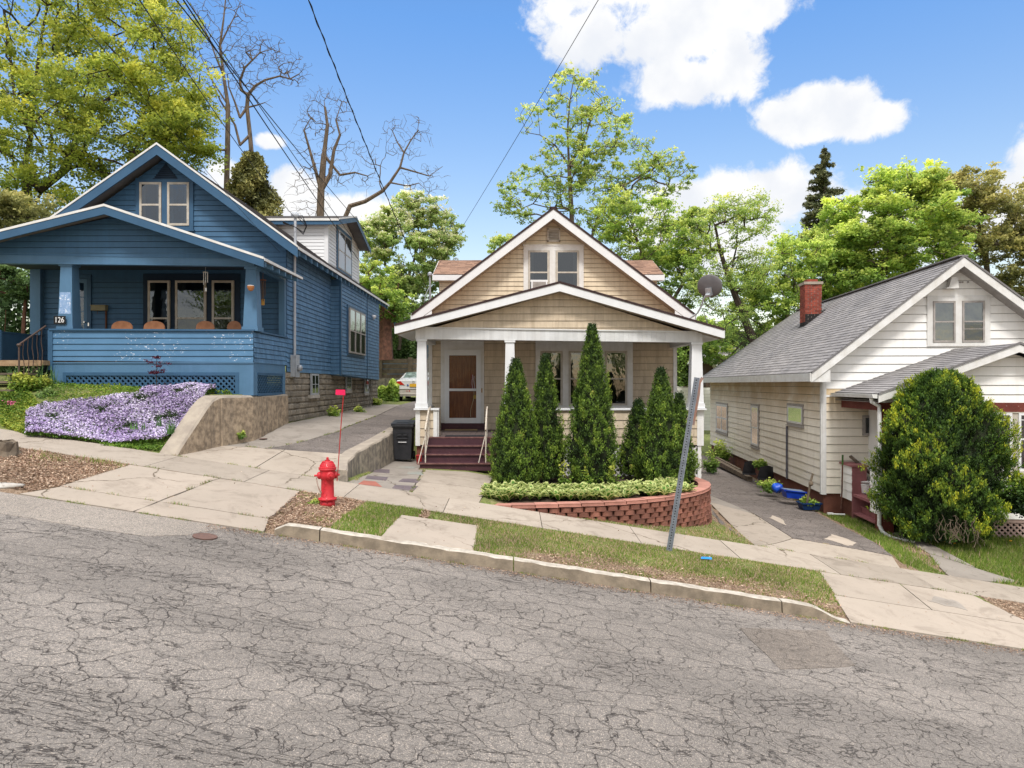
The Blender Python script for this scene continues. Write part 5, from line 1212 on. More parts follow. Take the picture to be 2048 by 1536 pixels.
# electric service on the side wall
mb = MB(); q = lambda px, py, Y: P(px, py, Y)
X1 = bXR+.07; Yc = 17.62; mb.tube([V(X1, Yc, .72), V(X1, Yc, 3.1), V(X1+.02, Yc-.02, 3.45), V(X1+.02, Yc-.02, 4.22)], .035, 8); mb.build('conduit', M['conduit'], BB)
mb = MB(); mb.lathe([(.04, 0), (.10, .02), (.11, .08), (.07, .13), (.02, .15)], V(X1, Yc, 4.18), (.25, -.2, .94), 12); mb.build('weatherhead', M['meter'], BB, smooth=True)
mb = MB()
for k in range(3): mb.tube([V(X1+.05, Yc, 4.22), V(X1+.22+.02*k, Yc-.1, 4.22-.1*k), V(X1+.30, Yc, 4.0-.02*k), V(X1+.22, Yc, 3.82-.03*k), V(X1+.06, Yc-.1, 3.92), V(X1-.2, Yc-.3, 3.98+.02*k)], .010, 5)
mb.build('service_loop', M['wire'], BB)
mb = MB(); fr = SR(bXR+.02); mb.fbox(fr, Yc-.16, Yc+.14, .18, .72, 0, .13); mb.build('meter_box', M['meter'], BB, bevel=.01)
mb = MB(); mb.lathe([(.085, 0), (.085, .06), (.07, .1), (.02, .11)], fr.W(Yc, .40, .13), (1, 0, 0), 18); mb.build('electric_meter', M['galv'], BB, smooth=True)
# bay window triple
fb = SR(-5.25)
mb = MB(); mb.fbox(fb, 22.2, 24.85, .92, 2.52, 0, .045); mb.build('window_casing', M['bluetrim'], BB)
for k in range(3):
    a = 22.32+k*.80; pane_window(BB, fb, a, a+.76, 1.0, 2.44, 'frame_gray', .05, .05, rail=.5, glass='glass2', lower='glass', base=.046, back='curtainwhite')
# small lamp at rear
mb = MB(); mb.lathe([(.05, 0), (.09, .12), (.02, .15)], fb.W(26.2, 2.55, .02), (.8, -.2, -.5), 10); mb.build('wall_lamp', M['white'], BB)
# white dormer
dm = MB(); dX = -6.12; y0, y1 = 23.2, 27.9; zr, ze = 6.12, 5.42; zlow = 3.6
siding(dm, XF(y0), [(-8.4, 4.2), (dX, 4.0), (dX, ze-.02), (-8.4, ze-.02)], .115, .014)
siding(dm, SR(dX), [(y0, zlow), (y1, zlow), (y1, ze-.05), ((y0+y1)/2, zr-.12), (y0, ze-.05)], .115, .014)
siding(dm, Fr((0, y1, 0), (1, 0, 0), (0, 0, 1), (0, 1, 0)), [(-8.4, 4.2), (dX, 4.0), (dX, ze-.05), (-8.4, ze-.05)], .115, .014)
do = dm.build('dormer', M['dormerlap'], BB)
mb = MB(); mb.box(dX-.10, dX+.03, y0-.03, y0+.0, 3.9, ze-.05); mb.box(dX, dX+.03, y0, y0+.10, 3.7, ze-.05); mb.box(dX, dX+.03, y1-.1, y1+.02, 3.6, ze-.05); mb.build('corner_board', M['white'], do)
ym = (y0+y1)/2; xo = dX+.45
roof_slope(do, (-8.9, y0-.28, ze), (xo, y0-.28, ze), (xo, ym, zr), (-8.9, ym, zr), M['roofgray2'], thick=.05)
roof_slope(do, (xo, y1+.28, ze), (-8.9, y1+.28, ze), (-8.9, ym, zr), (xo, ym, zr), M['roofgray2'], thick=.05)
mb = MB(); mb.box(-8.9, xo, y0-.30, y0-.28, ze-.07, ze+.005); mb.prism([(xo, y0-.28, ze-.03), (xo, y0-.28, ze+.02), (xo, ym, zr+.02), (xo, ym, zr-.03)], (.02, 0, 0)); mb.build('drip_edge', M['whitetrim'], do)
mb = MB(); mb.box(-8.9, xo-.01, y0-.27, y0-.24, ze-.19, ze-.071); mb.box(-8.9, dX+.02, y0-.03, y0-.015, ze-.14, ze-.06)
for ya, zz in ((y0-.28, ze), (y1+.28, ze)): mb.prism([(xo-.01, ya, zz-.20), (xo-.01, ya, zz-.035), (xo-.01, ym, zr-.035), (xo-.01, ym, zr-.20)], (.012, 0, 0)); mb.poly([(xo, ya, zz-.055), (xo, ym, zr-.055), (dX, ym, zr-.055), (dX, ya, zz-.055)])
mb.poly([(-8.9, y0-.27, ze-.06), (xo, y0-.27, ze-.06), (xo, y0, ze-.0), (-8.9, y0, ze-.0)]); mb.build('fascia', M['bluetrim'], do)
fd = SR(dX); mb = MB(); wy0, wy1, wz0, wz1 = 24.35, 26.6, 3.95, 5.55; mb.fbox(fd, wy0, wy1, wz0, wz1, 0, .04); mb.build('window_casing', M['bluetrim'], do)
mb = MB()
for k in range(2):
    a = wy0+.14+k*1.02; mb.fbox(fd, a, a+.95, wz0+.12, wz1-.12, .041, .05)
mb.build('window_frame', M['frame_gray'], do)
mb = MB()
for k in range(2):
    a = wy0+.14+k*1.02
    for z0_, z1_ in ((wz0+.17, wz0+.74), (wz0+.80, wz1-.17)): mb.poly([fd.W(a+.05, z0_, .052), fd.W(a+.9, z0_, .052), fd.W(a+.9, z1_, .052), fd.W(a+.05, z1_, .052)])
mb.build('pane', M['skyglass'] if 'skyglass' in M else M['glass2'], do)

# chairs on the porch
def chair(cx, w, lab):
    o = thing('porch_chair', lab, 'chair', (cx, 15.9, .5), 'wooden chairs lined up on the blue porch')
    y = 15.75; mb = MB(); n = 12; top = 1.415; pts = [(cx-w/2, y, 1.02), (cx+w/2, y, 1.02)]
    for i in range(n+1): t = pi*i/n; pts.append((cx+w/2*cos(t), y, 1.25+(top-1.25)*sin(t)**.8))
    mb.prism(pts, (0, .03, 0)); mb.build('backrest', M['chairwood'], o, bevel=.006)
    mb = MB(); mb.prism([(cx-w/2, y+.03, .93), (cx+w/2, y+.03, .93), (cx+w/2-.03, y+.45, .95), (cx-w/2+.03, y+.45, .95)], (0, 0, .04)); mb.build('seat', M['chairwood'], o)
    for sx in (-1, 1):
        mb = MB(); mb.bar((cx+sx*(w/2-.04), y+.40, .5), (cx+sx*(w/2-.05), y+.40, .94), .04, .04); mb.build('leg', M['chairwood'], o)
        mb = MB(); mb.bar((cx+sx*(w/2-.03), y+.06, .5), (cx+sx*(w/2-.03), y+.015, 1.2), .04, .04); mb.build('leg', M['chairwood'], o)
for px, w, lab in ((243.5, .46, 'leftmost rounded wooden chair back, nearest the porch mailbox'), (308, .46, 'second wooden chair back from the left, under the leftmost porch window'), (410, .40, 'wooden chair back in front of the gap right of the wide middle porch window'), (468, .30, 'smallest wooden chair back, nearest the right porch column')):
    chair((px-1024)/F*15.75, w, lab)
# wind chimes and ornaments
wc = thing('wind_chime', 'dark wind chime with a yellow sail in the right end opening of the blue porch', 'wind chime', P(525, 563, 15.9), 'wind chimes hanging in the blue porch')
c_ = P(526, 561, 15.9); mb = MB(); mb.lathe([(.07, 0), (.075, .015), (.02, .03)], c_, (0, 0, 1), 12); mb.tube([c_+V(0, 0, .03), c_+V(0, 0, .25)], .004, 4); mb.build('top_disc', M['wood'], wc)
for k in range(6): mb = MB(); t = k*pi/3; mb.tube([c_+V(.05*cos(t), .05*sin(t), -.01), c_+V(.05*cos(t), .05*sin(t), -.33-.03*k)], .009, 6); mb.build('tube', M['iron_dark'], wc)
mb = MB(); mb.tube([c_, c_-V(0, 0, .45)], .003, 4); mb.fbox(XF(15.9), c_.x-.035, c_.x+.035, c_.z-.56, c_.z-.42, 0, .01); mb.build('sail', mk('sail_yellow', (.5, .27, .06), None, 9), wc)
wc = thing('wind_chime', 'small pale wind chime hanging before the middle porch window', 'wind chime', P(410, 545, 15.5), 'wind chimes hanging in the blue porch')
c_ = P(411, 545, 15.5)
for k in range(3): mb = MB(); mb.tube([c_+V(-.04+.035*k, .02*k, 0), c_+V(-.04+.035*k, .02*k, -.22-.05*(k == 0))], .008, 6); mb.build('tube', M['whitetrim'], wc)
mb = MB(); mb.tube([c_+V(0, 0, .12), c_], .003, 4); mb.fbox(XF(15.5), c_.x-.045, c_.x+.045, c_.z+.0, c_.z+.012, -.03, .03); mb.fbox(XF(15.5), c_.x-.01, c_.x+.03, c_.z-.42, c_.z-.34, 0, .01); mb.build('sail', M['whitetrim'], wc)
mb = MB(); mb.lathe([(.005, -.09), (.045, -.07), (.07, -.02), (.075, .02), (.06, .025)], P(501.5, 574, 14.8), (0, 0, 1), 14); mb.lathe([(.066, .02), (.066, .035)], P(501.5, 574, 14.8), (0, 0, 1), 14, m=1)
tag(mb.build('hanging_pot', [mk('terracotta', (.42, .17, .06), None, 9, .7), M['white']], smooth=False), 'little terracotta pot fixed to the right porch column', 'pot')

# retaining wall of the left garden
mb = MB()
yy = [12.6, 12.75, 13.0, 13.3, 13.6, 13.85, 14.06, 14.08, 14.1, 14.4, 15, 15.6, 16.2, 16.8, 17.12]
def rt(y): return float(np.interp(y, [12.6, 12.75, 13.1, 13.5, 13.85, 14.07, 17.1], [-1.30, -1.16, -.88, -.52, -.30, -.235, -.235]))
def rsec(y):
    x = float(bL(y)); j = .012*sin(y*13)+.01*sin(y*29); gap = -.02 if abs(y-14.08) < .005 else 0
    return [V(x+.06+j+gap, y, -1.7), V(x+.04+j+gap, y, rt(y)-.05), V(x+gap, y, rt(y)-.01), V(x-.28, y, rt(y)+.005), V(x-.32, y, rt(y)-.06), V(x-.32, y, -1.5)]
for i in range(len(yy)-1):
    A = rsec(yy[i]); B = rsec(yy[i+1])
    for k in range(5): mb.poly([A[k], B[k], B[k+1], A[k+1]], .5, 0 if k == 0 or k == 4 else 1)
mb.poly(rsec(yy[0])); mb.poly(rsec(yy[-1]))
tag(mb.build('retaining_wall', [M['retain'], M['retaintop']]), 'rough tan concrete retaining wall sloping down beside the purple phlox', 'wall')
# ---------------------------------------------------------------- the white house (turned a few degrees)
ps = math.atan(.0896); dv = V(sin(ps), cos(ps), 0); evv = V(cos(ps), -sin(ps), 0); CO = V(7.76, 17.5, 0)
WB = thing('white_house', 'white-sided house with grey shingle roof, brick chimney and red-brown porch trim', 'house', CO+V(0, 0, -3.2))
def H(a, b, z=0): return CO+evv*a+dv*b+V(0, 0, z)
def frF(b, a=0): return Fr(H(0, b, 0), evv, (0, 0, 1), -dv)       # faces the street
def frL(a): return Fr(H(a, 0, 0), dv, (0, 0, 1), -evv)            # faces left; s = b
WW = 6.28; bE = 14.8; wez, wap = .28, 3.07; wsl = (wap-wez)/3.54
mb = MB(); siding(mb, frL(0), [(0, -2.73), (bE-.3, -2.73), (bE-.3, .35), (0, .35)], .205, .022); mb.build('side_wall', M['dirtylap'], WB)
fW = frF(0)
mb = MB(); siding(mb, fW, [(0, -2.73), (WW, -2.73), (WW, -.1), (0, -.1)], .205, .022); mb.build('wall', M['dirtylap'], WB)
mb = MB(); siding(mb, fW, [(0, -.32), (WW, -.32), (WW, .42), (3.14, 2.90), (0, .42)], .205, .022); mb.build('gable_wall', M['whitelap'], WB)
mb = MB(); siding(mb, Fr(H(WW, 0, 0), dv, (0, 0, 1), evv), [(0, -2.7), (bE-.3, -2.7), (bE-.3, .35), (0, .35)], .205, .022); siding(mb, Fr(H(0, bE-.3, 0), evv, (0, 0, 1), dv), [(0, -2.7), (WW, -2.7), (WW, .4), (0, .4)], .205, .022); mb.build('rear_wall', M['whitelap'], WB)
mb = MB(); mb.prism([H(0.04, .04, -4.2), H(WW-.04, .04, -4.2), H(WW-.04, bE-.34, -4.2), H(.04, bE-.34, -4.2)], (0, 0, 1.48)); mb.build('foundation', M['redfound'], WB)
mb = MB(); mb.fbox(fW, -.012, .085, -2.76, .30, .0, .035); mb.fbox(frL(0), -.0, .085, -2.76, .30, .0, .035); mb.build('corner_board', M['whitetrim'], WB)
ea, eb, ec = -.4, -.4, WW+.4
roof_slope(WB, H(ea, bE, wez), H(ea, eb, wez), H(3.14, eb, wap), H(3.14, 12.2, wap), M['roofgray'], thick=.05)
roof_slope(WB, H(ec, eb, wez), H(ec, bE, wez), H(3.14, 12.2, wap), H(3.14, eb, wap), M['roofgray'], thick=.05)
roof_slope(WB, H(ec, bE, wez), H(ea, bE, wez), H(3.14, 12.21, wap), H(3.13, 12.21, wap), M['roofgray'], thick=.05)
mb = MB(); mb.bar(H(3.14, eb, wap+.02), H(3.14, 12.2, wap+.02), .22, .03, (0, 0, 1)); mb.build('ridge_cap', M['roofgray'], WB)
mb = MB()
rk = -dv*.03
mb.prism([H(ea, eb, wez-.03), H(3.14, eb, wap-.03), H(3.14, eb, wap-.24), H(ea, eb, wez-.24)], rk); mb.prism([H(ec, eb, wez-.03), H(3.14, eb, wap-.03), H(3.14, eb, wap-.24), H(ec, eb, wez-.24)], rk)
mb.build('rake_board', M['whitetrim'], WB)
mb = MB(); mb.prism([H(ea, eb, wez-.22), H(ea, bE, wez-.22), H(ea, bE, wez-.01), H(ea, eb, wez-.01)], -evv*.03); mb.build('eave_board', M['whitetrim'], WB)
mb = MB(); mb.prism([H(ea, eb-.03, wez+.03), H(3.14, eb-.03, wap+.03), H(3.14, eb-.03, wap-.02), H(ea, eb-.03, wez-.02)], -dv*.02); mb.prism([H(ec, eb-.03, wez+.03), H(3.14, eb-.03, wap+.03), H(3.14, eb-.03, wap-.02), H(ec, eb-.03, wez-.02)], -dv*.02); mb.build('roof_edge', M['roofgray2'], WB)
mb = MB()
for a in (ea, ec): mb.poly([H(a, eb, wez-.22), H(3.14, eb, wap-.22), H(3.14, 0, wap-.22), H(a, 0, wez-.22)])
mb.poly([H(ea, eb, wez-.215), H(0, eb, wez-.215), H(0, bE, wez-.215), H(ea, bE, wez-.215)]); mb.build('soffit', M['frame_gray'], WB)
mb = MB(); mb.prism([H(ea+.02, eb-.005, wez-.23), H(.05, eb-.005, wez-.23), H(.05, eb-.005, wez+.1)], dv*.3); mb.build('gable_return', M['whitetrim'], WB)
# chimney
mb = MB(); a0, a1, b0, b1 = 1.80, 2.36, 7.0, 7.56; z = 1.75; r = 0
while z < 3.46:
    for side, L in ((0, a1-a0), (1, b1-b0), (2, a1-a0), (3, b1-b0)):
        s = -.11 if r % 2 else 0
        while s < L:
            x0 = max(s, 0)+.004; x1 = min(s+.21, L)-.004; s += .22
            if x1-x0 < .03: continue
            fr = [frF(b0), frL(a0), Fr(H(0, b1, 0), evv, (0, 0, 1), dv), Fr(H(a1, 0, 0), dv, (0, 0, 1), evv)][side]; o0 = [a0, b0, a0, b0][side]
            mb.fbox(fr, o0+x0, o0+x1, z+.004, z+.064, -.01, .004+rnd.uniform(0, .003), rnd.random(), 0 if z > [2.42, 2.12, 3, 3][side]-.0*r else 1)
    z += .068; r += 1
mb.prism([H(a0+.005, b0+.005, 1.7), H(a1-.005, b0+.005, 1.7), H(a1-.005, b1-.005, 1.7), H(a0+.005, b1-.005, 1.7)], (0, 0, 1.77), .5, 2)
ch = mb.build('chimney', [M['brick'], M['soot'], M['mortar']], WB)
mb = MB(); mb.prism([H(a0-.04, b0-.04, 3.46), H(a1+.04, b0-.04, 3.46), H(a1+.04, b1+.04, 3.46), H(a0-.04, b1+.04, 3.46)], (0, 0, .09)); mb.prism([H(a0+.1, b0+.1, 3.55), H(a1-.1, b0+.1, 3.55), H(a1-.1, b1-.1, 3.55), H(a0+.1, b1-.1, 3.55)], (0, 0, .1), .5, 1); mb.build('chimney_cap', [M['retaintop'], M['brick']], ch)
mb = MB(); zc = lambda a: wez+wsl*(a+.4)
mb.prism([H(a0-.06, b0-.05, zc(a0-.06)+.012), H(a1+.12, b0-.05, zc(a1+.12)+.012), H(a1+.12, b1+.1, zc(a1+.12)+.012), H(a0-.06, b1+.1, zc(a0-.06)+.012)], (0, 0, .012)); mb.build('chimney_flashing', M['soot'], ch)
# gable windows
mb = MB(); wa0, wa1, wz0, wz1 = 2.48, 3.95, .93, 2.17
for q in ((wa0, wa0+.13, wz0, wz1), (wa1-.13, wa1, wz0, wz1), (wa0+.13, wa1-.13, wz1-.13, wz1-.001), (wa0+.13, wa1-.13, wz0, wz0+.09), (3.14, 3.29, wz0+.09, wz1-.131)): mb.fbox(fW, *q, 0, .045)
mb.build('window_casing', M['whitetrim'], WB)
pane_window(WB, fW, wa0+.135, 3.135, wz0+.095, wz1-.135, 'frame_gray', .045, .06, rail=.5, glass='glass2', lower='glass2', curtain=[(0, 1, 0, 1)], cm='curtainwhite')
pane_window(WB, fW, 3.295, wa1-.135, wz0+.095, wz1-.135, 'frame_gray', .045, .06, rail=.5, glass='glass2', lower='glass', curtain=[(0, 1, .42, 1)], bars=(.32,), cm='curtainwhite')
mb = MB(); mb.prism([fW.W(2.92, 2.36, .02), fW.W(3.15, 2.36, .02), fW.W(3.12, 2.60, .02), fW.W(2.98, 2.60, .02)], fW.n*.16); mb.fbox(fW, 2.86, 3.14, 2.33, 2.36, .02, .2); mb.build('gable_light', M['whitetrim'], WB)
mb = MB()
for a in (3.26, 3.31, 3.44): mb.lathe([(.02, 0), (.02, .02)], fW.W(a, 2.50, .02), fW.n, 8)
mb.build('cable_holes', M['frame_gray'], WB)
# side windows
fL = frL(0)
def casing(fr, s0, s1, t0, t1, w=.07, m='frame_gray'):
    mb = MB(); mb.fbox(fr, s0-w, s0, t0-w, t1+w, 0, .04); mb.fbox(fr, s1, s1+w, t0-w, t1+w, 0, .04); mb.fbox(fr, s0, s1, t1, t1+w, 0, .039); mb.fbox(fr, s0, s1, t0-w, t0, 0, .039); mb.fbox(fr, s0-w-.02, s1+w+.02, t0-w-.03, t0-w, 0, .07); mb.build('window_casing', M[m], WB)
casing(fL, 1.45, 2.75, -1.10, -.62); pane_window(WB, fL, 1.45, 2.75, -1.10, -.62, 'whitetrim', .05, .05, rail=0, glass='glassdark', back='curtain', curtain=[(0, 1, 0, 1)])
casing(fL, 6.0, 6.95, -2.1, -.75); pane_window(WB, fL, 6.0, 6.95, -2.1, -.75, 'whitetrim', .06, .055, rail=.45, glass='glass2', lower='curtainblue_glass' if False else 'glass', curtain=[(0, 1, .45, 1)])
casing(fL, 10.8, 13.0, -2.0, -.85); pane_window(WB, fL, 10.8, 13.0, -2.0, -.85, 'whitetrim', .09, .055, rail=.5, glass='glass', mull=(.5,), curtain=[(0, .45, 0, 1)])
mb = MB(); mb.tube([fL.W(2.78, -2.75, .05), fL.W(2.78, -1.22, .05)], .03, 8); mb.lathe([(.032, 0), (.038, .05), (.032, .1)], fL.W(2.78, -2.55, .05)); mb.build('vent_pipe', M['frame_gray'] if False else mk('pipe_grey', (.13, .125, .15), None, 9, .6), WB)
# porch
pz, pzr = -.21, .86; pb = -2.5; pa0, pa1 = .3, 5.98
roof_slope(WB, H(pa0, 0, pz), H(pa0, pb, pz), H(3.14, pb, pzr), H(3.14, 0, pzr), M['roofgray'], name='porch_roof', thick=.05)
roof_slope(WB, H(pa1, pb, pz), H(pa1, 0, pz), H(3.14, 0, pzr), H(3.14, pb, pzr), M['roofgray'], name='porch_roof', thick=.05)
mb = MB()
for a in (pa0, pa1): mb.prism([H(a, pb, pz-.03), H(3.14, pb, pzr-.03), H(3.14, pb, pzr-.19), H(a, pb, pz-.19)], rk)
mb.build('porch_fascia', M['whitetrim'], WB)
mb = MB()
for a in (pa0, pa1): mb.prism([H(a, pb-.03, pz+.025), H(3.14, pb-.03, pzr+.025), H(3.14, pb-.03, pzr-.02), H(a, pb-.03, pz-.02)], -dv*.02)
mb.build('porch_roof_edge', M['roofgray2'], WB)
fP = frF(-2.2); pL = .45; pR = WW-.4
mb = MB(); siding(mb, fP, [(pL, -.42), (pR, -.42), (pR, -.2), (3.14, .66), (pL, -.2)], .2, .02); mb.build('porch_gable', M['whitelap'], WB)
mb = MB(); mb.prism([H(pL, -2.22, -.60), H(pR, -2.22, -.60), H(pR, -2.22, -.40), H(pL, -2.22, -.40)], dv*.16); mb.prism([H(pL, -2.05, -.58), H(pL+.14, -2.05, -.58), H(pL+.14, -.02, -.58), H(pL, -.02, -.58)], (0, 0, .2)); mb.build('porch_beam', M['redpaint'], WB)
mb = MB(); mb.prism([H(pL, -2.2, -.38), H(pR, -2.2, -.38), H(pR, -.03, -.38), H(pL, -.03, -.38)], (0, 0, .03)); mb.prism([H(pa0, pb, pz-.19), H(pL, pb, pz-.19), H(pL, 0, pz-.19), H(pa0, 0, pz-.19)], (0, 0, .01)); mb.build('porch_ceiling', M['frame_gray'], WB)
# gutter and downspout
mb = MB(); mb.prism([H(pa0-.02, pb-.02, pz-.10), H(pa0-.11, pb-.02, pz-.09), H(pa0-.13, pb-.02, pz-.01), H(pa0-.02, pb-.02, pz-.01)], dv*2.46); mb.build('gutter', M['whitetrim'], WB)
sp_ = [H(pa0-.06, -2.3, pz-.10), H(pa0-.05, -2.3, pz-.18), H(pa0+.10, -2.32, pz-.27), H(.40, -2.32, pz-.40), H(.42, -2.32, -1.9), H(.40, -2.32, -2.75), H(.39, -2.34, -3.05), H(.44, -2.40, -3.20), H(.55, -2.6, -3.27), H(.86, -2.9, -3.30)]
mb = MB(); mb.tube(sp_, .042, 8); mb.build('downspout', M['whitetrim'], WB)
# porch windows (glazed front) and lower wall
zw0, zw1 = -1.83, -.62
mb = MB(); mb.fbox(fP, 2.2, pR, -.62, -.601, -.02, .05); mb.fbox(fP, 1.95, pR, -1.93, -1.86, -.02, .06)
for a, b in ((2.31, 2.48), (3.16, 3.29), (3.98, 4.11), (4.86, 4.99)): mb.fbox(fP, a, b, -1.86, -.62, -.02, .03)
mb.build('window_casing', M['frame_tan'], WB)
for a in (2.48, 3.29, 4.11): pane_window(WB, fP, a+.0, a+.68 if a < 2.5 else a+.69, -1.86, -.62, 'white', .05, .05, rail=.55, glass='glass2', lower='glass2', bars=(.88,), curtain=[(0, 1, 0, 1)], cm='curtainblue')
mb = MB(); siding(mb, fP, [(.8, -2.9), (pR, -2.9), (pR, -1.93), (.8, -1.93)], .2, .02); siding(mb, frL(1.1), [(-2.2, -2.62), (-.0, -2.62), (0, -.6), (-2.2, -.6)], .2, .0)
mb.build('porch_half_wall', M['whitelap'], WB)
mb = MB(); mb.prism([H(pL, -2.2, -2.68), H(pR, -2.2, -2.68), H(pR, 0, -2.68), H(pL, 0, -2.68)], (0, 0, .06)); mb.build('porch_floor', M['pink'], WB)
mb = MB(); mb.fbox(fP, pR-.0, pR+.1, -4, -.4, -.1, .02); mb.fbox(fP, 1.9, 2.12, -1.93, -.6, -.06, .01); mb.build('porch_column', M['redpaint'], WB)
# entrance pier, post, steps
mb = MB(); siding(mb, frL(pL), [(-2.2, -2.85), (-1.75, -2.85), (-1.75, -1.9), (-2.2, -1.9)], .2, .02); siding(mb, fP, [(pL, -2.85), (.8, -2.85), (.8, -1.9), (pL, -1.9)], .2, .02); mb.prism([H(pL, -2.2, -1.9), H(.8, -2.2, -1.9), H(.8, -1.75, -1.9), H(pL, -1.75, -1.9)], (0, 0, .03)); mb.build('entrance_pier', M['whitelap'], WB)
mb = MB(); mb.prism([H(pL+.02, -2.18, -3.6), H(.76, -2.18, -3.6), H(.76, -1.95, -3.6), H(pL+.02, -1.95, -3.6)], (0, 0, .8)); mb.prism([H(.55, -2.1, -1.87), H(.75, -2.1, -1.87), H(.75, -1.95, -1.87), H(.55, -1.95, -1.87)], (0, 0, 1.3)); mb.build('porch_post', M['redpaint'], WB)
mb = MB(); siding(mb, frL(pL), [(-.72, -2.8), (-.0, -2.8), (0, -1.98), (-.72, -1.98)], .205, .02); mb.build('entrance_half_wall', M['whitelap'], WB)
mb = MB(); mb.prism([H(pL-.01, -.74, -3.25), H(pL+.32, -.74, -3.25), H(pL+.32, -.70, -3.25), H(pL-.01, -.70, -3.25)], (0, 0, 1.27)); mb.prism([H(pL-.05, -.78, -1.98), H(pL+.36, -.78, -1.98), H(pL+.36, 0, -1.98), H(pL-.05, 0, -1.98)], (0, 0, .04))
mb.prism([H(pL+.32, -.74, -3.2), H(1.2, -.74, -3.2), H(1.2, -.70, -3.2), H(pL+.32, -.70, -3.2)], (0, 0, .60)); mb.prism([H(.9, -1.9, -2.9), H(.94, -1.9, -2.9), H(.94, -.75, -2.9), H(.9, -.75, -2.9)], (0, 0, .26))
mb.build('entrance_post', M['pink'], WB)
mb = MB(); mb.prism([H(.5, -.7, -4), H(1.1, -.7, -4), H(1.1, 0, -4), H(.5, 0, -4)], (0, 0, 1.2)); mb.build('foundation', M['redfound'], WB)
for k in range(3):
    mb = MB(); z = -3.10+.16*k; a = pL+.0+.17*k; mb.prism([H(a, -1.95, z), H(a+.35, -1.95, z), H(a+.35, -.76, z), H(a, -.76, z)], (0, 0, .035)); mb.prism([H(a+.02, -1.93, z-.13), H(a+.05, -1.93, z-.13), H(a+.05, -.78, z-.13), H(a+.02, -.78, z-.13)], (0, 0, .13)) if k else None
    mb.build('step', M['pink'], WB)
mb = MB(); fq = frF(-2.16); lattice(mb, fq, .95, pR, -3.6, -2.95, .085, .036); 
for a in ((.88, pR, -2.98, -2.9), (.88, .97, -3.7, -2.98), (pR-.5, pR-.4, -3.7, -2.98), (.88, pR, -3.6, -3.5)): mb.fbox(frF(-2.17), *a, .0, .03)
mb.build('lattice_skirt', mk('lattice_rose', (.42, .30, .27), (.3, .22, .19), 6, .8, bump=.2), WB)
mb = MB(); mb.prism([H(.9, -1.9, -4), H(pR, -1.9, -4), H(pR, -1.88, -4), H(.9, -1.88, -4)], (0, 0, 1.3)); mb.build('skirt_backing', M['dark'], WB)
# small porch window on the wall
pane_window(WB, fW, .95, 2.2, -1.28, -.78, 'frame_gray', .06, .07, rail=0, glass='glassdark')
# yellow sign in the porch window
ys = thing('window_sign', 'yellow card sign standing in the blue-curtained porch window', 'sign', H(3.5, -2.2, -1.8))
q0 = H(3.02, -2.262, 0); mb = MB(); fs = frF(-2.262); mb.fbox(fs, 3.41, 3.80, -1.80, -1.58, 0, .008); sg_ = mb.build('card', M['signyellow'], ys)
textobj('Our', .075, M['blacktext'], fs, 3.49, -1.645, .011, sg_, 'lettering')

# ---------------------------------------------------------------- things round the white house
fLo = fL
def onL(b, out, z): p = H(-out, b, 0); return V(p.x, p.y, z)
def gH(a, b): p = H(a, b); return gz(p.x, p.y)
mb = MB(); b0_ = onL(3.0, .62, gz(onL(3, .6, 0).x, onL(3, .6, 0).y))
tubp = P(1590, 985, 18.6)
o = thing('blue_tub', 'bright blue plastic tub lying by the white house wall', 'tub', tubp)
mb = MB(); c_ = P(1586, 994, 18.3); w, d, h = .26, .18, .16
lo = [V(c_.x-w*.8, c_.y-d*.8, c_.z), V(c_.x+w*.8, c_.y-d*.8, c_.z-.04), V(c_.x+w*.8, c_.y+d*.8, c_.z-.04), V(c_.x-w*.8, c_.y+d*.8, c_.z)]; hi = [V(c_.x-w, c_.y-d, c_.z+h+.04), V(c_.x+w, c_.y-d, c_.z+h-.02), V(c_.x+w, c_.y+d, c_.z+h-.02), V(c_.x-w, c_.y+d, c_.z+h+.04)]
for i in range(4): mb.poly([lo[i], lo[(i+1) % 4], hi[(i+1) % 4], hi[i]]); mb.bar(hi[i], hi[(i+1) % 4], .05, .03)
mb.poly(lo); mb.build('body', M['bluetub'], o, bevel=.01)
mb = MB(); mb.prism([V(p.x, p.y, p.z+.01) for p in hi], (0, 0, .012)); mb.build('lid', mk('cloudy_sheet', (.2, .26, .33), (.1, .16, .25), 7, .4), o)
def lump(name, label, cat, c, r, mat, sq=(1, 1, 1), seed=1, group=None):
    mb = MB(); n, m_ = 16, 9; R = random.Random(seed); ph = [R.uniform(0, 6) for _ in range(4)]
    for i in range(m_+1):
        for j in range(n):
            t = pi*i/m_; u = 2*pi*j/n; k = r*(1+.18*sin(3*u+ph[0])*sin(2*t+ph[1])+.12*sin(5*u+ph[2]+4*t))
            mb.v.append((c.x+k*sin(t)*cos(u)*sq[0], c.y+k*sin(t)*sin(u)*sq[1], c.z+k*cos(t)*sq[2]))
    for i in range(m_):
        for j in range(n): mb.f.append((i*n+j, i*n+(j+1) % n, (i+1)*n+(j+1) % n, (i+1)*n+j)); mb.rv.append(R.random()); mb.mi.append(0)
    return tag(mb.build(name, mat, smooth=True), label, cat, group)
lump('tarp', 'crumpled bright blue tarp heaped left of the blue tub', 'tarp', P(1555, 976, 18.8), .15, M['bluetarp'], (1, .8, .8), 3)
mb = MB(); c_ = P(1618, 1018, 17.6); w, d, h = .24, .18, .16
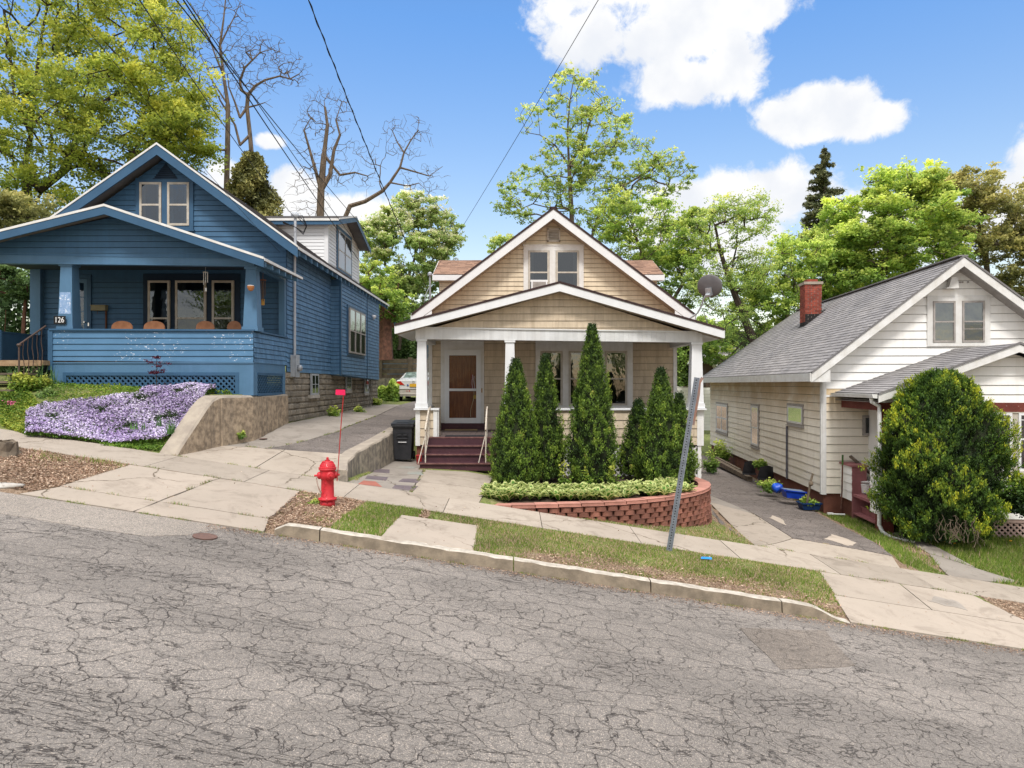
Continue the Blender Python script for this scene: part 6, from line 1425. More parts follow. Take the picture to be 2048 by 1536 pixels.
lo = [V(c_.x-w*.8, c_.y-d*.8, c_.z), V(c_.x+w*.8, c_.y-d*.8, c_.z), V(c_.x+w*.8, c_.y+d*.8, c_.z), V(c_.x-w*.8, c_.y+d*.8, c_.z)]; hi = [V(c_.x-w, c_.y-d, c_.z+h), V(c_.x+w, c_.y-d, c_.z+h), V(c_.x+w, c_.y+d, c_.z+h), V(c_.x-w, c_.y+d, c_.z+h)]
for i in range(4): mb.poly([lo[i], lo[(i+1) % 4], hi[(i+1) % 4], hi[i]]); mb.bar(hi[i], hi[(i+1) % 4], .04, .03)
mb.poly([V(p.x, p.y, p.z-.04) for p in hi], m=1)
tag(mb.build('planter_box', [M['darkblue'], M['soil']]), 'dark navy planter box beside the driveway edge, right of the blue tub', 'planter')
tag((lambda m_: (m_.tube([P(1613, 1012, 17.5), P(1621, 965, 17.4), P(1626, 947, 17.4)], .028, 7), m_.lathe([(.02, 0), (.06, .04), (.05, .1), (.02, .12)], P(1622, 972, 17.4)), m_.build('stake', M['oldwood']))[-1])(MB()), 'weathered wooden stake stuck up at the driveway edge by the navy planter', 'stake')
tag((lambda m_: (m_.tube([P(1682, 1018, 17.05), P(1684, 980, 17.1)], .018, 6), m_.tube([P(1684, 980, 17.1), P(1685, 930, 17.2)], .02, 6), m_.tube([P(1685, 930, 17.2), P(1685.5, 910, 17.25)], .024, 6, m=1), m_.build('garden_pole', [M['redbark'], mk('pole_green', (.06, .14, .03), None, 9)]))[-1])(MB()), 'thin brown pole with a green top leaning by the rose porch post', 'pole')
tag((lambda m_: (m_.bar(P(1700, 912, 17.3), P(1762, 965, 16.8), .10, .05), m_.build('plank', M['oldwood']))[-1])(MB()), 'weathered plank leaning diagonally behind the rose porch post', 'plank')
tag((lambda m_: (m_.lathe([(.11, 0), (.13, .2), (.14, .2), (.12, .22)], P(1733, 986, 16.7), n=16), m_.lathe([(.12, 0), (.14, .03), (.05, .05)], P(1733, 986, 16.7)+V(0, 0, .24), n=16), m_.build('bucket', M['whitetrim']))[-1])(MB()), 'white plastic bucket inside the porch entrance of the white house', 'bucket')
lump('bag', 'dark red bag slumped beside the white bucket in the porch entrance', 'bag', P(1752, 975, 16.6), .15, mk('red_bag', (.2, .03, .04), None, 9, .5), (1, .8, .9), 5)
tag((lambda m_: (m_.tube([P(1658, 1028, 17.0), P(1690, 1029, 16.9)], .02, 6), m_.bar(P(1655, 1027, 17.0), P(1666, 1027, 17.0), .07, .04), m_.build('broken_spout', M['whitetrim']))[-1])(MB()), 'short white piece of pipe lying at the foundation corner', 'pipe')
# timber edging along the drive and the black objects
o = thing('edging_timber', 'long weathered timber lying along the right driveway edge by the white house', 'timber', P(1470, 940, 24))
mb = MB(); mb.bar(P(1429, 920, 26.8), P(1500, 958, 22.6), .16, .14); mb.build('beam', M['oldwood'], o)
mb = MB(); mb.bar(P(1433, 916, 27.0), P(1480, 941, 24), .1, .1); mb.build('beam', M['oldwood'], o)
def shell(px, py, Y, w, h, lab):
    mb = MB(); c = P(px, py, Y); n = 10
    for i in range(n):
        for j in range(6):
            def q(i, j):
                u = -1+2*i/n; v = j/6; return c+evv*(w/2*u*(1-.25*v))+V(0, 0, h*(v)+.05*w*cos(u*3)*v)+dv*(.25*w*(u*u)-.35*h*v)
            mb.poly([q(i, j), q(i+1, j), q(i+1, j+1), q(i, j+1)])
    mb.bar(c-evv*w/2, c+evv*w/2, .05, .05)
    tag(mb.build('black_tray', M['binblack']), lab, 'tray', 'black trays against the white house')
shell(1499, 948, 22.5, .42, .42, 'black curved tray standing against the white siding, the farther one')
shell(1533, 958, 21.2, .50, .40, 'black curved tray nearer the vertical pipe and the blue tarp')

# ---------------------------------------------------------------- hydrant
hx, hy = -2.82, 10.7; hz = gz(hx, hy)-.01
hd = thing('fire_hydrant', 'red fire hydrant with a tall marker rod on the verge', 'fire hydrant', (hx, hy, hz))
o0 = V(hx, hy, hz)
mb = MB(); mb.lathe([(.112, 0), (.112, .09), (.10, .092), (.10, .10), (.135, .105), (.138, .13), (.11, .135), (.098, .15), (.094, .40), (.10, .42), (.118, .44), (.122, .50), (.112, .54), (.118, .555), (.132, .565), (.132, .585)], o0, n=28); mb.build('barrel', M['hydrant'], hd, smooth=True)
mb = MB(); mb.lathe([(.132, .586), (.134, .60), (.118, .605), (.114, .62), (.10, .655), (.068, .688), (.045, .695), (.04, .70)], o0, n=28)
for k in range(22):
    t = 2*pi*k/22; mb.bar(o0+V(.114*cos(t), .114*sin(t), .62), o0+V(.07*cos(t), .07*sin(t), .69), .010, .014)
mb.build('bonnet', M['hydrant'], hd)
mb = MB(); mb.lathe([(.042, .70), (.042, .712), (.02, .714), (.018, .75), (.012, .755)], o0, n=6); mb.build('operating_nut', M['hydrant'], hd)
def outlet(ax, r, L, name='outlet_cap'):
    mb = MB(); a = V(*ax).normalized(); c = o0+V(0, 0, .48); mb.lathe([(r*.8, .07), (r*.85, .10), (r*1.15, .105), (r*1.2, .12), (r*1.15, .135), (r*1.1, L-.03), (r*.8, L-.012), (r*.35, L-.01), (r*.33, L+.03), (.004, L+.032)], c, a, 18); return mb.build(name, M['hydrant'], hd, smooth=False, bevel=.002)
outlet((-1, -.35, 0), .048, .165); outlet((.55, -.8, 0), .058, .16); outlet((1, .35, 0), .048, .15)
mb = MB(); c1 = o0+V(-.175, -.06, .46)
for k in range(15):
    t = k/14; p = c1+V(.02+.09*t, .0-.04*t, -.02-.21*t+.05*sin(pi*t)*-1); mb.tube([p+V(.008*cos(u)*(1 if k % 2 else .2), .008*cos(u)*(.2 if k % 2 else 1), .013*sin(u)) for u in np.linspace(0, 2*pi, 8)], .0035, 4)
mb.build('chain', M['chain'], hd)
mb = MB()
for k, (x, z, r) in enumerate([(.0, .40, .02), (.012, .35, .018), (-.01, .31, .02), (.005, .27, .018)]):
    mb.tube([o0+V(x-.02+r*cos(u), -.099, z+r*sin(u)*.8) for u in np.linspace(.4, 5.2, 9)], .004, 4)
mb.tube([o0+V(-.02+.035*cos(u), -.097, .20+.035*sin(u)) for u in np.linspace(0, 2*pi, 15)], .004, 4); mb.build('cast_marks', M['hydrant'], hd)
mb = MB()
for k in range(8):
    t = 2*pi*k/8+.2; mb.lathe([(.012, 0), (.012, .05)], o0+V(.122*cos(t), .122*sin(t), .09), n=6)
mb.build('flange_bolts', M['hydrant'], hd)
rb = P(676, 938, 10.72); rt_ = P(687, 790, 10.72); mb = MB(); mb.tube([P(674, 962, 10.72), rb, rb.lerp(rt_, .5)+V(-.004, 0, 0), rt_], .007, 6); mb.build('marker_rod', M['markrod'], hd)
mb = MB(); f0 = XF(10.715); a = P(671, 780, 10.715); b = P(690.5, 790.5, 10.715); mb.prism([P(671.5, 779, 10.71), P(690, 779.5, 10.71), P(690.5, 790.5, 10.71), P(671, 789.5, 10.71)], (0, .006, 0)); mb.build('marker_flag', M['marker'], hd)
# leaning sign post
spo = thing('sign_post', 'leaning perforated steel sign post with a bent rusty strap, no sign on it', 'sign post', (2.5, 11.16, gz(2.5, 11.16)))
p0 = P(1336.5, 1108, 11.16); p1 = P(1393.5, 755, 11.18); mb = MB(); d = (p1-p0); dn = d.normalized(); sd_ = dn.cross(V(0, 1, 0)).normalized()
mb.bar(p0, p1, .044, .005, (0, 1, 0)); fwd = sd_.cross(dn)
for s in (-1, 1):
    mb.prism([p0+sd_*s*.022, p0+sd_*s*.034-fwd*.018*1, p0+sd_*s*.037-fwd*.018, p0+sd_*s*.025], d)
    mb.prism([p0+sd_*s*.034-fwd*.018, p0+sd_*s*.046-fwd*.018, p0+sd_*s*.046-fwd*.022, p0+sd_*s*.034-fwd*.022], d)
n = 66
for k in range(1, n): c = p0+d*k/n-V(0, .004, 0); mb.lathe([(.011, 0), (.011, .001)], c, (0, -1, 0), 7, m=1)
mb.build('channel_post', [M['post'], M['blacktext']], spo)
mb = MB(); q = [P(1386, 850, 11.19), P(1397, 790, 11.19), P(1399, 765, 11.2), P(1405, 755, 11.22)]
for a, b in zip(q, q[1:]): mb.bar(a, b, .045, .006, (0, 1, 0))
mb.build('bent_strap', M['rust'], spo)
# verge oddments
c = G(410, 1075); mb = MB(); mb.lathe([(.145, 0), (.145, .012), (.12, .014), (.11, .010), (.02, .010)], (c[0], c[1], gz(*c)+.008), (.153, 0, 1), 26); tag(mb.build('iron_cover', M['manhole']), 'round rusty valve cover set in the road near the street apron', 'valve cover')
c = G(525, 832+60) if False else G(526, 879); mb = MB(); mb.lathe([(.09, 0), (.09, .01), (.02, .012)], (c[0], c[1], gz(*c)+.012), (0, 0, 1), 18); tag(mb.build('iron_cover', M['manhole']), 'small iron cap set in the concrete beside the left driveway', 'valve cover')
c = G(14, 972); lump('stone', 'flat pale stone at the road edge, far left of the verge', 'stone', V(c[0]-.1, c[1], gz(*c)), .24, M['stone'], (1.2, .6, .18), 8)
st = thing('tree_stump', 'low weathered tree stump on the far left verge', 'tree stump', (*G(2, 905), gz(*G(2, 905)))); c = G(2, 907)
mb = MB(); mb.lathe([(.30, -.05), (.24, .05), (.21, .17), (.19, .19), (.01, .185)], (c[0], c[1], gz(*c)), (.05, .02, 1), 18); mb.v = [(x+rnd.uniform(-.022, .022), y+rnd.uniform(-.022, .022), z+rnd.uniform(-.02, .03)) for x, y, z in mb.v]; mb.build('wood', M['oldwood'], st)
c = G(1412, 1118+5); mb = MB(); mb.prism([(c[0]-.09, c[1]-.03, gz(*c)+.05), (c[0]+.08, c[1]-.04, gz(*c)+.04), (c[0]+.1, c[1]+.05, gz(*c)+.05), (c[0]-.05, c[1]+.06, gz(*c)+.055)], (0, 0, .006)); tag(mb.build('litter_scrap', mk('blue_scrap', (.02, .25, .7), None, 9, .5)), 'small scrap of blue plastic lying in the verge grass right of the post', 'litter')

# ---------------------------------------------------------------- car behind, seen from the rear
cy = 34.0; cxx = (825.5-1024)/F*cy+.03; cz = gz(cxx, cy)
car = thing('parked_car', 'silver-white sedan parked at the far end of the left driveway, seen from behind', 'car', (cxx, cy+2.2, cz))
hw = .90
secs = [  # y, half widths and heights: lower edge, bumper line, belt, shoulder
 (0.0, [(.72, .28), (.86, .34), (.89, .55), (.87, .80), (.78, .98), (.62, 1.02), (0, 1.03)]),
 (.12, [(.76, .26), (.89, .32), (.92, .55), (.91, .82), (.82, 1.03), (.64, 1.07), (0, 1.08)]),
 (.45, [(.76, .26), (.90, .32), (.93, .55), (.92, .84), (.84, 1.05), (.66, 1.10), (0, 1.11)]),
 (.75, [(.76, .26), (.90, .32), (.93, .55), (.92, .86), (.85, 1.04), (.63, 1.16), (0, 1.18)]),
 (1.45, [(.76, .26), (.90, .32), (.93, .55), (.92, .87), (.86, 1.02), (.60, 1.42), (0, 1.45)]),
 (2.4, [(.76, .26), (.90, .32), (.93, .55), (.92, .87), (.86, 1.00), (.60, 1.45), (0, 1.48)]),
 (3.1, [(.76, .26), (.90, .32), (.93, .55), (.92, .86), (.85, .99), (.62, 1.30), (0, 1.33)]),
 (3.7, [(.76, .26), (.90, .32), (.93, .55), (.91, .82), (.80, .92), (.60, .98), (0, 1.0)]),
 (4.6, [(.70, .28), (.82, .34), (.84, .5), (.82, .68), (.72, .74), (.5, .77), (0, .78)])]
mb = MB()
for k in range(len(secs)-1):
    (ya, A), (yb_, B) = secs[k], secs[k+1]
    for s in (-1, 1):
        for i in range(len(A)-1):
            mb.poly([V(cxx+s*A[i][0], cy+ya, cz+A[i][1]), V(cxx+s*B[i][0], cy+yb_, cz+B[i][1]), V(cxx+s*B[i+1][0], cy+yb_, cz+B[i+1][1]), V(cxx+s*A[i+1][0], cy+ya, cz+A[i+1][1])])
for kk in (0, -1):
    ya, A = secs[kk]; mb.poly([V(cxx+s*w_, cy+ya, cz+h_) for s, pr_ in ((1, A), (-1, A[::-1])) for w_, h_ in pr_ if not (s == -1 and w_ == 0)])
mb.build('body', M['carwhite'], car)
mb = MB(); mb.box(cxx-.86, cxx+.86, cy-.05, cy+.02, cz+.36, cz+.62); mb.box(cxx-.80, cxx+.80, cy-.03, cy+.1, cz+.27, cz+.36); mb.build('bumper', M['carlow'], car, bevel=.03)
mb = MB(); mb.prism([V(cxx-.60, cy+.73, cz+1.155), V(cxx+.60, cy+.73, cz+1.155), V(cxx+.54, cy+1.42, cz+1.44), V(cxx-.54, cy+1.42, cz+1.44)], (0, -.012, .02)); mb.build('rear_window', mk('car_glass', (.25, .32, .30), (.05, .07, .06), 5, .12, coat=.6), car)
for s in (-1, 1):
    mb = MB(); mb.prism([V(cxx+s*.42, cy-.02, cz+.80), V(cxx+s*.88, cy-.02, cz+.84), V(cxx+s*.86, cy-.02, cz+.98), V(cxx+s*.62, cy-.02, cz+1.0)], (0, .06, 0)); mb.build('tail_light', M['taillight'], car)
    for yy_ in (.95, 3.7): mb = MB(); mb.lathe([(.05, -.01), (.31, -.01), (.33, .02), (.33, .2)], (cxx+s*.90-(0 if s > 0 else .0)-s*.19, cy+yy_, cz+.33), (s, 0, 0), 22); mb.build('wheel', M['tyre'], car)
    mb = MB(); mb.prism([V(cxx+s*.90, cy+2.95, cz+.98), V(cxx+s*1.06, cy+2.95, cz+1.0), V(cxx+s*1.06, cy+2.95, cz+1.12), V(cxx+s*.92, cy+2.95, cz+1.1)], (0, .08, 0)); mb.build('mirror', M['binblack'], car)
    mb = MB(); mb.prism([V(cxx+s*.872, cy+1.05, cz+1.02), V(cxx+s*.872, cy+3.0, cz+1.02), V(cxx+s*.64, cy+2.7, cz+1.38), V(cxx+s*.64, cy+1.55, cz+1.38)], (s*.01, 0, .005)); mb.build('side_window', M['dark'], car)
mb = MB(); mb.box(cxx-.18, cxx+.2, cy-.045, cy-.02, cz+.72, cz+.87); mb.build('number_plate', M['plate'], car)
mb = MB(); mb.lathe([(.045, 0), (.045, .01)], (cxx-.27, cy-.02, cz+.80), (0, -1, 0), 12); mb.build('round_sticker', M['bluemark'], car)
mb = MB(); mb.tube([V(cxx+.05*cos(u), cy-.03, cz+.965+.05*sin(u)) for u in np.linspace(0, 2*pi, 15)], .010, 5); mb.build('badge', M['chrome'], car)
mb = MB(); mb.box(cxx-.34, cxx-.26, cy-.062, cy-.05, cz+.50, cz+.53); mb.lathe([(.035, 0), (.035, .01)], (cxx-.18, cy-.05, cz+.52), (0, -1, 0), 10); mb.build('bumper_sticker', M['redmark'], car)

# ---------------------------------------------------------------- buildings and walls behind
fh = thing('far_blue_house', 'pale blue sided house far behind the left driveway', 'house', (-8, 48, 0)); mb = MB(); siding(mb, XF(46), [(-9.5, 0), (-5.4, 0), (-5.4, 4.3), (-9.5, 4.3)], .2, .02); siding(mb, XF(45.5), [(-5.4, 0), (-3.2, 0), (-3.2, 3.3), (-5.4, 3.3)], .2, .02)
mb.build('wall', mk('far_blue', (.14, .27, .42), (.11, .22, .35), 2, .7), fh)
mb = MB(); mb.box(-9.5, -5.3, 45.9, 46.0, 4.3, 4.5); mb.box(-6.9, -4.9, 45.7, 45.9, 3.15, 3.4); mb.build('trim', M['white'], fh)
mb = MB(); mb.prism([(-8.6, 45.6, 3.6), (-7.4, 45.6, 3.3), (-7.6, 45.6, 3.5), (-8.3, 45.6, 5.6)], (0, .3, 0)); mb.build('porch_roof', M['redbark'], fh)
tw = thing('timber_wall', 'weathered timber retaining wall behind the parked car', 'wall', (-7, 41, .5))
for i in range(8):
    mb = MB()
    z0_ = .30+.30*(i % 4)+.0; x0 = -8.6 if i < 4 else -5.9; mb.box(x0, x0+2.6, 40.9, 41.1, z0_, z0_+.27); mb.build('timber', M['oldwood'], tw)
for x in (-8.65, -7.7, -5.95, -3.4): mb = MB(); mb.box(x-.12, x+.12, 40.8, 41.0, .0, 1.55); mb.build('post', M['oldwood'], tw)
mb = MB(); mb.prism([(-9.5, 41.1, -1), (-3, 41.1, -1), (-3, 41.1, .35), (-9.5, 41.1, .35)], (0, -.6, 0)); mb.build('stone_base', M['retain2'], tw)
gh = thing('far_brown_house', 'dark brown gabled house far behind, between the tan and white houses', 'house', (13, 46, -1))
mb = MB(); mb.prism([P(1412, 775, 45), P(1470, 775, 45), P(1470, 712, 45), P(1412, 712, 45)], (0, 6, 0)); mb.build('wall', mk('brown_wall', (.10, .065, .05), None, 5, .8), gh)
mb = MB(); mb.prism([P(1400, 725, 44), P(1418, 698, 44), P(1422, 698, 44), P(1404, 728, 44)], (0, 6, 0)); mb.prism([P(1418, 698, 44), P(1445, 742, 44), P(1441, 745, 44), P(1416, 702, 44)], (0, 6, 0)); mb.build('gable_trim', M['white'], gh)
mb = MB(); mb.prism([P(1424, 690, 46), P(1480, 695, 46), P(1480, 712, 46), P(1440, 711, 46)], (0, 4, 0)); mb.build('roof', M['roofgray'], gh)
mb = MB(); mb.prism([P(1424, 690, 45.9), P(1441, 709, 45.9), P(1480, 709, 45.9), P(1480, 712, 45.9), P(1439, 712, 45.9), P(1423, 693, 45.9)], (0, .1, 0)); mb.build('fascia', M['white'], gh)
mb = MB(); mb.box(P(1428, 0, 44.9).x, P(1433, 0, 44.9).x, 44.85, 44.95, P(0, 760, 44.9).z, P(0, 728, 44.9).z); mb.box(P(1436, 0, 44.9).x, P(1439, 0, 44.9).x, 44.85, 44.95, P(0, 760, 44.9).z, P(0, 735, 44.9).z); mb.build('window', M['white'], gh)
wh = thing('far_white_house', 'white sided house glimpsed far behind through the right end of the tan porch', 'house', (12, 52, -1)); mb = MB(); siding(mb, XF(52), [(9, -4), (15.2, -4), (15.2, 3), (9, 3)], .25, .02); mb.build('wall', M['whitelap'], wh)
mb = MB(); mb.prism([(8.6, 51.6, 3), (15.6, 51.6, 3), (12, 51.6, 5)], (0, 6, 0)); mb.build('roof', M['roofgray'], wh)

# ---------------------------------------------------------------- overhead wires
def wire(label, pts, r=.012, sagv=.1, name='power_line', twist=False):
    A = P(*pts[0]); B = P(*pts[1]); d = A-B; A2 = A+d*.35; n = 36; pp = []
    for i in range(n+1):
        t = i/n; p = A2.lerp(B, t); p = p-V(0, 0, sagv*4*t*(1-t)); pp.append(p)
    mb = MB(); mb.tube(pp, r, 5)
    if twist:
        q = []
        for i in range(181):
            t = i/180; p = A2.lerp(B, t)-V(0, 0, sagv*4*t*(1-t)); q.append(p+V(cos(i*1.1)*r*1.6, 0, sin(i*1.1)*r*1.6))
        mb.tube(q, r*.6, 4)
    tag(mb.build(name, M['wire']), label, 'cable', 'overhead cables')
wire('cable running to the weatherhead pipe on the side of the blue house', [(298, -5, 7), (592, 437, 17.5)], .006, .22)
wire('thin cable crossing the yellow-green tree and ending at the blue gable wall', [(134, -5, 8), (560, 505, 17.1)], .004, .12)
wire('faintest cable at the far left, reaching the blue house ridge', [(20, -5, 8), (300, 300, 16.8)], .003, .05)
wire('left strand of the close trio of cables passing over the white dormer', [(372, -5, 9), (770, 500, 33)], .009, .25)
wire('middle strand of the close trio of cables passing over the white dormer', [(383, -5, 9), (778, 600, 33)], .010, .25)
wire('right strand of the close trio of cables passing over the white dormer', [(390, -5, 9), (800, 600, 33)], .007, .25)
wire('thick twisted cable crossing open sky left of the tan house', [(625, -5, 7.5), (853, 575, 20.1)], .0065, .18, twist=True)
wire('single thin cable slanting down from the white cloud to the left of the tan roof', [(1191, -5, 7.5), (860, 556, 20.2)], .004, .10)
# ---------------------------------------------------------------- trees
def edges_mesh(name, P0, P1, R0, R1, mat, parent, n=6):
    P0 = np.asarray(P0); P1 = np.asarray(P1); d = P1-P0; L = np.linalg.norm(d, axis=1, keepdims=True)+1e-9; d = d/L
    P1 = P1+d*np.asarray(R1)[:, None]*.4
    ref = np.where(np.abs(d[:, 2:3]) < .9, np.array([[0, 0, 1.]]), np.array([[1., 0, 0]])); a = np.cross(d, ref); a /= np.linalg.norm(a, axis=1, keepdims=True); b = np.cross(d, a)
    t = np.arange(n)*2*pi/n; c = np.cos(t)[None, :, None]; s = np.sin(t)[None, :, None]
    r = a[:, None, :]*c+b[:, None, :]*s
    A = P0[:, None, :]+r*np.asarray(R0)[:, None, None]; B = P1[:, None, :]+r*np.asarray(R1)[:, None, None]
    A2 = np.roll(A, -1, 1); B2 = np.roll(B, -1, 1)
    q = np.stack([A, A2, B2, B], 2).reshape(-1, 3)
    return npmesh(name, q, 4, np.repeat(nr.rand(len(P0)), n), mat, parent)
class Skel:
    def __init__(s): s.p = []; s.par = []; s.fix = []
    def chain(s, pts, start=-1, rad=None):
        prev = start
        for i, q in enumerate(pts):
            s.p.append(np.array(q, dtype=float)); s.par.append(prev); s.fix.append(rad[i] if rad else 0); prev = len(s.p)-1
        return prev
    def grow(s, att, gn=.16, seg=.55, zpen=.6, rs=None, up=.12, minz=None):
        rs = rs or nr; att = np.asarray(att); Pn = np.array(s.p); tips = []
        base = Pn[0]; cen = att.mean(0)
        order = np.argsort(np.min(np.linalg.norm(att[:, None, :]-Pn[None, :, :], axis=2), axis=1))
        for k in order:
            t = att[k]; Pn = np.array(s.p); dv_ = t-Pn; dist = np.linalg.norm(dv_, axis=1); cost = dist+zpen*np.clip(-dv_[:, 2], 0, None)*1.5
            if minz is not None: cost = cost+np.where(Pn[:, 2] < minz, 6, 0)
            j = int(np.argmin(cost)); D = dist[j]
            if D < .12: tips.append(j); continue
            m = max(1, int(D/seg)); prev = j; p0 = Pn[j]; off = rs.normal(size=3)*gn*D*.8; off[2] += up*D
            for i in range(1, m+1):
                u = i/m; q = p0+(t-p0)*u+off*(u*(1-u))*2+rs.normal(size=3)*gn*seg*.45*(i < m)
                s.p.append(q); s.par.append(prev); s.fix.append(0); prev = len(s.p)-1
            tips.append(prev)
        return tips
    def radii(s, rt=.012, ex=.5, rmax=9):
        n = len(s.p); cnt = np.zeros(n)
        ch = [0]*n
        for i in range(n):
            if s.par[i] >= 0: ch[s.par[i]] += 1
        for i in range(n-1, -1, -1):
            if cnt[i] == 0: cnt[i] = 1
            if s.par[i] >= 0: cnt[s.par[i]] += cnt[i]
        r = rt*cnt**ex; f = np.array(s.fix); r = np.where(f > 0, f, np.minimum(r, rmax))
        for i in range(n):
            if s.par[i] >= 0: r[i] = min(r[i], r[s.par[i]])
        return r
    def mesh(s, name, mat, parent, r, n=6):
        P0 = []; P1 = []; R0 = []; R1 = []
        for i in range(len(s.p)):
            j = s.par[i]
            if j < 0: continue
            P0.append(s.p[j]); P1.append(s.p[i]); R0.append(min(r[j], r[i]*1.35)); R1.append(r[i])
        return edges_mesh(name, P0, P1, np.array(R0), np.array(R1), mat, parent, n)
def ell(n, c, r, shell=.0):
    d = nr.normal(size=(n, 3)); d /= np.linalg.norm(d, axis=1, keepdims=True); u = (shell+(1-shell)*nr.rand(n))**(1/2.2) if shell else nr.rand(n)**(1/2.6)
    return np.array(c)+d*u[:, None]*np.array(r)
def tree(name, label, trunk, blobs, nat=160, leaf='l_spring', lsize=(0.072, 0.136), nleaf=30160, clump=0.37, bark='bark', rt=.011, ex=.5, rmax=.5, gn=.16, group=None, shell=.3, limbs=(), bright=0, leafonall=.25, cat='tree', flat=.25, trad=None):
    """trunk: world points; blobs: (centre, radii, weight)"""
    o = thing(name, label, cat, trunk[0], group); S = Skel(); end = S.chain(trunk, rad=trad)
    for L in limbs: # limb: (index on trunk, pts)
        S.chain(L[1], L[0])
    w = np.array([b[2] for b in blobs], dtype=float); w /= w.sum(); att = np.concatenate([ell(max(3, int(nat*wi)), b[0], b[1], shell) for b, wi in zip(blobs, w)])
    tips = S.grow(att, gn=gn); r = S.radii(rt, ex, rmax)
    S.mesh('trunk', M[bark], o, r)
    if nleaf:
        Pn = np.array(S.p); extra = [i for i in range(len(trunk)+3, len(Pn)) if nr.rand() < leafonall and r[i] < rt*3.2]
        src = np.concatenate([Pn[tips], Pn[extra]]) if extra else Pn[tips]
        wt = nr.gamma(1.2, 1, len(src)); wt /= wt.sum(); idx = nr.choice(len(src), nleaf, p=wt)
        sub = nr.normal(size=(len(src), 5, 3))*clump*.75; k = nr.randint(0, 5, nleaf)
        off = sub[idx, k]+nr.normal(size=(nleaf, 3))*clump*.30; off[:, 2] *= .62
        Cn = src[idx]+off; L = nr.uniform(lsize[0], lsize[1], nleaf)
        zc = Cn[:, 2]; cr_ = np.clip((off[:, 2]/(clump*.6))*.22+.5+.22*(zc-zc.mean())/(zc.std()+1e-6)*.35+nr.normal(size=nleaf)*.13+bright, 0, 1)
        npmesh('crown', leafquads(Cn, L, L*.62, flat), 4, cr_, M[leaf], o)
    return o
def Pn_(px, py, Y): return tuple(P(px, py, Y))
def blob_(px, py, Y, rpx, rpy, ry=None, w=1):
    c = P(px, py, Y); k = Y/F; return (tuple(c), (rpx*k, (ry if ry else rpx*k*.8), rpy*k), w)

def conifer(name, label, px, ytop, ybase, Y, wpx, leaf='l_spruce', n=9000, bark='barkdark', thick=.16, lean=0, taper=.85, gaps=.25, group=None, len_=(.16, .34)):
    b = P(px, ybase, Y); t = P(px+lean, ytop, Y); o = thing(name, label, 'tree', b, group); H_ = (t-b).length
    m = MB(); m.tube([b.lerp(t, u) for u in np.linspace(0, 1, 8)], [thick*(1-.93*u) for u in np.linspace(0, 1, 8)], 8); m.build('trunk', M[bark], o)
    R = wpx/2*Y/F; P0 = []; P1 = []; cs = []; rv = []
    nb = 120
    for k in range(nb):
        u = .12+.86*(k/nb)**.9; p = b.lerp(t, u); L = R*(1-u)**taper*(.65+.5*rnd.random())+.12; a = rnd.uniform(0, 2*pi); e = V(cos(a), sin(a), -.18-.2*rnd.random()+.3*u)*L
        if rnd.random() < gaps*.6: L *= .5
        P0.append(tuple(p)); P1.append(tuple(p+e)); m_ = int(n/nb*(.3+L/R)); q = nr.rand(m_)**.7
        pp = np.array(p)[None]+np.array(e)[None]*q[:, None]+nr.normal(size=(m_, 3))*np.array([.10, .10, .07])*(L*.5+.3); pp[:, 2] -= .12*nr.rand(m_)
        cs.append(pp); rv.append(np.clip(.35+.35*q+nr.normal(size=m_)*.18, 0, 1))
    edges_mesh('branch', P0, P1, np.full(nb, .03), np.full(nb, .008), M[bark], o, 4)
    cs = np.concatenate(cs); L = nr.uniform(*len_, len(cs)); npmesh('crown', leafquads(cs, L, L*.3, .2), 4, np.concatenate(rv), M[leaf], o); return o

# 1 the big yellow-green maple behind the blue house
k = 30
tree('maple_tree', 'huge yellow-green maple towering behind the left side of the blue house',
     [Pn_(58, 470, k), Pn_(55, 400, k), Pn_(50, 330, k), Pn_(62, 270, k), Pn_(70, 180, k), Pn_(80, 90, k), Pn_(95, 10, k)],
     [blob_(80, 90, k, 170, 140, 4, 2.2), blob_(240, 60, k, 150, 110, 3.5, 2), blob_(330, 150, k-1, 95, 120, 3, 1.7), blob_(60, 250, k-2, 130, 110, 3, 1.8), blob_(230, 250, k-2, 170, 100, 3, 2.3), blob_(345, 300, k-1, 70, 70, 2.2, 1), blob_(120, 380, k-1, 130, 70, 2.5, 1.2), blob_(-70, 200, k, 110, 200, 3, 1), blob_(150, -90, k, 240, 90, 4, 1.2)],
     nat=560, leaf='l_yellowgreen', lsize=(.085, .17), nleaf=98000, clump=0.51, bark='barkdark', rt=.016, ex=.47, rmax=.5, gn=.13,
     limbs=[(2, [Pn_(80, 380, k), Pn_(130, 340, k), Pn_(160, 260, k), Pn_(185, 220, k), Pn_(235, 185, k)]), (3, [Pn_(30, 200, k), Pn_(20, 110, k), Pn_(8, 20, k)]), (1, [Pn_(70, 410, k), Pn_(100, 350, k+.5), Pn_(105, 280, k)])])
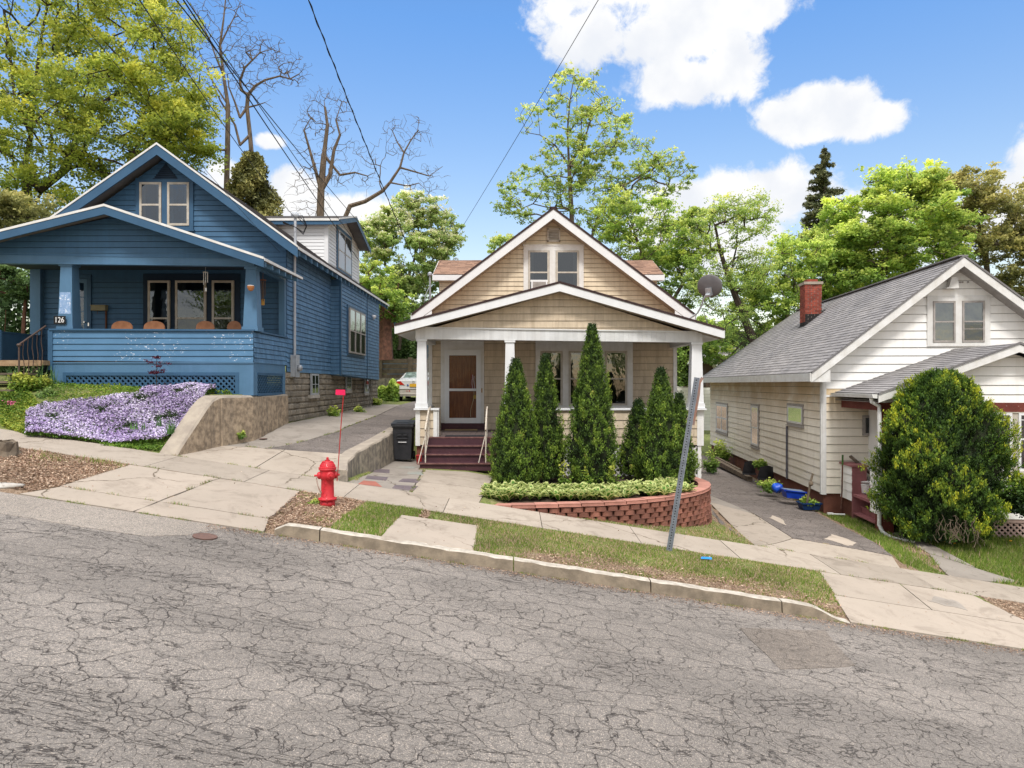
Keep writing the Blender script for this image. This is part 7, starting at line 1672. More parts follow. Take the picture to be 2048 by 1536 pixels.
# 2, 3 bare trees
def bare(label, mains, att, rt=.0085, ex=.5, gn=.17, bark='barkpale', leafn=0):
    o = thing('bare_tree', label, 'tree', mains[0][1][0], 'bare old trees behind the blue house'); S = Skel(); ids = []
    for st, pts, rad in mains: 
        s0 = -1 if st is None else ids[st[0]][st[1]]; i0 = len(S.p); S.chain(pts, s0, rad); ids.append(list(range(i0, len(S.p))))
    for b, n in att: S.grow(ell(int(n*3.4), b[0], tuple(q*1.25 for q in b[1]), .2), gn=gn, seg=.22, zpen=.2, up=.18)
    r = S.radii(rt, ex, .4)*.68; S.mesh('trunk', M[bark], o, r)
    return o
k = 33
T = lambda pts: [Pn_(x, y, k+dz) for x, y, dz in pts]
bare('tall slim bare tree with a straight pale trunk, topmost of the bare trees', [
    (None, T([(452, 420, 0), (455, 300, 0), (456, 210, 0), (447, 150, 0), (440, 90, 0), (447, 40, 0), (452, -10, 0)]), [.19, .175, .15, .10, .085, .06, .04]),
    ((0, 3), T([(432, 115, 0), (420, 80, .4), (400, 40, .5), (380, 5, .5)]), [.06, .05, .035, .025]),
    ((0, 4), T([(455, 60, 0), (468, 35, 0), (480, 5, 0)]), [.05, .035, .02]),
    ((0, 2), T([(430, 170, .3), (400, 110, .3)]), [.05, .03]),
    ((0, 1), T([(440, 300, -.3), (415, 285, -.3), (395, 282, -.3), (375, 290, -.3)]), [.07, .055, .04, .02])],
    [(blob_(440, 60, k, 65, 70, .8), 110), (blob_(400, 130, k, 30, 60, .6), 30), (blob_(410, 280, k, 30, 22, .5), 18)])
k = 34
bare('gnarled bare tree with crooked spreading top, right of the slim one', [
    (None, T([(507, 430, 0), (505, 330, 0), (500, 270, 0), (494, 215, 0), (496, 190, 0)]), [.2, .17, .15, .14, .13]),
    ((0, 4), T([(510, 172, 0), (530, 160, 0), (560, 152, .2), (580, 158, .2), (598, 148, .2), (605, 140, .2)]), [.09, .075, .06, .05, .035, .02]),
    ((0, 4), T([(482, 180, 0), (480, 160, 0), (490, 135, 0), (505, 120, 0), (520, 105, .2), (545, 98, .2)]), [.10, .085, .07, .06, .05, .025]),
    ((0, 3), T([(480, 235, -.2), (470, 205, -.2), (458, 175, -.2), (455, 150, -.2)]), [.09, .07, .05, .03]),
    ((0, 2), T([(480, 290, -.3), (470, 250, -.3), (455, 225, -.3), (440, 200, -.3), (425, 165, -.3), (410, 120, -.3)]), [.09, .08, .07, .06, .04, .02]),
    ((0, 3), T([(515, 210, 0), (530, 205, 0), (545, 215, 0)]), [.05, .03, .015])],
    [(blob_(520, 130, k, 60, 55, 1), 120), (blob_(590, 140, k, 30, 30, .6), 50), (blob_(470, 190, k, 30, 50, .7), 35), (blob_(530, 100, k, 40, 30, .7), 40)])
k = 36
bare('stout bare tree with a long crooked limb reaching right over the white dormer', [
    (None, T([(640, 450, 0), (642, 380, 0), (648, 310, 0), (655, 250, 0), (650, 215, 0)]), [.30, .27, .21, .13, .09]),
    ((0, 1), T([(660, 350, .1), (668, 300, .1), (680, 270, .1), (672, 240, .1), (680, 215, .1)]), [.17, .12, .09, .07, .03]),
    ((0, 1), T([(628, 330, -.1), (618, 295, -.1), (608, 260, -.1), (622, 235, -.1)]), [.12, .1, .07, .03]),
    (None, T([(688, 440, .2), (700, 412, .2), (730, 403, .2), (765, 382, .2), (780, 365, .2), (800, 335, .2), (808, 305, .2), (822, 280, .2), (835, 262, .2), (838, 240, .2)]), [.17, .17, .15, .14, .11, .09, .07, .05, .035, .02]),
    ((3, 5), T([(835, 345, .2), (858, 352, .2), (885, 333, .2)]), [.06, .045, .02]),
    ((3, 4), T([(815, 372, .2), (838, 366, .2), (858, 385, .2)]), [.05, .035, .015]),
    ((3, 6), T([(795, 285, .3), (785, 262, .3), (778, 255, .3)]), [.05, .035, .015]),
    ((0, 2), T([(680, 350, .3), (710, 345, .3), (735, 352, .3), (750, 345, .3)]), [.09, .07, .045, .02])],
    [(blob_(655, 225, k, 45, 45, 1), 110), (blob_(618, 280, k, 30, 50, .8), 40), (blob_(700, 330, k, 60, 45, 1), 90), (blob_(810, 275, k, 50, 40, .8), 60), (blob_(850, 360, k, 45, 28, .6), 50), (blob_(615, 390, k, 40, 50, .8), 60)], rt=.0085)
# 4 dark juniper behind the blue roof
o = thing('juniper_tree', 'olive-brown conical juniper rising behind the blue roof ridge', 'tree', Pn_(505, 520, 31))
m = MB(); m.tube([P(505, 520, 31), P(500, 300, 31)], [.16, .05], 7); m.build('trunk', M['barkdark'], o)
n = 15000; u = nr.rand(n)**.8; az_ = nr.uniform(0, 2*pi, n); y_ = 305+u*190; rr = (12+62*u**.8)*(.55+.45*nr.rand(n))*(1+.22*np.sin(az_*3+u*14)+.15*np.sin(az_*5-u*23)); k = 31/F
c0 = np.stack([(503-1024+rr*np.cos(az_))*k, 31+rr*np.sin(az_)*k, -(y_-768)*k], -1); npmesh('crown', leafquads(c0, nr.uniform(.12, .26, n), .09, .2), 4, np.clip(.45+.25*np.sin(az_*3+u*14)+nr.normal(size=n)*.17, 0, 1), M['l_juniper'], o)
# 5 pale tree behind the white dormer
k = 42
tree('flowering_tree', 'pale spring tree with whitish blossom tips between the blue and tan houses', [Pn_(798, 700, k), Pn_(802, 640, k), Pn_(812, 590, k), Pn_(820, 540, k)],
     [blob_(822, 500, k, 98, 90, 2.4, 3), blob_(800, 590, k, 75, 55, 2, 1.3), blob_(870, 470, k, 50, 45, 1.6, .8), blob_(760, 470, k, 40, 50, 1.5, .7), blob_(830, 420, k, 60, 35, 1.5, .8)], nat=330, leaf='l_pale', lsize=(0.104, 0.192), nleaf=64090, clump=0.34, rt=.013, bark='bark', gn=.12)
tree('bare_trunk_tree', 'thick-trunked tree with low green boughs beside the end wall of the blue house', [Pn_(772, 720, 38), Pn_(770, 640, 38), Pn_(765, 590, 38)], [blob_(770, 610, 38, 40, 35, 1.6, 1), blob_(755, 560, 38.5, 45, 40, 1.6, 1)], nat=60, leaf='l_green', lsize=(0.096, 0.176), nleaf=13195, clump=0.34, rt=.03, trad=[.42, .36, .2], bark='redbark')
# 6 the tall airy tree behind the tan house
k = 38
tree('airy_tree', 'tall airy spring tree rising highest behind the tan house ridge', [Pn_(1150, 640, k), Pn_(1146, 520, k), Pn_(1143, 420, k), Pn_(1138, 330, k), Pn_(1135, 260, k), Pn_(1140, 200, k), Pn_(1148, 155, k)],
     [blob_(1145, 200, k, 65, 60, 2, .8), blob_(1200, 260, k, 70, 60, 2, 1), blob_(1130, 330, k, 75, 60, 2, 1), blob_(1060, 390, k, 75, 55, 2, 1.1), blob_(1240, 330, k, 100, 60, 2.5, 1.4), blob_(1330, 345, k, 55, 50, 1.5, .6), blob_(1200, 400, k, 90, 60, 2.5, 1.1), blob_(1060, 240, k, 30, 30, 1, .15)],
     nat=560, leaf='l_spring', lsize=(0.080, 0.152), nleaf=34000, clump=0.22, rt=.013, ex=.47, gn=.14, limbs=[(1, [Pn_(1185, 470, k), Pn_(1205, 410, k), Pn_(1250, 370, k), Pn_(1310, 335, k)]), (3, [Pn_(1110, 290, k), Pn_(1080, 270, k)]), (3, [Pn_(1165, 290, k), Pn_(1185, 230, k)])], leafonall=.5)
tree('airy_tree', 'low wispy tree peeking at the left of the tan house ridge', [Pn_(1010, 640, 37), Pn_(1012, 560, 37), Pn_(1015, 510, 37)], [blob_(1010, 500, 37, 35, 35, 1, 1)], nat=40, leaf='l_spring', lsize=(0.072, 0.128), nleaf=4901, clump=0.25)
# 7 green mass right of the tan gable
k = 35
tree('leafy_tree', 'full green tree directly behind the right dormer of the tan house', [Pn_(1330, 760, k), Pn_(1325, 680, k), Pn_(1310, 600, k), Pn_(1290, 520, k), Pn_(1270, 470, k)],
     [blob_(1300, 470, k, 95, 70, 2.5, 2), blob_(1245, 440, k, 60, 50, 2, .8), blob_(1340, 560, k, 70, 70, 2, 1.6), blob_(1370, 480, k, 55, 70, 1.6, 1)], nat=260, leaf='l_green', lsize=(0.088, 0.160), nleaf=35815, clump=0.34, bark='bark', rt=.015, gn=.15, limbs=[(2, [Pn_(1340, 610, k), Pn_(1370, 560, k), Pn_(1400, 520, k)])])
k = 31
tree('sparse_tree', 'sparse tree with dark forked limbs just right of the satellite dish', [Pn_(1520, 740, k), Pn_(1510, 690, k), Pn_(1490, 640, k), Pn_(1470, 590, k), Pn_(1452, 540, k), Pn_(1440, 500, k), Pn_(1430, 450, k)],
     [blob_(1440, 450, k, 60, 60, 1.5, 1.3), blob_(1500, 430, k, 50, 45, 1.5, 1), blob_(1420, 560, k, 45, 60, 1.5, 1), blob_(1490, 540, k, 55, 55, 1.5, 1.2), blob_(1450, 640, k, 60, 45, 1.3, 1)], nat=230, leaf='l_spring', lsize=(0.064, 0.120), nleaf=17907, clump=0.28, rt=.012, bark='barkdark', trad=[.22, .2, .17, .14, .11, .08, .05], gn=.16, bright=-.1, leafonall=.6)
k = 33
tree('leafy_tree', 'low green tree behind the far end of the grey shingle roof', [Pn_(1560, 760, k), Pn_(1570, 680, k), Pn_(1575, 620, k)], [blob_(1560, 560, k, 70, 60, 2, 1.5), blob_(1600, 500, k, 50, 50, 1.6, 1), blob_(1530, 630, k, 60, 45, 2, 1.1), blob_(1440, 700, k+3, 40, 30, 1.5, .6)], nat=170, leaf='l_green', lsize=(0.088, 0.160), nleaf=28275, clump=0.34, rt=.014)
# 8 spruce
conifer('spruce_tree', 'dark pointed spruce standing above the brick chimney', 1652, 290, 700, 40, 235, n=42000, lean=-4, thick=.22, taper=.9, gaps=.3)
# 9 maples on the right
k = 36
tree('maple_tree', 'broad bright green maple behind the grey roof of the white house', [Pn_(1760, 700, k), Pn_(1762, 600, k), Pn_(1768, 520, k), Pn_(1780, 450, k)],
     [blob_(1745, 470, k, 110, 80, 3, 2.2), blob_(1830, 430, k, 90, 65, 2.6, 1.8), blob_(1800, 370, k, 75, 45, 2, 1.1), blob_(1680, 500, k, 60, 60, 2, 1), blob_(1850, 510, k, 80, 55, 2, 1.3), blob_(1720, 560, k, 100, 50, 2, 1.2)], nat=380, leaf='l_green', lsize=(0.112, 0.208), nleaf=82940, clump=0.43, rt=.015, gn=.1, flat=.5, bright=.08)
tree('olive_tree', 'olive-brown leafed tree at the right edge behind the white gable', [Pn_(1985, 720, 40), Pn_(1980, 600, 40), Pn_(1970, 500, 40), Pn_(1950, 420, 40)],
     [blob_(1920, 390, 40, 70, 50, 2.4, 1.2), blob_(1985, 440, 40, 90, 60, 2.4, 1.6), blob_(2010, 530, 40, 80, 70, 2.4, 1.6), blob_(1930, 480, 40, 50, 50, 2, .8), blob_(2090, 430, 40, 70, 80, 2.4, 1)], nat=300, leaf='l_olive', lsize=(0.104, 0.200), nleaf=56550, clump=0.41, rt=.015, gn=.14)
# 10 left lower evergreens
tree('evergreen_tree', 'dense dark olive evergreen at the far left behind the porch roof', [Pn_(10, 700, 24), Pn_(15, 560, 24), Pn_(20, 470, 24)], [blob_(20, 430, 24, 90, 45, 1.6, 1.3), blob_(-40, 480, 24, 80, 60, 1.6, 1), blob_(70, 460, 26, 50, 35, 1.4, .6)], nat=150, leaf='l_olive', lsize=(0.080, 0.144), nleaf=28275, clump=0.30, bark='barkdark', bright=-.18)
tree('evergreen_tree', 'shaded evergreen with bare reddish trunks seen through the porch at the far left', [Pn_(45, 700, 19.5), Pn_(48, 640, 19.5), Pn_(52, 590, 19.5)], [blob_(20, 565, 19.5, 55, 25, 1, 1.2), blob_(75, 575, 19.6, 25, 25, .6, .6)], nat=60, leaf='l_dark', lsize=(0.056, 0.104), nleaf=12252, clump=0.20, bark='redbark', trad=[.06, .05, .04], limbs=[(0, [Pn_(8, 690, 19.7), Pn_(12, 620, 19.7)])])
mb = MB()
o = thing('hedge', 'dark clipped shrub hedge in shade behind the blue porch at the far left', 'hedge', Pn_(0, 720, 20.5)); 
n = 16000; X = nr.uniform(-19, -11.9, n); Z = nr.uniform(-.2, 3.3, n); Y_ = 21+nr.rand(n)*1.2+.3*np.sin(X*3); npmesh('foliage', leafquads(np.stack([X, Y_, Z], -1), nr.uniform(.1, .2, n), .1, .1), 4, nr.rand(n)*.35, M['l_dark'], o)
# hedge behind the car
def hedge(label, px0, px1, py0, py1, Y, leaf='l_green', n=9000, bright=0, depth=1.2, ls=(.10, .2)):
    o = thing('hedge', label, 'hedge', Pn_((px0+px1)/2, py1, Y)); px = nr.uniform(px0, px1, n); u = nr.rand(n); top = py0+8*np.sin(px*.11)+5*np.sin(px*.31+1); py = top+(py1-top)*u**1.2; Y_ = Y+nr.rand(n)*depth-.4*np.sin(px*.2)*.5
    c = np.stack([(px-1024)/F*Y, Y_, -(py-768)/F*Y], -1); npmesh('foliage', leafquads(c, nr.uniform(*ls, n), .12, .1), 4, np.clip(.7-.5*u+nr.normal(size=n)*.15+bright, 0, 1), M[leaf], o)
    m = MB(); m.prism([P(px0+4, py0+22, Y+.7), P(px1-4, py0+22, Y+.7), P(px1-4, py1, Y+.7), P(px0+4, py1, Y+.7)], (0, .6, 0)); m.build('shade_core', M['core'], o); return o  # solid dark block inside the hedge, coloured as its inner shade
hedge('dark green hedge growing above the timber wall behind the parked car', 745, 845, 668, 722, 42, 'l_dark', 8000, .15)
hedge('bright weedy bank at the left of the parked car', 752, 796, 770, 803, 33, 'l_green', 3000, .0, .6, (.07, .15))
hedge('dense green thicket closing the gap between the tan and white houses', 1345, 1478, 640, 772, 47, 'l_green', 14000, -.05, 2, (.14, .26))
hedge('long belt of trees on the horizon behind the houses', -500, 2600, 640, 775, 75, 'l_dark', 42000, .12, 5, (.3, .6))
# shrubs by the white house wall
def shrub(name, label, px, py, Y, rpx, rpy, leaf='l_green', n=1500, ls=(.05, .11), bright=0, group=None, stems=6, cat='shrub'):
    c = P(px, py, Y); k = Y/F; base = V(c.x, c.y, c.z-rpy*k); o = thing(name, label, cat, base, group)
    P0 = []; P1 = []
    for i in range(stems*3):
        e = ell(1, tuple(c), (rpx*k*1.15, rpx*k*.8, rpy*k*1.1), .3)[0]; P0.append(tuple(base)); P1.append(tuple(e))
    edges_mesh('stems', P0, P1, np.full(len(P0), .008), np.full(len(P0), .004), M['barkdark'], o, 4)
    src = np.array(P1); idx = nr.randint(0, len(src), n); tt = nr.rand(n)[:, None]**.5; Cn = (src[idx]*tt+np.array(tuple(base))*(1-tt))+nr.normal(size=(n, 3))*np.array([rpx*k*.22, rpx*k*.2, rpy*k*.18])
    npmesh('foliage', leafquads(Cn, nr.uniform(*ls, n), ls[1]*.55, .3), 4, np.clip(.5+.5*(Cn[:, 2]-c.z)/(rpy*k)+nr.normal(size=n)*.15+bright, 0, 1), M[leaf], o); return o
shrub('shrub', 'leafy shrub against the white siding beneath the double side window', 1440, 905, 27.5, 19, 24, n=1700)
shrub('weeds', 'small weeds at the back corner of the tan house', 1421, 925, 24, 14, 20, n=700, bright=-.2)
shrub('weeds', 'weeds sprouting between the two black trays', 1560-40, 925, 21.8, 12, 12, n=400)
shrub('weeds', 'green weeds spilling over the drive edge by the blue tarp', 1538, 968, 19.5, 20, 12, n=900)
shrub('weeds', 'weeds in the navy planter box', 1614, 1002, 17.6, 16, 10, n=500)
shrub('weeds', 'bushy weed tuft at the block foundation under the bay window', 667, 826, 20.5, 12, 14, n=600)
shrub('weeds', 'second weed tuft along the block foundation, farther back', 718, 822, 23, 12, 10, n=500)
shrub('weeds', 'yellow-green weed tuft at the rear corner of the block foundation', 752, 803, 28, 10, 9, n=400, bright=.2)
shrub('weeds', 'grass tuft growing at the foot of the concrete retaining wall', 481, 868, 14.6, 10, 8, n=300, ls=(.03, .08))
shrub('weeds', 'green clump at the foot of the red hydrant', 629, 1004, 10.7, 13, 6, n=400, ls=(.02, .05), leaf='l_green')

# ---------------------------------------------------------------- arborvitae
def arbor(label, px, ytop, ybase, Y, wpx, leaf='l_arbor', n=11000, seed=0, group=None, name='arborvitae', prof=None, ls=(.045, .095), tipb=.0, yr=1., lm=.75):
    R_ = np.random.RandomState(100+seed); b = P(px, ybase, Y); H_ = (ybase-ytop)*Y/F; R = wpx/2*Y/F
    o = thing(name, label, 'tree' if name != 'golden_cypress' else 'shrub', b, group)
    m = MB(); m.tube([b-V(0, 0, .1), b+V(0, 0, H_*.8)], [.05, .02], 7); m.build('trunk', M['redbark'], o)
    pf_ = prof or (lambda u: np.where(u < .18, .78+.22*(u/.18), (1-(u-.18)/.82)**.82)+.0)
    ph = R_.uniform(0, 6, 6)
    def rad(u, a): return R*pf_(u)*(1+lm*(.12*np.sin(a*3+ph[0]+u*9)+.10*np.sin(a*5+ph[1]-u*17)+.08*np.sin(a*9+ph[2]+u*31)*(1-u*.5)+.06*np.sin(a*13+ph[4]-u*43)))
    # sprays: short upright fans standing out from the body
    ns = int(n/9); u = R_.rand(ns)**1.15*.995; a = R_.uniform(0, 2*pi, ns); rr = rad(u, a)*(.80+.24*R_.rand(ns)); lump_ = (rr/(R*pf_(u)+.02))
    cx = b.x+rr*np.cos(a); cy = b.y+rr*np.sin(a)*yr; cz = b.z+u*H_
    out = np.stack([np.cos(a), np.sin(a), np.zeros(ns)], -1)
    C_ = []; V_ = []; spv = R_.normal(size=ns)*.13
    for j in range(22):
        f = R_.rand(ns); sp_ = R_.normal(size=(ns, 3))*.022; s0 = np.stack([cx, cy, cz], -1)+out*(f*.055)[:, None]+np.array([0, 0, 1])*((f-.4)*.12)[:, None]+sp_
        L = R_.uniform(*ls, ns)*.62; ax = out*.35+np.array([0, 0, .9])+R_.normal(size=(ns, 3))*.42; ax /= np.linalg.norm(ax, axis=1, keepdims=True)
        side = np.cross(ax, out+R_.normal(size=(ns, 3))*.5); side /= np.linalg.norm(side, axis=1, keepdims=True)+1e-9; W = L*.42
        q = np.stack([s0-ax*L[:, None]/2, s0+side*W[:, None]/2, s0+ax*L[:, None]/2, s0-side*W[:, None]/2], 1); C_.append(q.reshape(-1, 3))
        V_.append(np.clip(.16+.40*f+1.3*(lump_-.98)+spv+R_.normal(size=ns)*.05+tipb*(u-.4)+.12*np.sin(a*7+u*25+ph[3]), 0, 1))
    npmesh('foliage', np.concatenate(C_), 4, np.concatenate(V_), M[leaf], o)
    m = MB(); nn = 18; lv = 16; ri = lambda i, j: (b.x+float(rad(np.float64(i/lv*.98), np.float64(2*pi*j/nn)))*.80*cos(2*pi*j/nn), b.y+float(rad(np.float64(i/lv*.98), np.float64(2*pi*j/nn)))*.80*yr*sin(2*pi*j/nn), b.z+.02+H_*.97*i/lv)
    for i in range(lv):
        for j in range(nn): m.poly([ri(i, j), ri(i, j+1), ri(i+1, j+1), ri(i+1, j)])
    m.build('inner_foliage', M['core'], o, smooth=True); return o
ga = 'arborvitae planted in front of the tan porch'
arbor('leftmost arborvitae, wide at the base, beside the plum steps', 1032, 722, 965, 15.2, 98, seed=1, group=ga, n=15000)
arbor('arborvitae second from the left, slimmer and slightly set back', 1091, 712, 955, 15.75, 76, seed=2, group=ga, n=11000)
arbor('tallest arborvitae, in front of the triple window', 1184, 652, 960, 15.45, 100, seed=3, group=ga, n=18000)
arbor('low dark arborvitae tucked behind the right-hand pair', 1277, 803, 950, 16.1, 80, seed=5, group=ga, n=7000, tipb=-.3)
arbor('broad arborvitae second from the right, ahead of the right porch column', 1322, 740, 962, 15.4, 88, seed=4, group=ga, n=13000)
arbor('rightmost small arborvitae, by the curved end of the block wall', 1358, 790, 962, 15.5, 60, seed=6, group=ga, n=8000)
# golden cypress
arbor('big rounded golden-tipped cypress in front of the white porch', 1885, 745, 1072, 14.55, 232, leaf='l_gold', n=60000, seed=9, name='golden_cypress', prof=lambda u: np.interp(u, [0, .12, .25, .45, .62, .78, .88, .95, 1], [.55, .82, .94, 1, .93, .74, .56, .40, .12]), ls=(.05, .115), tipb=.22, yr=.62, lm=1.35)
o = shrub('shrub', 'small dark green shrub at the right edge below the sign window', 2040, 985, 14.3, 42, 34, leaf='l_gold', n=5000, ls=(.04, .09), bright=-.2)
mb = MB()
c = P(1900, 1050, 14.0)
for i in range(46):
    p = c+V(rnd.uniform(-.25, .45), rnd.uniform(-.4, .1), rnd.uniform(-.1, .25)); pts = [p]
    for j in range(5): p = p+V(rnd.uniform(-.07, .07), rnd.uniform(-.05, .03), rnd.uniform(-.12, .02)); pts.append(p)
    mb.tube(pts, .005, 4, cap=False)
tag(mb.build('dead_twigs', M['barkpale']), 'tangle of dead grey twigs under the golden cypress', 'twigs', kind='stuff')

# ---------------------------------------------------------------- hostas
vs = []; rv = []
def hosta(cx, cy, cz, s):
    nL = rnd.randint(13, 17)
    for k in range(nL):
        a = 2*pi*k/nL*1.618*2+rnd.uniform(-.3, .3); inner = k/nL; L = s*rnd.uniform(.8, 1.1)*(1-.25*inner); W = L*.40; rise = .85+.7*inner
        d = np.array([cos(a), sin(a), 0]); sd = np.array([-sin(a), cos(a), 0]); c0 = np.array([cx, cy, cz+.02]); prev = None
        for i in range(6):
            u = i/5; cpt = c0+d*L*u*(1.05-.2*rise)+np.array([0, 0, 1])*L*(rise*u*1.1-1.0*u*u*.62); w = W*.5*sin(pi*min(1, u*.9+.06))**.8+.001; tl = rnd.uniform(-.05, .05)*L
            ring = [cpt-sd*w, cpt-sd*w*.62+np.array([0, 0, -.012]), cpt+np.array([0, 0, -.02]), cpt+sd*w*.62+np.array([0, 0, -.012]), cpt+sd*w]
            if prev is not None:
                for q in range(4):
                    edge = q in (0, 3) or i == 5; vs.extend([prev[q], prev[q+1], ring[q+1], ring[q]]); rv.append(rnd.uniform(.62, 1) if edge else rnd.uniform(.12, .46))
            prev = ring
for i in range(115):
    px = 975+408*((i*.6180339)%1.0); f = rnd.random()
    x = (px-1024)/F*13.6
    yb = 12.98+.0*x+max(0, (x-1.8))*.38+max(0, x-2.9)*.35; y = yb+f*1.15
    if x > 3.7: y = rnd.uniform(14.6, 15.4)
    hosta(x, y, -2.19, rnd.uniform(.22, .31))
tag(npmesh('hosta_bed', np.array(vs), 4, np.array(rv), M['l_hosta']), 'bed of green and cream variegated hostas inside the red block wall', 'hostas', kind='stuff')
for px, py, lab in ((1130, 950, 'leafy stem sprouting above the hostas left of the tallest arborvitae'), (1180, 948, 'leafy stem in the hosta bed at the foot of the tallest arborvitae'), (1228, 950, 'leafy stem in the hosta bed right of the tallest arborvitae')):
    shrub('sapling', lab, px, py, 14.4, 13, 24, leaf='l_cover', n=170, ls=(.05, .09), bright=.2, stems=2)

# ---------------------------------------------------------------- left garden
def surfleaf(poly_px, n, hfun, L, W, mat, rvf, name, label, cat='flowers', up=.4, kind='stuff', cl=None):
    pl = [G(*p) for p in poly_px]; xs_ = [p[0] for p in pl]; ys_ = [p[1] for p in pl]; X = nr.uniform(min(xs_), max(xs_), n); Y = nr.uniform(min(ys_), max(ys_), n); k_ = inpoly(X, Y, pl); X = X[k_]; Y = Y[k_]
    Z = g(X, Y)+hfun(X, Y); C_ = np.stack([X, Y, Z], -1); o = npmesh(name, leafquads(C_, nr.uniform(*L, len(X)), nr.uniform(*W, len(X)), up), 4, rvf(X, Y, len(X)), M[mat]); tag(o, label, cat, kind=kind); return o
phx = [(50, 875), (52, 838), (88, 812), (130, 812), (190, 806), (250, 806), (285, 800), (300, 812), (278, 790), (300, 782), (345, 779), (432, 788), (405, 812), (385, 840), (372, 868), (345, 882), (318, 892), (250, 893), (150, 882)]
mnd = lambda X, Y: .05+.10*(np.sin(X*2.7)*np.sin(Y*3.1)+1)*.5+.05*(np.sin(X*7+2)*np.sin(Y*6.3)+1)*.5
surfleaf(phx, 42000, lambda X, Y: mnd(X, Y)*nr.uniform(.3, .85, len(X)), (.03, .07), (.02, .03), 'l_cover', lambda X, Y, n: nr.rand(n)*.35, 'phlox_foliage', 'dark green foliage mat beneath the purple phlox', 'ground cover', .3)
hol = lambda X, Y: (np.sin(X*5.1+1.3)*np.sin(Y*8.2+.4)+.5*np.sin(X*11.7)*np.sin(Y*15.1))
def prv(X, Y, n):
    base = .5+.15*np.sin(X*3.1+Y*5)+nr.normal(size=n)*.22; r = np.clip(base, .20, 1); return np.where((hol(X, Y)+nr.normal(size=n)*.25 > .85) | (nr.rand(n) < .13), .03, r)
surfleaf(phx, 95000, lambda X, Y: mnd(X, Y)*nr.uniform(.7, 1.25, len(X))+.01, (.026, .044), (.024, .038), 'l_phlox', prv, 'phlox_bed', 'lavender creeping phlox in full bloom draped over the bank above the sidewalk', 'flowers', .45)
surfleaf([(0, 850), (55, 872), (55, 838), (80, 815), (60, 790), (0, 790)], 16000, lambda X, Y: nr.uniform(.01, .09, len(X)), (.03, .07), (.02, .04), 'l_cover', lambda X, Y, n: np.clip(nr.normal(size=n)*.22+.62+.2*np.sin(X*4), 0, 1), 'ground_cover', 'yellow-green ground cover left of the purple phlox', 'ground cover')
surfleaf([(80, 800), (100, 815), (270, 805), (300, 812), (278, 792), (320, 781), (470, 795), (300, 770), (110, 766)], 30000, lambda X, Y: nr.uniform(.01, .13, len(X))*(.6+.4*np.sin(X*5)*np.sin(Y*3)), (.03, .08), (.015, .03), 'l_cover', lambda X, Y, n: np.clip(nr.normal(size=n)*.2+.45+.15*np.sin(X*3+Y), 0, 1), 'ground_cover', 'rough green garden grass between the phlox and the blue lattice', 'ground cover')
surfleaf([(200, 892), (345, 907), (345, 885), (250, 888)], 2500, lambda X, Y: nr.uniform(.01, .06, len(X)), (.03, .06), (.02, .03), 'l_cover', lambda X, Y, n: nr.rand(n)*.6, 'ground_cover', 'weeds fringing the sidewalk below the phlox by the wall tip', 'ground cover')
def mound(label, px, py, Y, rpx, rpy, leaf, n, ls, bright=0, name='plant', cat='plant'): return shrub(name, label, px, py, Y, rpx, rpy, leaf, n, ls, bright, None, 4, cat)
mound('bright pink flower mound at the left edge above the sidewalk', 26, 806, 13.6, 22, 9, 'l_pink', 1600, (.02, .035), .2, 'pink_flowers', 'flowers')
mound('feathery green mound in the left garden behind the pink flowers', 55, 772, 14.2, 32, 22, 'l_cover', 3500, (.03, .09), 0)
mound('grey-green tuft in the left garden, right of the feathery mound', 100, 790, 14.0, 20, 12, 'l_dark', 1500, (.03, .07), .25)
mound('lime green mound in the left garden beneath the iris leaves', 88, 765, 14.4, 14, 14, 'l_cover', 900, (.03, .07), .35)
def iris(label, cx, cy, n, h, spread, Y):
    c = P(cx, cy, Y); vs_ = []; z0 = gz(c.x, c.y)
    if abs(z0-c.z) > 1: z0 = c.z
    o = thing('iris_plant', label, 'plant', (c.x, c.y, c.z))
    for i in range(n):
        b = np.array([c.x+rnd.uniform(-spread, spread), c.y+rnd.uniform(-.15, .15), c.z]); a = rnd.uniform(0, 2*pi); ln = rnd.uniform(.1, .55); hh = h*rnd.uniform(.6, 1); w = .016; s = np.array([cos(a+1.5), sin(a+1.5)*.4, 0])*w; prev = None
        for k in range(4):
            u = k/3; p = b+np.array([cos(a)*ln*hh*u*u, sin(a)*ln*hh*u*u*.5, hh*u]); ww = s*(1-u*.92)
            if prev is not None: vs_ += [prev[0], prev[1], p+ww, p-ww]
            prev = (p-ww, p+ww)
    npmesh('foliage', np.array(vs_), 4, nr.rand(len(vs_)//4), M['l_iris'], o)
iris('iris blades beside the bottom of the wooden porch steps', 60, 765, 46, .42, .5, 14.6)
iris('iris blades poking up through the phlox close to the concrete wall tip', 340, 868, 14, .32, .06, 13.0)
iris('iris blades among the phlox, left of the pair by the wall', 322, 852, 12, .26, .08, 13.3)
iris('short iris blades in the middle of the phlox mat', 272, 858, 10, .17, .12, 13.0)
iris('iris blades with a white bud at the top of the phlox by the lattice', 408, 790, 6, .22, .08, 14.5)
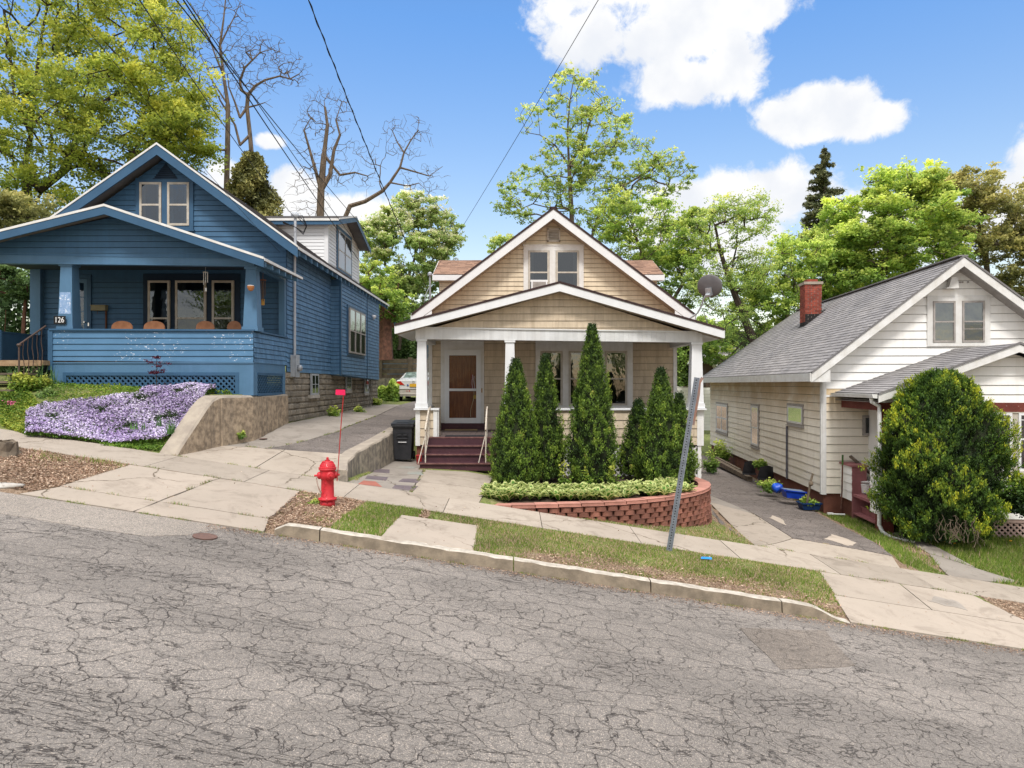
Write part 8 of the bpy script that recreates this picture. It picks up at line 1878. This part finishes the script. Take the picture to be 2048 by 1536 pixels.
# red maple sapling
rm = thing('red_maple_sapling', 'young red-leafed maple sapling in front of the blue lattice', 'sapling', tuple(P(312, 800, 14.6)))
S = Skel(); S.chain([Pn_(312, 802, 14.6), Pn_(314, 775, 14.6), Pn_(312, 745, 14.6), Pn_(314, 715, 14.6)], rad=[.012, .01, .008, .005]); tp = S.grow(np.concatenate([ell(14, Pn_(314, 725, 14.6), (.22, .15, .16)), ell(10, Pn_(310, 745, 14.6), (.2, .15, .08)), ell(5, Pn_(314, 772, 14.6), (.12, .1, .06))]), seg=.08); S.mesh('trunk', M['barkdark'], rm, S.radii(.003, .5, .02), 4)
src = np.array(S.p)[tp]; n = 900; idx = nr.randint(0, len(src), n); npmesh('crown', leafquads(src[idx]+nr.normal(size=(n, 3))*np.array([.035, .035, .015]), nr.uniform(.02, .05, n), .02, .5), 4, nr.rand(n), M['l_red'], rm)
# dandelions on the lawn
vs_ = []; 
for px, py, lab in ((1888, 1092, 'leftmost'), (1909, 1096, 'second'), (2021, 1091, 'right')):
    c = G(px, py); m = MB(); z = gz(*c); m.tube([V(c[0], c[1], z), V(c[0], c[1], z+.09)], .004, 4); m.lathe([(.006, 0), (.028, .012), (.024, .022), (.002, .026)], (c[0], c[1], z+.085), n=10, m=1)
    tag(m.build('dandelion', [M['l_iris'], M['signyellow']]), {'leftmost': 'dandelion nearest the white downspout foot, on the lawn', 'second': 'dandelion just right of the leftmost one on the lawn', 'right': 'dandelion at the right edge of the lawn under the lattice'}[lab], 'dandelion', 'dandelions on the lawn')

# trees across the street, behind the viewer: seen only in the window panes
def copy_tree(src, loc, label, name=None):
    r = src.copy(); C.objects.link(r); r.location = loc; r['label'] = label; r['group'] = 'trees across the street'
    for ch in list(src.children):
        c = ch.copy(); C.objects.link(c); c.parent = r
    return r
srcs = [o for o in bpy.data.objects if o.parent is None and o.name.startswith(('leafy_tree', 'maple_tree.001'))]
for i, (x, y) in enumerate(((-26, -30), (-13, -34), (0, -31), (13, -35), (27, -31))):
    s_ = srcs[i % len(srcs)]; copy_tree(s_, (x, y, -2.2-.155*max(-20, min(20, x))), ['tree across the street at the far left of the row', 'tree across the street, second from the left', 'middle tree across the street, straight behind the viewer', 'tree across the street, second from the right', 'tree across the street at the far right of the row'][i])

# weeds in the joints, grit and leaves along the kerb
def jointweeds(name, label, segs, n, h=(.015, .05), w=.03):
    X = []; Y_ = []
    L = [math.hypot(b[0]-a[0], b[1]-a[1]) for a, b in segs]; T_ = sum(L)
    for (a, b), l in zip(segs, L):
        m = int(n*l/T_); u = nr.rand(m); keep = (np.sin(u*l*5.1+a[0]*7)+np.sin(u*l*13.7+a[1]*3)+nr.normal(size=m)*.3) > .55; u = u[keep]; X.append(a[0]+(b[0]-a[0])*u+nr.normal(size=len(u))*w*.5); Y_.append(a[1]+(b[1]-a[1])*u+nr.normal(size=len(u))*w*.5)
    X = np.concatenate(X); Y_ = np.concatenate(Y_); Z = g(X, Y_)+.004
    o = npmesh(name, blades(X, Y_, Z, nr.uniform(*h, len(X)), .010, 1.2), 3, nr.rand(len(X)), M['l_grass']); tag(o, label, 'weeds', kind='stuff')
jointweeds('joint_weeds', 'little weeds and dry grass growing in the pavement joints', [((-6.2, YS), (-3.3, YS)), ((-6.1, YR), (-3.1, YR)), ((4.7, YS), (8, YS)), ((4.4, YR), (7.2, YR)), ((-5.0, 9.9), (-4.78, 11.4)), ((-6.3, 9.85), (-3.4, 9.85)), ((-1.82, 12.6), (-1.95, 15.7)), ((-2.9, 12.65), (-3.1, 17)), ((-5.5, 14.2), (-4.9, 14.2)), ((-5.0, 14.2), (-4.08, 16.6)), ((-4.08, 16.6), (-4.2, 22))], 9500)
jointweeds('kerb_weeds', 'thin weeds and straw along the foot of the kerb', [((-3.4, 9.24), (4.6, 9.25)), ((4.6, 9.3), (9, 9.31)), ((-6.6, 9.3), (-3.3, 9.3))], 9000, (.008, .03), .05)
X = nr.uniform(-4, 8.5, 6000); Y_ = 9.26-np.abs(nr.normal(size=6000))*.13; l = nr.uniform(.008, .03, 6000); o = npmesh('leaf_litter', leafquads(np.stack([X, Y_, g(X, Y_)+.012], -1), l, l*.5, .85), 4, nr.rand(6000)*.8, M['l_litter']); tag(o, 'grit and dead leaf bits gathered in the gutter below the kerb', 'leaf litter', kind='stuff')
n = 900; X = nr.uniform(-9, 9, n); Y_ = nr.uniform(9.4, 13.9, n); k_ = (X < -.6) | (X > 4.5) | (Y_ < 12.5); X = X[k_]; Y_ = Y_[k_]; l = nr.uniform(.012, .035, len(X)); o = npmesh('leaf_litter', leafquads(np.stack([X, Y_, g(X, Y_)+.018], -1), l, l*.5, .9), 4, nr.rand(len(X)), M['l_litter']); tag(o, 'stray dead leaves scattered over the pavement and aprons', 'leaf litter', kind='stuff')
# ---------------------------------------------------------------- light, sky and camera
sc = bpy.context.scene
W_ = bpy.data.worlds.new('World'); sc.world = W_; W_.use_nodes = True; nt = W_.node_tree; nt.nodes.clear()
SUN_EL, SUN_AZ = radians(56), radians(181)    # azimuth clockwise from +Y: behind the camera, to its right
out = N(nt, 'ShaderNodeOutputWorld'); bg = N(nt, 'ShaderNodeBackground')
sky = N(nt, 'ShaderNodeTexSky', sky_type='NISHITA'); sky.sun_disc = False; sky.sun_elevation = SUN_EL; sky.sun_rotation = SUN_AZ
sky.air_density = 1.0; sky.dust_density = .6; sky.ozone_density = 2.0
tc = N(nt, 'ShaderNodeTexCoord'); nv = N(nt, 'ShaderNodeVectorMath', operation='NORMALIZE'); nt.links.new(tc.outputs['Generated'], nv.inputs[0])
sp = N(nt, 'ShaderNodeSeparateXYZ'); nt.links.new(nv.outputs[0], sp.inputs[0])
az = math_(nt, 'ARCTAN2', sp.outputs[0], sp.outputs[1]); el = math_(nt, 'ARCSINE', sp.outputs[2])
nz = N(nt, 'ShaderNodeTexNoise'); nt.links.new(nv.outputs[0], nz.inputs['Vector']); nz.inputs['Scale'].default_value = 10; nz.inputs['Detail'].default_value = 10; nz.inputs['Roughness'].default_value = .62; nz.inputs['Distortion'].default_value = .25
def blob(px, py, rx, ry):
    a = math.atan2((px-1024)/F, 1); e_ = math.atan2((768-py)/F, sqrt(1+((px-1024)/F)**2)); k = cos(a)
    u = math_(nt, 'MULTIPLY', math_(nt, 'SUBTRACT', az, a), F/rx/k/k); v = math_(nt, 'MULTIPLY', math_(nt, 'SUBTRACT', el, e_), F/ry)
    r = math_(nt, 'SQRT', math_(nt, 'ADD', math_(nt, 'MULTIPLY', u, u), math_(nt, 'MULTIPLY', v, v)))
    return math_(nt, 'SUBTRACT', 1, r)
BL = [(1365, 62, 180, 76), (1180, 70, 85, 62), (1520, 15, 95, 48), (1470, 130, 85, 70), (1350, 160, 120, 48), (1120, 5, 40, 40), (1250, -60, 260, 90),
      (1640, 210, 130, 38), (1570, 232, 90, 38), (1740, 238, 95, 32), (1640, 252, 100, 28),
      (1490, 385, 110, 42), (1560, 400, 110, 60), (1430, 450, 200, 100), (1700, 440, 150, 50), (2060, 320, 55, 55), (2010, 400, 120, 60), (1900, 450, 200, 60),
      (540, 283, 34, 15), (590, 390, 60, 55), (455, 350, 60, 40), (700, 430, 120, 40)]
d = None
for b_ in BL:
    x_ = blob(*b_); d = x_ if d is None else math_(nt, 'SMOOTH_MAX', d, x_, .12)
nf = N(nt, 'ShaderNodeTexNoise'); nt.links.new(nv.outputs[0], nf.inputs['Vector']); nf.inputs['Scale'].default_value = 34; nf.inputs['Detail'].default_value = 8; nf.inputs['Roughness'].default_value = .65; nf.inputs['Distortion'].default_value = .8
dens = math_(nt, 'ADD', math_(nt, 'ADD', d, math_(nt, 'MULTIPLY_ADD', nz.outputs[0], 2.1, -1.05)), math_(nt, 'MULTIPLY_ADD', nf.outputs[0], .8, -.4))
mask = maprange(nt, dens, -.12, .34)
# unseen broken cloud overhead and behind the viewer, added as neutral white fill light
nb_ = N(nt, 'ShaderNodeTexNoise'); nt.links.new(nv.outputs[0], nb_.inputs['Vector']); nb_.inputs['Scale'].default_value = 2.2; nb_.inputs['Detail'].default_value = 7; nb_.inputs['Roughness'].default_value = .55
where_ = math_(nt, 'MAXIMUM', maprange(nt, el, .62, .85), math_(nt, 'MULTIPLY', maprange(nt, sp.outputs[1], .25, -.1), maprange(nt, el, .02, .12)))
mask = math_(nt, 'MAXIMUM', mask, math_(nt, 'MULTIPLY', where_, maprange(nt, nb_.outputs[0], .30, .48)))
nz2 = N(nt, 'ShaderNodeTexNoise'); nt.links.new(nv.outputs[0], nz2.inputs['Vector']); nz2.inputs['Scale'].default_value = 14; nz2.inputs['Detail'].default_value = 6
shade = maprange(nt, nz2.outputs[0], .3, .62)
ccol = mix(nt, shade, (5.8, 6.0, 6.4), (6.9, 6.9, 6.9)); up_ = maprange(nt, el, .62, .85); ccol = mix(nt, up_, ccol, (15.5, 15.3, 15.1))  # overhead part far brighter than the visible clouds, to lift the shade
# a little extra depth of blue overhead and paler air towards the horizon
hs = N(nt, 'ShaderNodeHueSaturation'); nt.links.new(sky.outputs[0], hs.inputs['Color']); hs.inputs['Saturation'].default_value = 1.0; hs.inputs['Value'].default_value = 1.0
grad = maprange(nt, el, .12, .48, typ='LINEAR')
tint = mix(nt, grad, (1.72, 1.38, 1.08), (1.02, 1.44, 1.76)); skyc = mix(nt, 1.0, hs.outputs[0], tint, 'MULTIPLY')
SKY_HS, SKY_TINT = hs, tint
nt.links.new(mix(nt, mask, skyc, ccol), bg.inputs[0]); bg.inputs[1].default_value = .15
nt.links.new(bg.outputs[0], out.inputs[0])
sun = bpy.data.lights.new('sun', 'SUN'); sun.energy = 3.0; sun.angle = radians(11); sun.color = (1, .955, .905)
so = bpy.data.objects.new('sun', sun); C.objects.link(so)
dirv = Vector((sin(SUN_AZ)*cos(SUN_EL), cos(SUN_AZ)*cos(SUN_EL), sin(SUN_EL))); so.rotation_euler = dirv.to_track_quat('Z', 'Y').to_euler(); so.location = (5, -10, 30)
cam = bpy.data.cameras.new('camera'); cam.lens = 36*F/2048; cam.sensor_width = 36; cam.clip_end = 3000; cam.clip_start = .05
co_ = bpy.data.objects.new('camera', cam); C.objects.link(co_); co_.location = (0, 0, 0); co_.rotation_euler = (pi/2, 0, 0); sc.camera = co_
sc.view_settings.view_transform = 'Standard'; sc.view_settings.look = 'None'; sc.view_settings.exposure = 0
sc.cycles.max_bounces = 6; sc.cycles.transparent_max_bounces = 12; sc.cycles.diffuse_bounces = 3; sc.cycles.glossy_bounces = 2; sc.cycles.transmission_bounces = 2
